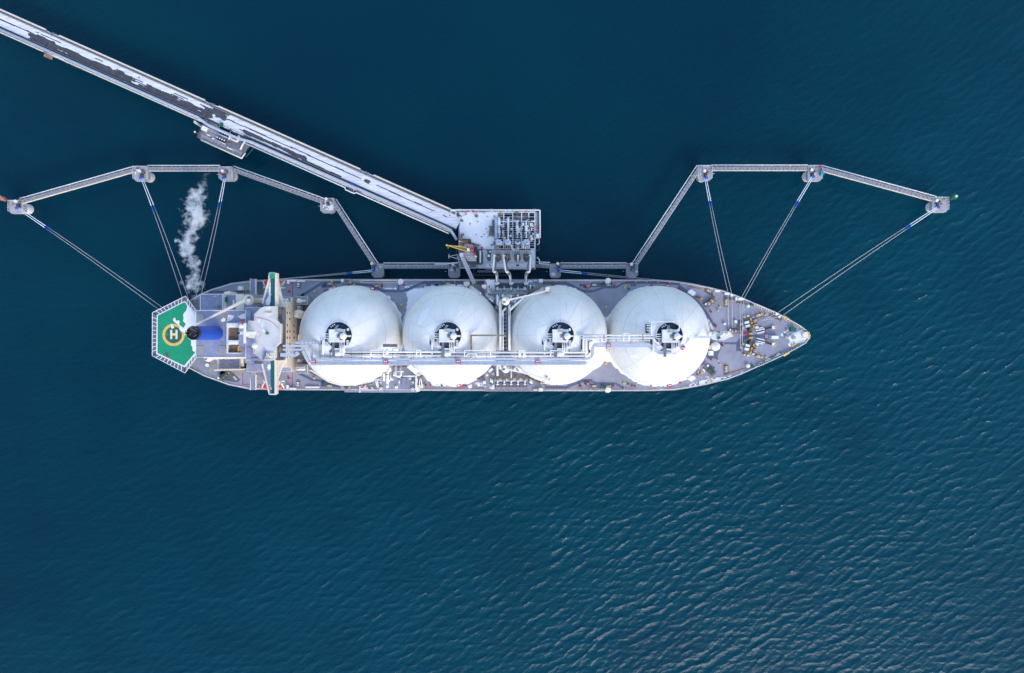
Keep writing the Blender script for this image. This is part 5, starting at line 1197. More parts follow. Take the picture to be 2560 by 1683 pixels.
# beacons
def beacon(px, py, m, label, rot):
    p = w('P', px, py, ZDL)
    e = empty('beacon', (p[0], p[1], ZDL), label, 'beacon')
    d = Vector((math.cos(rot), math.sin(rot), 0))
    mk('mast_foot', MB().box((p[0] - d.x * 2.0, p[1] - d.y * 2.0, ZDL - .6), 2.6, 1.0, .5, rot), M[m], e)
    mk('tower', MB().cyl((p[0], p[1]), 1.05, ZDL - .5, ZDL + 3.2, 10, .85), M[m], e)
    mk('top_deck', MB().cyl((p[0], p[1]), 1.25, ZDL + 3.2, ZDL + 3.4, 14), M[m], e)
    mk('lantern', MB().cyl((p[0], p[1]), .4, ZDL + 3.4, ZDL + 4.4, 12), M['white'], e)
beacon(11, 498, 'rust', 'small red beacon tower on the outermost left dolphin', -.5)
beacon(2376, 495.5, 'valve_green', 'small green beacon tower on the outermost right dolphin', math.pi + .5 - .2)

# --- catwalks
CW = [((52, 505), (334, 425.5), 'catwalk from the red-beacon dolphin rising to the next dolphin'),
      ((370.5, 423), (549, 423), 'level catwalk above the steam plume between two dolphins'),
      ((582.5, 424.5), (806, 504.5), 'catwalk sloping down under the trestle to the snow-topped dolphin'),
      ((833, 504), (937.5, 664), 'steep catwalk from the snow-topped dolphin down to the ship side'),
      ((959.5, 667), (1121, 667), 'level catwalk alongside the ship left of the loading platform'),
      ((1340, 664.5), (1373.5, 665.5), 'very short catwalk joining the platform to the right square dolphin'),
      ((1402.5, 667), (1565.5, 667), 'level catwalk alongside the ship right of the loading platform'),
      ((1588, 664), (1750, 419), 'long steep catwalk right of the loading platform'),
      ((1780, 422), (2018.5, 422), 'level catwalk at the upper right between two dolphins'),
      ((2054.5, 423), (2338, 500), 'catwalk sloping down to the green-beacon dolphin')]
for a, b, lab in CW:
    A = Vector(w('P', *a, ZDL + .6)); B = Vector(w('P', *b, ZDL + .6)); dv = (B - A); L = dv.length; dv.normalize(); nv = Vector((-dv.y, dv.x, 0))
    if nv.y < 0: nv = -nv
    e = empty('catwalk', A.lerp(B, .5), lab, 'catwalk', 'catwalks between the dolphins')
    up = Vector((0, 0, 1))
    for o_ in (-.72, .72): mk('girder', MB().bar(A + nv * o_ - up * .6, B + nv * o_ - up * .6, .14, 1.0), M['cream'], e)
    n = max(2, round(L / 1.75)); me = protomesh('deck_panel', MB().box((0, 0, -.08), L / n - .16, 1.2, .1), M['grating'])
    for k in range(n): inst('deck_panel', me, A + dv * (L * (k + .5) / n), math.atan2(dv.y, dv.x), e)
    mb = MB(); mb.rail([A + nv * .78, B + nv * .78], 1.1, .045, 2.5); mb.rail([A - nv * .78, B - nv * .78], 1.1, .045, 2.5); mk('handrail', mb, M['grating'], e)
    mk('water_pipe', MB().tube([A + nv * 1.62 - dv * .2, B + nv * 1.62 + dv * .2], .2, 8), M['white'], e)
    mb = MB()
    for k in range(int(L / 4)): p = A + dv * (k * 4 + 2); mb.bar(p + nv * .8 - up * .25, p + nv * 1.7 - up * .25, .12, .12)
    mk('pipe_bracket', mb, M['pipe'], e)

# --- trestle
TP0, TP1 = Vector(w('P', -70, 17.5, ZJ)), Vector(w('P', 1148, 558, ZJ))
td = (TP1 - TP0); TL = td.length; td.normalize(); tn = Vector((-td.y, td.x, 0))   # tn points to the far (upper) side
tr_ = empty('trestle_bridge', TP0.lerp(TP1, .5), 'long straight snow-covered trestle bridge running to the loading platform', 'bridge')
def tpx(px): # distance along for a picture x on the centre line
    return (w('P', px, 0, ZJ)[0] - TP0.x) / td.x
joints = [0, tpx(122), tpx(520), tpx(908), TL]
for k in range(4):
    a, b = joints[k] + .12, joints[k + 1] - .12
    A, B = TP0 + td * a, TP0 + td * b
    sp = mk('road_span', MB().prism([A + tn * 2.75, B + tn * 2.75, B - tn * 2.75, A - tn * 2.75], ZJ - .5, ZJ), M['asphalt'], tr_)
    for s in (-1, 1):
        mk('kerb', MB().bar(A + tn * 2.85 * s + Vector((0, 0, .08)), B + tn * 2.85 * s + Vector((0, 0, .08)), .2, .25), M['concrete'], sp)
        mb = MB(); mb.rail([A + tn * 3.0 * s, B + tn * 3.0 * s], 1.1, .055, 2.2); mk('guard_rail', mb, M['steel_dark'], sp)
        mk('truss_chord', MB().bar(A + tn * 3.1 * s - Vector((0, 0, .5)), B + tn * 3.1 * s - Vector((0, 0, .5)), .4, .5), M['cream'], sp)
    mk('cable_tray', MB().bar(A - tn * 3.25 + Vector((0, 0, -.1)), B - tn * 3.25 + Vector((0, 0, -.1)), .5, .2), M['steel_dark'], sp)
    mk('cable_tray', MB().bar(A + tn * 3.3 + Vector((0, 0, -.1)), B + tn * 3.3 + Vector((0, 0, -.1)), .42, .2), M['steel'], sp)
    mk('cable_tray', MB().bar(A + tn * 3.15 + Vector((0, 0, .35)), B + tn * 3.15 + Vector((0, 0, .35)), .14, .14), M['brownsteel'], sp)
    off, dep = (-4.95, 2.6)
    zt_, zb_ = ZJ - .2, ZJ - dep
    m0 = 3 if k in (1, 2, 3) else 1
    a2, b2 = a + m0 * .4, b - m0 * .4
    tru = mk('side_truss', MB().bar(TP0 + td * a2 + tn * off + Vector((0, 0, -.2)), TP0 + td * b2 + tn * off + Vector((0, 0, -.2)), .28, .32), M['cream'], tr_)
    mk('lower_chord', MB().bar(TP0 + td * a2 + tn * off + Vector((0, 0, -dep)), TP0 + td * b2 + tn * off + Vector((0, 0, -dep)), .3, .3), M['cream'], tru)
    nb_ = max(2, round((b2 - a2) / 5.6)); stp = (b2 - a2) / nb_
    for j in range(nb_):
        p = TP0 + td * (a2 + stp * j) + tn * off; q_ = TP0 + td * (a2 + stp * (j + 1)) + tn * off; m_ = (p + q_) / 2
        mk('truss_brace', MB().bar(p + Vector((0, 0, -.2)), m_ + Vector((0, 0, -dep)), .22, .25), M['cream'], tru)
        mk('truss_brace', MB().bar(m_ + Vector((0, 0, -dep)), q_ + Vector((0, 0, -.2)), .22, .25), M['cream'], tru)
        if j: mk('cross_beam', MB().bar(p + Vector((0, 0, -.5)), p - tn * (off + 3.0) + Vector((0, 0, -.5)), .25, .3), M['cream'], tru)
    # parapet pipe casing on the far side, interrupted at the joints
    g0, g1 = a + (3.2 if k else 0), b - (3.0 if k < 3 else 2.0)
    mk('pipe_casing', MB().bar(TP0 + td * g0 + tn * 3.85, TP0 + td * g1 + tn * 3.85, .72, .8), M['cream'], tr_)
    for q0, q1 in ((a, g0), (g1, b)):
        if q1 - q0 > .5: mk('casing_bend', MB().tube([TP0 + td * (q0 + (.1 if q0 == a else 0)) + tn * (3.3 if q0 == a else 3.7), TP0 + td * (q1 - (0 if q0 == a else .1)) + tn * (3.7 if q0 == a else 3.3)], .22, 8), M['pipe'], tr_)
# big gas pipes
gp = [(0, -4.05), (tpx(505), -4.05), (tpx(533), -5.3), (tpx(610), -5.3), (tpx(640), -4.4), (tpx(1120), -4.05), (tpx(1137), -4.3)]
mk('gas_pipe', MB().tube([TP0 + td * s + tn * o_ + Vector((0, 0, .35)) for s, o_ in gp] + [Vector(w('P', 1142, 600, ZJ + .35))], .6, 14), M['duct'], tr_)
mk('gas_pipe', MB().tube([TP0 + td * s + tn * o_ + Vector((0, 0, .15)) for s, o_ in [(tpx(628), -5.95), (tpx(877), -5.95), (tpx(880), -6.7), (tpx(901), -6.7), (tpx(905), -5.95), (tpx(1136), -5.95)]], .27, 10), M['white'], tr_)
mb = MB()
for s in np.arange(tpx(630), tpx(1130), 5.6): mb.bar(TP0 + td * float(s) + tn * -4.9 + Vector((0, 0, -.3)), TP0 + td * float(s) + tn * -6.2 + Vector((0, 0, -.2)), .18, .2)
mk('pipe_brackets', mb, M['cream'], tr_)
for k, px in enumerate((122, 520, 908)):
    c = TP0 + td * tpx(px)
    mk('pier_cap', MB().bar(c + tn * 4.2 - Vector((0, 0, 1.6)), c - tn * 5.2 - Vector((0, 0, 1.6)), 2.2, 1.4), M['concrete'], tr_)
    for s in (-3.2, 3.2): mk('pier_pile', MB().cyl(c + tn * s, .9, -4, ZJ - 2.3, 16), M['pile'], tr_)
mk('service_landing', MB().bar(TP0 + td * tpx(124) - tn * 6.1 + Vector((0, 0, -.3)) , TP0 + td * tpx(144) - tn * 6.1 + Vector((0, 0, -.3)), 1.6, .3), M['rust'], tr_)
for px, o_ in ((905, -6.2),):
    c = TP0 + td * tpx(880) + tn * -5.6; mk('service_landing', MB().prism([TP0 + td * tpx(884) - tn * 5.0, TP0 + td * tpx(898) - tn * 5.0, TP0 + td * tpx(898) - tn * 6.4, TP0 + td * tpx(884) - tn * 6.4], ZJ - .6, ZJ - .4), M['teal_steel'], tr_)
mk('blue_gate', MB().bar(w('J3', 960, 685, ZJ + .6), w('J3', 1022, 718, ZJ + .6), .9, .5), M['rope_blue'], tr_)
# snow on the road: lanes cleared and wheel tracks
def road_snow():
    mb = MB(); cell = .2
    s = np.arange(0.0, TL, cell); t = np.arange(-2.65, 2.66, cell)
    Sx, T = np.meshgrid(s, t)
    px = (TP0.x + td.x * Sx) / (KPX * (CAM_H - ZJ)) + 1280
    n1 = fbm(Sx / 3.5, T / 1.0, 3, 4) - .5; n2 = fbm(Sx / 9, T / 2.5, 8, 3) - .5; n3 = fbm(Sx / 14., T / .25, 21, 3) - .5
    px = px + n2 * 26 + n1 * 22
    def seg(a, b): return np.clip((px - a) / 8, 0, 1) * np.clip((b - px) / 8, 0, 1)
    v = np.full(px.shape, 1.0)
    # wheel track lines
    tr1 = np.abs(T - .15 - n2 * .2) - .16
    v = np.minimum(v, np.where(px < 78, tr1 * 4 + n3, 9))
    v = np.minimum(v, np.where((px > 78) & (px < 135), (T - .55 + n1 * 1.6) * 2 + np.where(px < 95, .9, 0), 9))
    v = np.minimum(v, np.where((px >= 120) & (px < 520), (T - .25 + n1 * 1.4 + n3 * 1.3) * 3, 9))
    v = np.minimum(v, (np.abs(T - 1.35 - n2 * .3) - .07) * 5 + n3 * 1.6 + .35)
    drift = np.maximum(np.clip(1 - np.abs(px - 345) / 40, 0, 1), np.clip(1 - np.abs(px - 155) / 60, 0, 1) * .8)
    v = np.where((px > 120) & (px < 520) & (T < .1) & (T > -1.9), np.maximum(v, (drift * 1.15 + n1 * 2.6 + n3 * 2.6 - .78)), v)
    v = np.minimum(v, np.where((px >= 512) & (px < 560), (n2 * 3 + n1 * 2.5 + (px - 545) / 26), 9))
    tr2 = np.abs(T - .45 - n2 * .6) - .13
    v = np.minimum(v, np.where((px >= 555) & (px < 905), tr2 * 5 + n1 * .3, 9))
    v = np.minimum(v, np.where((px >= 600) & (px < 765), (np.abs(T + 1.5 - n2 * 1.2) - .75 * seg(610, 770)) * 2 + n1 * 1.2, 9))
    v = np.minimum(v, np.where((px >= 765) & (px < 860), (T + 2.2 + n1 * .4) * 3, 9))
    v = np.minimum(v, np.where((px >= 908) & (px < 945), (np.hypot((px - 922) / 14, T - .2) - .8) + n1 * 2.6, 9))
    v = np.minimum(v, np.where((px >= 950) & (px < 1115), np.where((px > 1080) & (px < 1100), 9, tr2 * 5 + n3 * .5), 9))
    mask = v > 0
    X = TP0.x + td.x * Sx + tn.x * T; Y = TP0.y + td.y * Sx + tn.y * T
    th = np.clip(v * .1, .02, .12) + .02
    ny, nx = X.shape
    for c0 in range(0, nx - 1, 400):
        sl = slice(c0, min(nx, c0 + 401)); grid_mesh(mask[:, sl], X[:, sl], Y[:, sl], np.full(X[:, sl].shape, ZJ), th[:, sl], mb)
    mk('snow', mb, M['road_snow'], None, 'packed snow with bare wheel tracks on the trestle roadway', 'snow', None, 'stuff')
road_snow()
# side lay-by of the trestle
lay = mk('passing_bay', MB().prism(wl('J2', [(1230, 735), (1760, 1000), (1790, 990), (1700, 900), (1230, 690)], ZJ), ZJ - .5, ZJ - .02), M['asphalt'], tr_)
mb = MB(); snow_poly(mb, wl('J2', [(1240, 700), (1400, 760), (1690, 890), (1750, 960), (1640, 915), (1450, 835), (1300, 750)], ZJ), ZJ, .4, seed=31); snow_obj('snow', mb, 'snow drift on the lay-by beside the trestle valve platform')
cab = empty('green_cabinet', w('J2', 1400, 790, ZJ), 'small green cabinet on the snowy lay-by of the trestle', 'cabinet')
mk('cabinet_body', MB().box(w('J2', 1402, 795, ZJ), 1.0, 1.2, 1.5, -.42), M['valve_green'], cab); mk('cabinet_roof', MB().box((*w('J2', 1402, 795, ZJ)[:2], ZJ + 1.5), 1.15, 1.35, .12, -.42), M['teal'], cab)

# --- valve platform beside the trestle
vp = empty('valve_platform', w('J2', 1400, 1000, 0), 'grey grated valve platform hanging off the side of the trestle', 'platform')
ang = math.atan2(td.y, td.x)
def J(x, y, z=ZJ): return w('J2', x, y, z)
mk('floor', MB().prism(wl('J2', [(1135, 745), (1500, 910), (1760, 1010), (1840, 1040), (1735, 1205), (1695, 1280), (1090, 1010), (1045, 980)], ZJ - .3), ZJ - .7, ZJ - .3), M['steel'], vp)
c0 = Vector(J(1040, 985)); ux = td; uy = -tn
gp_ = protomesh('grating_panel', MB().box((0, 0, 0), 1.35, 2.1, .08), M['grating']); gp2 = protomesh('grating_panel', MB().box((0, 0, 0), 1.35, 1.3, .08), M['grating'])
o0 = Vector(J(1090, 985, ZJ - .28)); o0.z = ZJ - .29
for k in range(13):
    inst('grating_panel', gp_, o0 + ux * (k * 1.47 + .3) + uy * -.6, ang, vp)
for k in range(6):
    inst('grating_panel', gp2, o0 + ux * (k * 1.47 + 1.2) + uy * -3.0, ang, vp); inst('grating_panel', gp2, o0 + ux * (k * 1.47 + 1.6) + uy * -4.6, ang, vp)
mb = MB(); mb.tube([J(1085, 1010, ZJ + .6), J(1690, 1285, ZJ + .6), J(1745, 1205, ZJ + .6)], .3, 8); mk('edge_pipe', mb, M['cream'], vp)
mb = MB(); mb.rail([J(1140, 745, ZJ - .3), J(1045, 980, ZJ - .3), J(1690, 1275, ZJ - .3)], 1.1, .07, 1.5); mk('railing', mb, M['rust'], vp)
for cx, cy in ((1430, 920), (1390, 1010)):
    for k in range(4):
        p = Vector(J(cx, cy, ZJ)) + ux * (k * 1.1 - 1.6)
        mk('valve', MB().box((p.x, p.y, ZJ - .3), .6, 1.3, 1.0, ang), M['black'], vp); mk('valve_wheel', MB().cyl((p.x, p.y + .2), .35, ZJ + .7, ZJ + .8, 12), M['pipe'], vp)
    p = Vector(J(cx, cy)); mk('header_pipe', MB().tube([p - ux * 2.6 + uy * 1.0 + Vector((0, 0, .2)), p + ux * 2.6 + uy * 1.0 + Vector((0, 0, .2))], .18, 8), M['pipe'], vp)
mk('equipment_box', MB().box(J(1152, 855, ZJ - .29), 1.9, 1.9, 1.6, ang), M['white'], vp)
mk('loop_pipe', MB().tube([J(1500, 940, ZJ + .3), J(1540, 1000, ZJ + .3), J(1620, 1035, ZJ + .3), J(1665, 985, ZJ + .3), J(1640, 950, ZJ + .3)], .42, 10), M['cream'], vp)
mk('loop_pipe', MB().tube([J(1750, 1020, ZJ + .3), J(1700, 1090, ZJ + .3), J(1670, 1160, ZJ + .3)], .42, 10), M['cream'], vp)
mk('loop_pipe', MB().tube([J(1520, 930, ZJ + .6), J(1500, 1010, ZJ + .6)], .3, 8), M['pipe'], vp)
mk('orange_valve', MB().box(J(1515, 1075, ZJ - .29), 1.3, .6, .9, ang), M['rust'], vp)
for x, y, L_ in ((1520, 1145, 2.6), (1275, 995, 1.0), (1200, 945, 1.4), (1295, 850, .8)):
    mk('pipe_piece', MB().box(J(x, y, ZJ - .2), L_, .45, .6, ang), M['white'], vp)
mk('stair_tower', MB().frame([J(1690, 1200)[:2], J(1830, 1060)[:2], J(1870, 1100)[:2], J(1740, 1250)[:2]], .2, ZJ - 1.5, ZJ - 1.2), M['teal_steel'], vp)
p = J(1025, 912, ZJ); mk('lamp_arm', MB().bar((p[0] + 1.4, p[1] - .7, ZJ), (p[0], p[1], ZJ + 2), .15, .15), M['rust'], vp); mk('lamp_head', MB().ball((p[0], p[1], ZJ + 2), .4, .4, .25), M['white'], vp)
for x, y in ((1150, 850), (1420, 1060), (1680, 1190), (1500, 960)): mk('pile', MB().cyl(J(x, y, 0), .55, -4, ZJ - .7, 14), M['pile'], vp)
mk('pipe_outlet', MB().tube([J(1840, 1095, ZJ - .5), J(1995, 1175, ZJ - .5)], .2, 8), M['white'], vp)

# --- loading platform
pf = empty('loading_platform', w('F', 1090, 720, 0), 'snowy rectangular loading platform with open beam grid at the trestle end', 'platform')
mk('concrete_slab', MB().prism(wl('F', [(405, 205), (1092, 205), (1092, 890), (730, 890), (730, 700), (405, 700)], ZJ), ZJ - .9, ZJ), M['concrete'], pf)
mk('concrete_slab', MB().prism(wl('F', [(735, 891), (1690, 891), (1690, 870), (1770, 870), (1770, 1235), (735, 1215)], ZJ), ZJ - .9, ZJ - .003), mat('pale_concrete', (.62, .62, .66), .8, var=.12, scale=.4, dirt=(.7, .71, .74), dirt_amt=.6, dirt_scale=.3), pf)
mk('working_deck', MB().prism(wl('F', [(400, 700), (729, 700), (729, 1215), (400, 1215)], ZJ - .6), ZJ - 1.2, ZJ - .6), M['steel'], pf)
for x, wd in ((1095, 14), (1205, 18), (1365, 16), (1522, 18), (1650, 18), (1760, 18)):
    mk('main_beam', MB().prism(rect('F', x - wd / 2, 206, x + wd / 2, 872, ZJ), ZJ - 1.2, ZJ - .02), M['white'], pf)
for y, wd in ((215, 20), (380, 24), (866, 10)):
    xs = [1103, 1195, 1214, 1356, 1374, 1512, 1532, 1640, 1660, 1750]
    for x0, x1 in zip(xs[::2], xs[1::2]): mk('cross_beam', MB().prism(rect('F', x0, y - wd / 2, x1, y + wd / 2, ZJ - .05), ZJ - 1.0, ZJ - .05), M['white'], pf)
for y in (250, 300, 345, 430, 468, 508, 546, 585, 625, 662, 700, 738, 776, 815):
    xs = [1103, 1195, 1214, 1356, 1374, 1512, 1532, 1640, 1660, 1750]
    for x0, x1 in zip(xs[::2], xs[1::2]):
        if y < 380 and x0 > 1350 and y != 300: m_ = 'steel'
        else: m_ = 'pipe'
        mk('grid_bar', MB().prism(rect('F', x0, y - 3.5, x1, y + 3.5, ZJ - .3), ZJ - .6, ZJ - .3), M[m_], pf)
for x0, x1, y0, y1 in ((1532, 1640, 255, 345), (1374, 1512, 270, 360), (1103, 1195, 240, 290)): mk('grating_panel', MB().prism(rect('F', x0, y0, x1, y1, ZJ - .5), ZJ - .9, ZJ - .62), M['steel'], pf)
for x in (1785, 1815): mk('side_beam', MB().prism(rect('F', x - 4, 210, x + 4, 690, ZJ), ZJ - .6, ZJ - .1), M['pipe'], pf)
for y in range(250, 690, 36): mk('side_rung', MB().prism(rect('F', 1770, y - 3, 1812, y + 3, ZJ - .2), ZJ - .6, ZJ - .25), M['pipe'], pf)
mk('perimeter_pipe', MB().tube(wl('F', [(268, 220), (268, 182), (380, 178), (1835, 182), (1848, 195), (1850, 680)], ZJ + .8), .3, 10), M['white'], pf)
mb = MB()
for x in (400, 750, 958, 1230, 1550): mb.bar(w('F', x, 180, ZJ + .7), w('F', x, 225, ZJ + .1), .2, .25)
mk('pipe_posts', mb, M['white'], pf)
mb = MB(); mb.rail(wl('F', [(405, 330), (405, 205), (1085, 205)], ZJ), 1.1, .06, 2); mb.rail(wl('F', [(1770, 875), (1770, 1240)], ZJ), 1.1, .06, 2); mb.rail(wl('F', [(735, 890), (1060, 890)], ZJ), 1.1, .06, 2); mb.rail(wl('F', [(405, 520), (405, 705)], ZJ), 1.1, .06, 2); mk('railing', mb, M['steel'], pf)
mk('hatch_plate', MB().prism(rect('F', 882, 1118, 1640, 1203, ZJ + .2), ZJ, ZJ + .12), M['pipe'], pf)
for x in (960,): mk('hatch_plug', MB().cyl(w('F', x, 1163, ZJ), .3, ZJ + .12, ZJ + .5, 12), M['brown'], pf)
mk('edge_wall', MB().prism(rect('F', 880, 1212, 1765, 1245, ZJ - .4), ZJ - 2.4, ZJ - 1.0), M['steel'], pf)
for x, y in ((450, 250), (1000, 250), (1740, 250), (450, 850), (1000, 850), (1740, 850), (800, 1180), (1250, 1180), (1740, 1200), (1300, 560), (1580, 560)):
    mk('jacket_leg', MB().cyl(w('F', x, y, 0), .75, -5, ZJ - 1.3, 16), M['teal_steel'], pf)
lo = mk('lower_fender_deck', MB().frame(rect('F', 670, 1225, 1250, 1338, 5), .3, 4.7, 5), M['teal_steel'], pf)
for k in range(9): mk('fender_rib', MB().bar(w('F', 710 + k * 62, 1280, 4.8), w('F', 710 + k * 62, 1336, 4.8), .2, .25), M['teal_steel'], lo)
mk('fender_walk', MB().prism(rect('F', 735, 1252, 1215, 1290, 5), 4.8, 5.1), M['grating'], lo)
for x0, y0, x1, y1 in ((420, 1105, 430, 1215), (710, 1105, 722, 1215), (420, 1205, 720, 1216)): mk('tower_foot', MB().prism(rect('F', x0, y0, x1, y1, ZJ - .3), ZJ - 1.3, ZJ - .3), M['pipe'], pf)
mk('side_ladder_frame', MB().frame(rect('F', 360, 900, 402, 1090, ZJ - 2), .14, ZJ - 2.2, ZJ - 2), M['teal_steel'], pf)
mk('side_frame', MB().frame(rect('F', 1775, 735, 1835, 900, ZJ - 1.5), .18, ZJ - 1.8, ZJ - 1.5), M['teal_steel'], pf); mk('side_frame', MB().frame(rect('F', 1775, 1010, 1830, 1195, ZJ - 1.5), .18, ZJ - 1.8, ZJ - 1.5), M['teal_steel'], pf)
mk('water_pipe', MB().tube(wl('F', [(1790, 1020), (1838, 1065), (1838, 1135), (2010, 1145)], ZJ - 1.5), .24, 8), M['white'], pf)
mk('water_pipe', MB().tube(wl('F', [(1835, 690), (1835, 770), (1800, 800)], ZJ - .2), .2, 8), M['pipe'], pf)
mk('water_pipe', MB().tube(wl('F', [(-20, 1142), (190, 1142), (240, 1128), (405, 1115), (405, 980)], ZJ - 1.5), .26, 8), M['white'], pf)
for x, y, dx, dy in ((570, 201, .9, .4), (665, 208, .9, .7), (815, 858, .85, .7), (1600, 207, 1.0, .35), (1805, 505, .5, 1.0), (1730, 1228, 1.3, .5), (455, 640, .6, 1.0)):
    mk('fire_box', MB().box(w('F', x, y, ZJ - (.1 if x > 1700 else 0)), dx, dy, 1.1), M['red'], pf)
for x0, y0, x1, y1, h_, m_ in [(1005, 360, 1035, 480, .9, 'brownsteel'), (1003, 490, 1035, 545, .8, 'brownsteel'), (960, 470, 990, 530, .9, 'brownsteel'), (948, 545, 995, 615, .9, 'brownsteel'), (1003, 560, 1037, 635, .9, 'brownsteel'), (1043, 320, 1090, 690, 1.4, 'duct'), (440, 680, 466, 708, 1.2, 'yellow'), (448, 605, 460, 630, 1.2, 'steel_dark'),
                             (470, 590, 495, 625, 1.1, 'rust'), (695, 262, 745, 305, 1.0, 'brownsteel'), (1148, 220, 1178, 245, 1.2, 'yellow'), (1670, 410, 1720, 470, 1.5, 'cream'), (1680, 640, 1712, 720, 1.5, 'cream'), (1410, 215, 1480, 250, 1.0, 'brownsteel'), (1780, 600, 1835, 670, 1.4, 'white'),
                             (1535, 405, 1570, 455, 1.2, 'white'), (1712, 960, 1748, 1010, 1.3, 'white'), (340, 225, 365, 270, 1.0, 'white'), (372, 230, 400, 290, 1.2, 'steel_dark'), (430, 355, 485, 385, .5, 'brownsteel'), (750, 795, 768, 815, 1, 'steel_dark'), (590, 700, 625, 755, 1.3, 'teal_steel'), (497, 775, 585, 830, 1.6, 'duct'),
                             (660, 795, 730, 830, 1.2, 'steel'), (665, 830, 700, 900, 1.3, 'steel_dark'), (1015, 740, 1045, 800, .8, 'steel')]:
    mk('equipment_box', MB().prism(rect('F', x0, y0, x1, y1, ZJ + h_), ZJ - (.6 if x0 < 730 and y0 > 700 else .9 if x0 > 1095 and y1 < 880 else 0), ZJ + h_), M[m_], pf)
mk('frame_arm', MB().tube(wl('P1', [(700, 730, ZJ + 1), (365, 800, ZJ + 3), (840, 945, ZJ + 1)], ZJ), .16, 6).tube(wl('P1', [(350, 715, ZJ + 3), (350, 885, ZJ + 3)], ZJ), .14, 6).tube(wl('P1', [(680, 740, ZJ + 1), (680, 890, ZJ + 1)], ZJ), .12, 6), M['white'], pf)
# things standing on the platform
bc = empty('brown_container', w('P1', 900, 280, ZJ), 'brown ribbed container dusted with snow by the platform crane', 'container')
mk('container_body', MB().prism(wl('P1', [(722, 160), (1092, 160), (1092, 290), (920, 290), (920, 410), (722, 410)], ZJ + 2.5), ZJ - .6, ZJ + 2.5), M['timber'], bc)
for k in range(5): mk('roof_rib', MB().prism(rect('P1', 724, 185 + k * 48, 1085 if k < 2 else 915, 193 + k * 48, ZJ + 2.6), ZJ + 2.51, ZJ + 2.6), M['timber'], bc)
mb = MB()
for P_ in ([(724, 170), (930, 240), (724, 250)], [(724, 275), (890, 300), (724, 310)], [(724, 355), (890, 385), (724, 400)]): snow_poly(mb, wl('P1', P_, ZJ + 2.6), ZJ + 2.61, .1, cell=.12, seed=5)
snow_obj('snow', mb, 'thin snow streaks on the brown container roof')
ht = empty('horizontal_tank', w('P1', 1580, 850, ZJ), 'long dark grey horizontal tank with a snow stripe on top', 'tank')
a, b = Vector(w('P1', 1570, 570, ZJ + 1.3)), Vector(w('P1', 1570, 1120, ZJ + 1.3))
mk('shell', MB().tube([a, a + Vector((0, -.5, 0)), b + Vector((0, .5, 0)), b], [.7, 1.25, 1.25, .7], 18), M['teal_steel'], ht)
for t in (.2, .8): p = a.lerp(b, t); mk('saddle', MB().box((p.x, p.y, ZJ), 2.2, .5, .8), M['steel'], ht)
mk('snow_cap', MB().tube([a + Vector((.1, -.3, 1.0)), b + Vector((.1, .6, 1.0))], .38, 8), M['snow'], ht)
mk('side_walk', MB().prism(rect('P1', 1440, 560, 1535, 1110, ZJ + .6), ZJ, ZJ + .6), M['teal_steel'], ht)
for x0, y0, x1, y1, lab in ((1850, 550, 2015, 660, 'small dark teal machine skid with a white box behind the loading arms'), (1850, 690, 1990, 965, 'dark teal rounded generator with a snow patch on the platform')):
    g_ = empty('machine_skid', w('P1', (x0 + x1) / 2, (y0 + y1) / 2, ZJ), lab, 'machine')
    mk('housing', MB().prism(wl('P1', [(x0, y0 + 15), (x0 + 15, y0), (x1 - 15, y0), (x1, y0 + 15), (x1, y1 - 25), (x1 - 40, y1), (x0 + 40, y1), (x0, y1 - 25)], ZJ + 1.8), ZJ, ZJ + 1.8), M['teal_steel'], g_)
    mk('white_lid', MB().prism(rect('P1', x0 + (70 if y0 < 600 else 20), y0 + 40, x1 - (10 if y0 < 600 else 40), y0 + (95 if y0 < 600 else 130), ZJ + 2), ZJ + 1.81, ZJ + 2), M['snow'], g_)
    mk('exhaust', MB().cyl(w('P1', x1 - 20, y0 + 20, ZJ), .2, ZJ + 1.8, ZJ + 2.6, 10), M['black'], g_)
# gangway tower and gangway
gt = empty('gangway_tower', w('P1', 1120, 800, ZJ), 'grey panelled gangway tower with a slanted white roof below the yellow crane', 'tower')
mk('tower_body', MB().prism(wl('P1', [(930, 640), (1320, 640), (1320, 765), (1430, 790), (1410, 985), (1080, 985), (935, 775)], ZJ + 8), ZJ - .6, ZJ + 8), M['steel'], gt)
for k in range(6): mk('roof_panel', MB().prism(rect('P1', 936 + k * 64, 645, 994 + k * 64, 760, ZJ + 8.2), ZJ + 8.01, ZJ + 8.15), M['grating'], gt)
for k in range(5):
    y0 = 780 + k * 40; xl = 950 + k * 30
    mk('roof_panel', MB().prism(wl('P1', [(xl, y0), (1420 - k * 3, y0), (1418 - k * 3, y0 + 36), (xl + 27, y0 + 36)], ZJ + 8.2), ZJ + 8.01, ZJ + 8.12), M['grating'] if k % 2 else M['concrete'], gt)
mk('red_beacon_box', MB().box(w('P1', 1370, 710, ZJ + 8), .9, .9, .9), M['red'], gt)
mk('rotating_head', MB().tube(wl('P1', [(1345, 760), (1420, 800), (1385, 830)], ZJ + 8.6), .25, 8), M['pipe'], gt)
mk('tower_ring', MB().ring(w('P1', 1140, 1010, ZJ + 3), .9, 1.3, ZJ + 2.5, ZJ + 3, 20), M['teal_steel'], gt)
mk('tower_strut', MB().bar(w('P1', 1138, 1060, ZJ + 2), w('P1', 1138, 1190, ZJ + 1), .3, .3), M['pipe'], gt)
gw = empty('gangway', w('P1', 1000, 1100, ZJ + 3), 'grey gangway with yellow end legs sloping from platform to ship', 'gangway')
A, B = Vector(w('P1', 845, 770, ZJ + 8)), Vector(w('F', 680, 1490, 19))
dg = (B - A); nl = Vector((-dg.y, dg.x, 0)).normalized()
n = 14
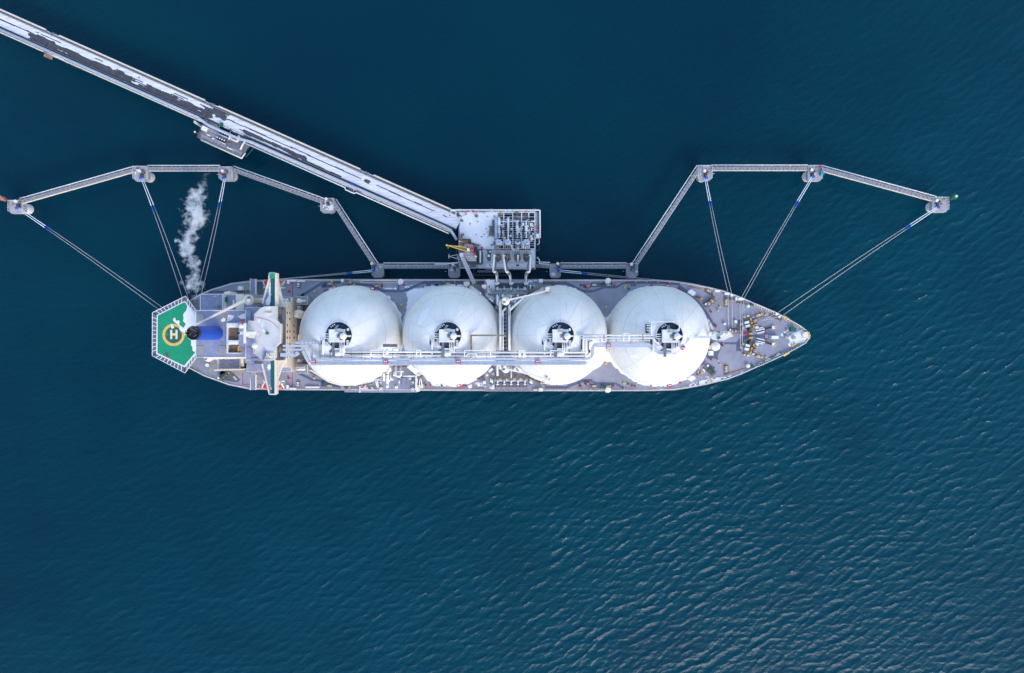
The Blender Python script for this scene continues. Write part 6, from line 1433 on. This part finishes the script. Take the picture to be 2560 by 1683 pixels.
for k in range(n):
    p, q_ = A.lerp(B, (k + .05) / n), A.lerp(B, (k + .95) / n); mk('tread_panel', MB().bar(p, q_, 1.05, .12), M['duct'], gw)
for s in (-1, 1):
    o_ = nl * .68 * s + Vector((0, 0, .3)); mk('side_beam', MB().bar(A + o_, B + o_, .2, .9), M['pipe'], gw)
    e0 = B + nl * .55 * s; t_ = Vector(w('C', 520 + (35 if s < 0 else 0) - 10, 195 - (10 if s > 0 else 20), ZD + .4)); 
    t_ = e0 + Vector((.75, -3.0, -3.0)); t_.z = max(t_.z, ZD + .3)
    mk('landing_leg', MB().bar(e0, t_, .35, .35), M['yellow'], gw)
mb = MB(); mb.rail([A + nl * .7 + Vector((0, 0, .5)), B + nl * .7 + Vector((0, 0, .5))], .7, .05, 1.5); mb.rail([A - nl * .7 + Vector((0, 0, .5)), B - nl * .7 + Vector((0, 0, .5))], .7, .05, 1.5); mk('handrail', mb, M['pipe'], gw)
mk('pivot', MB().box((A.x, A.y + .4, ZJ + 7), 1.6, 1.4, 1.2), M['pipe'], gw); mk('pivot_post', MB().cyl((A.x, A.y + .4), .5, ZJ - .6, ZJ + 7, 12), M['steel'], gw)
# yellow crane
yc = empty('yellow_crane', w('P1', 1180, 500, ZJ), 'yellow lattice-jib crane on the platform corner', 'crane')
tip = Vector(w('P1', 262, 365, 25)); f1 = Vector(w('P1', 1040, 448, 20)); f2 = Vector(w('P1', 1110, 632, 20))
for f_ in (f1, f2):
    mk('jib_chord', MB().bar(f_, tip, .28, .3), M['yellow'], yc); mk('jib_chord', MB().bar(f_ + Vector((0, 0, -1.0)), tip + Vector((0, 0, -.4)), .2, .2), M['yellow'], yc)
for k in range(8):
    t = .08 + k * .105; p, q_ = f1.lerp(tip, t), f2.lerp(tip, t); mk('jib_lacing', MB().bar(p, q_, .14, .14), M['yellow'], yc)
    p2 = f2.lerp(tip, t + .105); mk('jib_lacing', MB().bar(p, p2, .1, .1), M['yellow'], yc)
mk('jib_head', MB().ball(tip, .45, .45, .45), M['yellow'], yc)
hk = Vector(w('P1', 320, 465, 16)); mk('hook_block', MB().ball(hk, .3, .3, .45), M['yellow'], yc); mk('hoist_wire', MB().tube([tip, hk], .04, 5), M['steel'], yc)
mk('crane_house', MB().prism(wl('P1', [(1130, 330), (1260, 310), (1300, 390), (1310, 620), (1150, 630), (1120, 500)], 20), ZJ + 5, 20), M['rust'], yc)
mk('machinery_deck', MB().prism(wl('P1', [(1040, 480), (1140, 480), (1170, 610), (1060, 590)], 20.2), 19, 20.2), M['white'], yc)
mk('pedestal', MB().cyl(w('P1', 1190, 500, 16), 1.3, ZJ - .6, ZJ + 5.2, 18), M['concrete'], yc)
mk('crane_frame', MB().frame(rect('P1', 1300, 360, 1440, 600, 17), .2, 16.8, 17.1), M['teal_steel'], yc)
mk('house_vent', MB().prism(rect('P1', 1180, 500, 1290, 540, 20.6), 20.01, 20.6), M['red'], yc)

# loading arms
def arm(name_lab, cx, parked, side, joint, ship_pt, has_white_top=True):
    e = empty('marine_loader', w('P2', cx, 1060, ZJ), name_lab, 'loader', 'loading arms')
    base_ = w('P2', cx, 1060, ZJ + 4)
    mk('base_post', MB().cyl(base_, .6, ZJ, ZJ + 9, 14), M['brownsteel'], e)
    mk('base_frame', MB().prism(wl('P2', [(cx - 75, 960), (cx + 55, 960), (cx + 75, 1090), (cx - 10, 1160), (cx - 70, 1100)], ZJ + 3), ZJ + 2.2, ZJ + 3), M['steel_dark'], e)
    mb = MB()
    for dx in (-45, 0, 40):
        mb.bar(w('P2', cx + dx, 780, ZJ + 10), w('P2', cx + dx * 1.2, 1130, ZJ + 7.5), .28, .5)
    for k in range(6): mb.bar(w('P2', cx - 48, 800 + k * 60, ZJ + 9.6 - k * .4), w('P2', cx + 44, 815 + k * 60, ZJ + 9.6 - k * .4), .18, .25)
    mk('support_frame', mb, M['brownsteel'], e)
    mk('counterweight', MB().prism(wl('P2', [(cx - 75, 660), (cx - 20, 630), (cx + 50, 640), (cx + 85, 680), (cx + 70, 760), (cx - 50, 770)], ZJ + 9), ZJ + 7, ZJ + 9), M['steel'] if cx % 3 else M['duct'], e)
    mk('sheave', MB().tube([w('P2', cx - 55, 690, ZJ + 9.4), w('P2', cx, 745, ZJ + 9.4), w('P2', cx + 60, 700, ZJ + 9.4)], .36, 10), M['duct'], e)
    if not parked:
        jx, jy = joint
        up_ = Vector(w('P2', cx + side * 100, 1000, ZJ + 10)); jp = Vector(w('P2', jx, jy, ZJ + 16)); sp_ = Vector(ship_pt)
        mk('inboard_pipe', MB().tube([Vector(w('P2', cx + side * 60, 1010, ZJ + 9)), up_, jp], .32, 10), M['white'], e)
        mk('inboard_beam', MB().bar(Vector(w('P2', cx + side * 50, 1080, ZJ + 8)), jp + Vector((-side * .9, .4, -.4)), .6, .7), M['brownsteel'], e)
        j2 = Vector(w('P2', jx - side * 70, jy + 20, ZJ + 15.6))
        mk('elbow', MB().tube([jp, (jp + j2) / 2 + Vector((0, -.25, 0)), j2], .42, 12), M['white'], e)
        mk('elbow_joint', MB().box((j2.x, j2.y - .6, j2.z - .4), 1.1, 1.5, .8), M['brownsteel'], e)
        mk('outboard_pipe', MB().tube([j2, j2.lerp(sp_, .8) + Vector((0, 0, .6)), sp_], .3, 10), M['white'], e)
        mk('outboard_beam', MB().bar(j2 + Vector((-side * .55, -.3, 0)), j2.lerp(sp_, .85) + Vector((-side * .55, 0, .4)), .4, .5), M['grating'], e)
        mk('coupler', MB().ball((sp_.x, sp_.y, sp_.z), .8, .75, .7, 16, 10).ball((sp_.x + .6, sp_.y + .1, sp_.z - .1), .5, .5, .5, 12, 8), M['white'], e)
    else:
        a, b = Vector(w('P2', cx + 10, 1000, ZJ + 10)), Vector(w('P2', cx, 1215, ZJ + 6))
        mk('outboard_pipe', MB().tube([a, b], .38, 10), M['cream'], e); mk('end_flange', MB().box((b.x, b.y - .2, b.z - .4), 1.2, .9, .8), M['steel_dark'], e); mk('outboard_beam', MB().bar(a + Vector((.6, 0, 0)), b + Vector((.4, 1.2, 0)), .5, .6), M['brownsteel'], e)
arm('leftmost loading arm reaching across to the ship manifold', 240, False, -1, (118, 1365), w('M1', 740, 225, 20.8))
arm('second loading arm from the left reaching to the ship', 450, False, -1, (408, 1368), w('M1', 1160, 225, 20.8))
arm('folded loading arm, the only one not reaching the ship', 680, True, 0, None, None)
arm('rightmost loading arm reaching across to the ship manifold', 885, False, 1, (962, 1368), w('M1', 1600, 225, 20.8))
# supply lines on the platform
for x, y0, segs in ((255, 130, [(180, 'white', 26), (330, 'white', 36), (600, 'pipe', 24)]), (465, 130, [(480, 'white', 25), (760, 'white', 18)]), (672, 195, [(310, 'pipe', 22), (440, 'white', 34), (600, 'pipe', 24)]), (878, 195, [(310, 'pipe', 20), (440, 'white', 32), (600, 'pipe', 24)])):
    y = y0
    for y1, m_, r_ in segs:
        mk('supply_pipe', MB().tube([w('P2', x, y, ZJ + 1.2), w('P2', x, y1, ZJ + 1.2)], r_ / 9.207 * KPX * 293, 12), M[m_], pf); y = y1
for x in (240, 655, 866): mk('blue_actuator', MB().prism(rect('P2', x - 13, 500, x + 13, 565, ZJ + 2.6), ZJ + 1.4, ZJ + 2.6), M['paleblue'], pf)
for x in (335, 748, 958): mk('drain_pipe', MB().tube([w('P2', x, 350, ZJ + .8), w('P2', x, 600, ZJ + .8)], .22, 8), M['pipe'], pf); mk('green_valve', MB().cyl(w('P2', x, 555, ZJ), .25, ZJ + 1, ZJ + 1.6, 10), M['valve_green'], pf)
for x, y in ((545, 400), (700, 440), (715, 470), (900, 440), (320, 300), (520, 560)): mk('pipe_fitting', MB().box(w('P2', x, y, ZJ + .6), 1.0, .5, .9), M['white'], pf)
random.seed(77)
for k in range(46):
    x = random.choice([255, 335, 465, 545, 672, 748, 878, 958, 1010]) + random.uniform(-30, 30); y = random.uniform(140, 640)
    mk('pipe_fitting', MB().box(w('P2', x, y, ZJ + .3), random.uniform(.3, 1.3), random.uniform(.25, .7), random.uniform(.4, 1.3), random.choice([0, 0, 1.57, .5])), M[random.choice(['white', 'pipe', 'steel', 'brownsteel', 'snow', 'steel_dark'])], pf)
for k in range(10):
    x = random.uniform(300, 1000); y = random.uniform(150, 600)
    mk('branch_pipe', MB().tube([w('P2', x, y, ZJ + .9), w('P2', x + random.uniform(20, 70), y, ZJ + .9), w('P2', x + random.uniform(20, 70), y + random.uniform(20, 80), ZJ + .9)], .13, 6), M[random.choice(['white', 'pipe', 'steel'])], pf)
mk('curved_pipe', MB().tube(wl('P2', [(475, 765), (530, 770), (550, 830), (570, 870), (620, 890), (680, 885), (685, 790)], ZJ + 1.2), .42, 12), M['white'], pf)
mk('white_cover', MB().prism(rect('P2', 790, 670, 960, 840, ZJ + 1.6), ZJ - .2, ZJ + 1.6), M['white'], pf)
mk('grey_cover', MB().prism(rect('P2', 180, 680, 350, 770, ZJ + 1.2), ZJ - .2, ZJ + 1.2), M['duct'], pf)
mb = MB()
snow_poly(mb, wl('F', [(412, 212), (1085, 212), (1090, 300), (1040, 330), (1040, 360), (1000, 360), (1000, 460), (950, 460), (940, 640), (1040, 650), (1045, 740), (1050, 885), (760, 885), (740, 800), (640, 760), (600, 690), (500, 700), (420, 690)], ZJ), ZJ, .45, cell=.22, seed=12, thick=.14, nsc=1.2, holes=.24)
snow_poly(mb, wl('F', [(900, 900), (1020, 900), (1010, 1100), (1160, 1105), (1215, 1000), (1270, 1100), (1330, 1080), (1330, 900), (1400, 1080), (1500, 1090), (1560, 900), (1560, 1100), (1640, 1108), (880, 1110), (860, 1000)], ZJ), ZJ, .5, seed=13, thick=.08, holes=.36)
snow_poly(mb, wl('F', [(1680, 900), (1760, 900), (1760, 1200), (1690, 1200)], ZJ), ZJ, .3, seed=14, thick=.1)
snow_poly(mb, wl('F', [(890, 1125), (1630, 1125), (1630, 1198), (890, 1198)], ZJ), ZJ + .13, .2, seed=15, thick=.08, holes=.3)
snow_obj('snow', mb, 'trampled snow covering the loading platform slab')
mb = MB()
snow_poly(mb, wl('K3', [(300, 190), (400, 180), (450, 280), (420, 340), (330, 330), (270, 300)], ZDL), ZDL, .35, cell=.15, seed=2, holes=.36); snow_obj('snow', mb, 'snow patch on the dolphin near the middle of the trestle')
mb = MB(); snow_poly(mb, wl('K3', [(2190, 1160), (2280, 1150), (2300, 1230), (2200, 1240)], ZDL), ZDL, .3, cell=.15, seed=3, holes=.3); snow_obj('snow', mb, 'snow patch on the square dolphin touching the platform')
mb = MB(); snow_poly(mb, wl('K4', [(215, 1390), (270, 1380), (290, 1420), (230, 1435)], ZDL), ZDL, .25, cell=.15, seed=4, holes=.2); snow_obj('snow', mb, 'snow patch on the square dolphin right of the platform')

# ================================================================== SNOW ON THE SHIP
mb = MB()
snow_poly(mb, wl('HD', [(575, 245), (630, 320), (600, 400), (550, 480), (560, 540), (535, 580), (590, 640), (560, 700), (600, 760), (590, 830), (650, 900), (690, 930), (690, 1000), (720, 1060), (715, 1110), (765, 1150), (783, 1130), (790, 480)], ZH), ZH + .05, .35, cell=.16, seed=21, nsc=1.0)
snow_poly(mb, wl('HD', [(370, 545), (410, 530), (440, 580), (480, 560), (495, 600), (490, 650), (540, 680), (600, 730), (590, 850), (540, 760), (510, 790), (480, 720), (500, 690), (440, 640), (380, 590)], ZH), ZH + .07, .3, cell=.14, seed=22, nsc=.8)
snow_poly(mb, wl('HD', [(335, 630), (370, 640), (395, 710), (360, 735), (335, 705)], ZH), ZH + .07, .25, cell=.14, seed=23, nsc=.8)
snow_obj('snow', mb, 'ragged snow patch across the green helideck')
mb = MB()
def sphere_z(i):
    c = TC[i]
    return lambda X, Y: TZ + np.sqrt(np.maximum(TR ** 2 - (X - c[0]) ** 2 - (Y - c[1]) ** 2, 1))
def tank_snow(i, f, pts, z, seed, ragged=.3, **k):
    snow_poly(mb, wl(f, pts, z), 0, ragged, cell=.2, seed=seed, zf=sphere_z(i), thick=.1, nsc=1.2, **k)
tank_snow(0, 'B', [(545, 625), (480, 650), (420, 730), (390, 800), (400, 850), (470, 870), (480, 760), (500, 690)], 40, 51)
tank_snow(1, 'B', [(1690, 430), (1735, 440), (1700, 560), (1620, 640), (1580, 655), (1575, 600), (1600, 520), (1640, 470)], 38.5, 52, .15)
tank_snow(1, 'B', [(1680, 670), (1760, 630), (1860, 615), (1900, 630), (1820, 740), (1730, 720), (1690, 700)], 40, 53)
tank_snow(1, 'B', [(1640, 800), (1700, 745), (1760, 760), (1760, 870), (1800, 900), (1740, 890), (1700, 830)], 39.5, 54)
tank_snow(1, 'C', [(330, 470), (375, 455), (380, 490), (350, 520), (320, 550), (318, 500)], 38.5, 55, .12)
tank_snow(2, 'C', [(1285, 675), (1430, 635), (1400, 690), (1380, 760), (1400, 830), (1440, 920), (1330, 900), (1280, 850), (1270, 780)], 40, 56)
tank_snow(2, 'C', [(1490, 570), (1530, 530), (1555, 545), (1540, 575)], 40, 57, .1); tank_snow(2, 'C', [(1048, 800), (1060, 850), (1050, 880), (1040, 860)], 37, 58, .06)
tank_snow(2, 'C', [(1110, 550), (1190, 460), (1195, 480), (1140, 540)], 38, 59, .1, holes=.45)
tank_snow(3, 'D', [(770, 1010), (830, 1000), (880, 1045), (820, 1060), (775, 1040)], 37, 60, .2)
tank_snow(3, 'D', [(1020, 640), (1100, 630), (1060, 720), (1020, 740)], 40.5, 61)
snow_obj('snow', mb, 'small snow patches clinging to the upper domes of the ship')
mb = MB()
def ds(f, pts, seed, ragged=.6, z=ZD + .03, holes=0, thick=.35): snow_poly(mb, wl(f, pts, z), z, ragged, cell=.25, seed=seed, thick=thick, holes=holes, nsc=1.6)
ds('B', [(480, 210), (540, 185), (700, 163), (780, 160), (900, 178), (1050, 212), (1180, 268), (1300, 375), (1390, 520), (1395, 640), (1300, 640), (900, 300), (600, 300)], 71)
ds('B', [(1440, 250), (1500, 215), (1660, 180), (1960, 158), (1960, 420), (1440, 700), (1392, 640), (1410, 560), (1445, 450), (1460, 340)], 72, .5)
ds('B', [(1430, 250), (1600, 195), (1640, 230), (1480, 300), (1430, 300)], 73, .5, holes=.45)
ds('B', [(160, 700), (180, 600), (225, 480), (300, 400), (400, 500), (250, 720)], 74, .5)
ds('C', [(-20, 165), (120, 158), (300, 150), (395, 165), (420, 260), (100, 330), (-20, 300)], 75)
ds('C', [(1420, 175), (1560, 155), (1700, 180), (1850, 245), (1965, 350), (1900, 400), (1600, 260)], 76, .4)
ds('D', [(0, 175), (120, 220), (250, 315), (345, 425), (430, 540), (470, 548), (510, 510), (560, 440), (650, 330), (740, 250), (850, 192), (980, 165), (1170, 168), (1200, 300), (700, 500), (540, 610), (500, 640), (455, 700), (430, 640), (200, 450), (-20, 330)], 77, .5)
ds('D', [(1180, 170), (1330, 200), (1500, 320), (1640, 460), (1700, 560), (1600, 600), (1300, 300)], 78, .25)
ds('D', [(-20, 1370), (100, 1325), (220, 1262), (400, 1150), (440, 1100), (520, 1112), (560, 1160), (640, 1232), (740, 1305), (850, 1370), (1000, 1410), (1200, 1402), (1330, 1375), (1480, 1300), (1620, 1150), (1500, 1100), (1200, 1250), (640, 1000), (545, 930), (435, 930), (200, 1050), (-20, 1250)], 79, .5)
ds('D', [(480, 940), (545, 930), (590, 1080), (480, 1100), (400, 1080), (430, 960)], 80, .5)
ds('B', [(1640, 1255), (1720, 1350), (1830, 1400), (1970, 1405), (1970, 1250), (1700, 1200)], 81, .5)
ds('C', [(-20, 1395), (150, 1405), (310, 1410), (430, 1380), (560, 1310), (640, 1240), (500, 1200), (-20, 1250)], 82, .4)
ds('L', [(400, 840), (480, 790), (560, 760), (700, 720), (800, 690), (910, 700), (930, 780), (1000, 830), (760, 850)], 83, .5, holes=.4)
ds('L', [(0, 650), (120, 690), (300, 720), (120, 720), (0, 690)], 84, .3, holes=.3)
ds('C', [(430, 1390), (560, 1340), (640, 1330), (640, 1400), (540, 1410), (440, 1430)], 85, .5, holes=.42)
ds('B', [(1080, 130), (1180, 190), (1330, 190), (1330, 215), (1180, 210)], 86, .3, holes=.4); ds('B', [(1370, 185), (1480, 165), (1540, 150), (1480, 200), (1400, 215)], 87, .3, holes=.38)
snow_obj('snow', mb, 'snow banks along the foot of the domes on the main deck')
mb = MB()
ds('E', [(1215, 800), (1260, 755), (1390, 700), (1440, 740), (1465, 800), (1430, 870), (1330, 885), (1250, 930), (1215, 890), (1235, 850)], 91, .5, thick=.2)
ds('E', [(1110, 800), (1150, 740), (1210, 715), (1180, 780), (1130, 815)], 92, .3, holes=.42, thick=.1)
ds('E', [(1240, 905), (1130, 975), (1020, 1040), (870, 1110), (810, 1150), (830, 1160), (1010, 1080), (1200, 985)], 93, .4, holes=.45, thick=.2)
ds('E', [(760, 1180), (560, 1250), (400, 1285), (300, 1290), (180, 1310), (20, 1370), (0, 1420), (200, 1385), (420, 1320), (640, 1240)], 94, .5, holes=.38, thick=.12)
ds('E', [(150, 1150), (230, 1140), (200, 1230), (260, 1290), (130, 1300), (90, 1260)], 95, .6, holes=.5, thick=.06)
snow_obj('snow', mb, 'snow drifts on the pointed bow deck of the ship')
mb = MB()
ds('G', [(740, 340), (770, 420), (755, 560), (770, 680), (755, 820), (735, 905), (650, 900), (640, 790), (700, 690), (700, 560), (720, 420)], 101, .2, z=ZWg + .06, thick=.15)
ds('G2', [(690, 790), (740, 765), (765, 830), (740, 920), (700, 930), (670, 860)], 102, .25, z=ZWg + .06, thick=.15); ds('G2', [(735, 1165), (750, 1250), (785, 1350), (760, 1365), (715, 1220)], 103, .2, z=ZWg + .06, thick=.12); ds('G2', [(700, 960), (730, 930), (720, 975)], 104, .15, z=ZWg + .06, thick=.1)
snow_obj('snow', mb, 'snow strips lying on the bridge wings')
mb = MB()
for f, P_, z, s in [('A', [(880, 640), (910, 610), (950, 625), (940, 665), (890, 675)], ZE + .24, 111), ('A', [(960, 580), (1040, 590), (1060, 560), (1020, 555), (1065, 548), (1010, 660), (950, 665)], ZE + .06, 112), ('A', [(1075, 605), (1165, 555), (1168, 640), (1130, 640)], ZE + .06, 113),
                 ('A', [(970, 685), (1075, 680), (1075, 728), (968, 730)], ZE + 2.01, 114), ('A', [(970, 882), (1085, 880), (1085, 926), (970, 928)], ZE + 2.01, 115), ('A', [(1240, 535), (1290, 535), (1260, 580), (1225, 580)], 27.05, 116), ('A', [(1300, 395), (1400, 390), (1390, 415), (1310, 420)], 21.1, 117), ('A', [(1590, 395), (1660, 400), (1675, 425), (1600, 425)], 21.1, 118), ('A', [(665, 400), (880, 355), (860, 370), (680, 410)], 22.1, 119),
                 ('A', [(1110, 700), (1135, 720), (1120, 740)], ZE + 7.6, 120), ('A', [(1020, 410), (1040, 410), (1045, 470), (1015, 480)], 22.95, 121), ('A', [(1100, 960), (1150, 955), (1120, 978)], ZE + .06, 122)]:
    ds(f, P_, s, .25, z=z, thick=.1)
snow_obj('snow', mb, 'thin snow patches on the aft house roofs and casing')
mb = MB()
for f, P_, s, h_ in [('M1', [(390, 115), (680, 115), (690, 300), (700, 440), (560, 460), (540, 560), (690, 640), (660, 830), (600, 810), (400, 620), (390, 560), (450, 500), (450, 300), (430, 200)], 131, .3), ('M1', [(700, 360), (1640, 360), (1640, 460), (700, 460)], 132, .25), ('M1', [(1660, 130), (1800, 130), (1850, 180), (1750, 200), (1680, 200), (1680, 300), (1850, 250), (1940, 300), (1860, 320), (1680, 310), (1650, 360)], 133, .2),
                    ('M1', [(700, 540), (1400, 540), (1230, 800), (720, 820)], 134, .42), ('M2', [(660, 670), (1640, 670), (1690, 720), (1630, 790), (690, 790), (660, 1000), (490, 990), (500, 930), (600, 890), (650, 850)], 135, .22), ('M2', [(380, 560), (470, 500), (520, 580), (440, 630), (390, 620)], 136, .2), ('M2', [(600, 440), (680, 470), (690, 590), (560, 570)], 137, .4)]:
    ds(f, P_, s, .3, z=19.02, holes=h_, thick=.12)
snow_obj('snow', mb, 'snow scattered over the cargo manifold decks amidships')

# ================================================================== STEAM
def steam():
    zc = 21.0
    path = [(470, 1545), (455, 1480), (440, 1400), (470, 1310), (450, 1180), (385, 1030), (400, 880), (430, 790), (500, 690), (470, 560), (490, 430), (550, 300), (580, 215)]
    rad = [60, 75, 105, 58, 66, 84, 84, 88, 112, 108, 92, 56, 40]
    dens = [.35, .6, .8, .7, .95, 1, 1, .95, 1, 1, .9, .3, .16]
    P = [w('K2', x, y, zc) for x, y in path]; rr = [r / 4.3475 * KPX * (CAM_H - zc) for r in rad]
    ylo, yhi = P[0][1] - 2, P[-1][1] + 3; xlo = min(p[0] for p in P) - 8; xhi = max(p[0] for p in P) + 8
    mb = MB().prism([(xlo, ylo), (xhi, ylo), (xhi, yhi), (xlo, yhi)], zc - 5.5, zc + 6)
    m = bpy.data.materials.new('steam_volume'); m.use_nodes = True
    t = m.node_tree; N = t.nodes; L = t.links; N.clear()
    out = N.new('ShaderNodeOutputMaterial'); pv = N.new('ShaderNodeVolumePrincipled'); L.new(pv.outputs[0], out.inputs['Volume'])
    pv.inputs['Color'].default_value = (.97, .97, .98, 1); pv.inputs['Anisotropy'].default_value = .1
    g = N.new('ShaderNodeNewGeometry')
    n0 = N.new('ShaderNodeTexNoise'); n0.inputs['Scale'].default_value = .3; n0.inputs['Detail'].default_value = 2; L.new(g.outputs['Position'], n0.inputs['Vector'])
    sub = N.new('ShaderNodeVectorMath'); sub.operation = 'SUBTRACT'; L.new(n0.outputs['Color'], sub.inputs[0]); sub.inputs[1].default_value = (.5, .5, .5)
    sc = N.new('ShaderNodeVectorMath'); sc.operation = 'SCALE'; L.new(sub.outputs[0], sc.inputs[0]); sc.inputs['Scale'].default_value = 6.5
    ad = N.new('ShaderNodeVectorMath'); ad.operation = 'ADD'; L.new(g.outputs['Position'], ad.inputs[0]); L.new(sc.outputs[0], ad.inputs[1])
    sx = N.new('ShaderNodeSeparateXYZ'); L.new(ad.outputs[0], sx.inputs[0])
    def math_(op, a, b=None, clamp=False):
        n = N.new('ShaderNodeMath'); n.operation = op; n.use_clamp = clamp
        for i, v in enumerate((a, b)):
            if v is None: continue
            if isinstance(v, (int, float)): n.inputs[i].default_value = v
            else: L.new(v, n.inputs[i])
        return n.outputs[0]
    v = math_('DIVIDE', math_('SUBTRACT', sx.outputs[1], ylo), yhi - ylo, True)
    def curve(vals, lo, hi):
        fc = N.new('ShaderNodeFloatCurve'); c = fc.mapping.curves[0]
        pts = sorted([((p[1] - ylo) / (yhi - ylo), (q_ - lo) / (hi - lo)) for p, q_ in zip(P, vals)])
        while len(c.points) < len(pts): c.points.new(.5, .5)
        for k, (a, b) in enumerate(pts): c.points[k].location = (a, b)
        fc.mapping.update(); L.new(v, fc.inputs['Value'])
        return math_('ADD', math_('MULTIPLY', fc.outputs[0], hi - lo), lo)
    xc = curve([p[0] for p in P], xlo, xhi); rc = curve(rr, 0, 8); dc = curve(dens, 0, 1.01)
    dx = math_('SUBTRACT', sx.outputs[0], xc); dz = math_('SUBTRACT', sx.outputs[2], zc)
    d = math_('DIVIDE', math_('SQRT', math_('ADD', math_('MULTIPLY', dx, dx), math_('MULTIPLY', dz, dz))), rc)
    n1 = N.new('ShaderNodeTexNoise'); n1.inputs['Scale'].default_value = .42; n1.inputs['Detail'].default_value = 7; n1.inputs['Roughness'].default_value = .6; L.new(g.outputs['Position'], n1.inputs['Vector'])
    k_ = math_('ADD', math_('SUBTRACT', .80, d), math_('MULTIPLY', math_('SUBTRACT', n1.outputs['Fac'], .5), 4.6))
    k_ = math_('SUBTRACT', k_, math_('MULTIPLY', math_('SUBTRACT', 1, dc), .5))
    den = math_('MULTIPLY', math_('MULTIPLY', math_('MULTIPLY', k_, .9, True), dc), 1.05)
    L.new(den, pv.inputs['Density'])
    o = mk('steam', mb, m, None, 'white steam plume drifting over the water from the ship stern', 'steam', None, 'stuff')
    try: m.cycles.homogeneous_volume = False
    except Exception: pass
    # the vent the steam leaves from
    pv_ = w('K2', 470, 1560, ZD + 1)
    mk('steam_vent', MB().cyl(pv_, .45, ZD, ZD + 1.6, 12), M['steel'], ship)
steam()
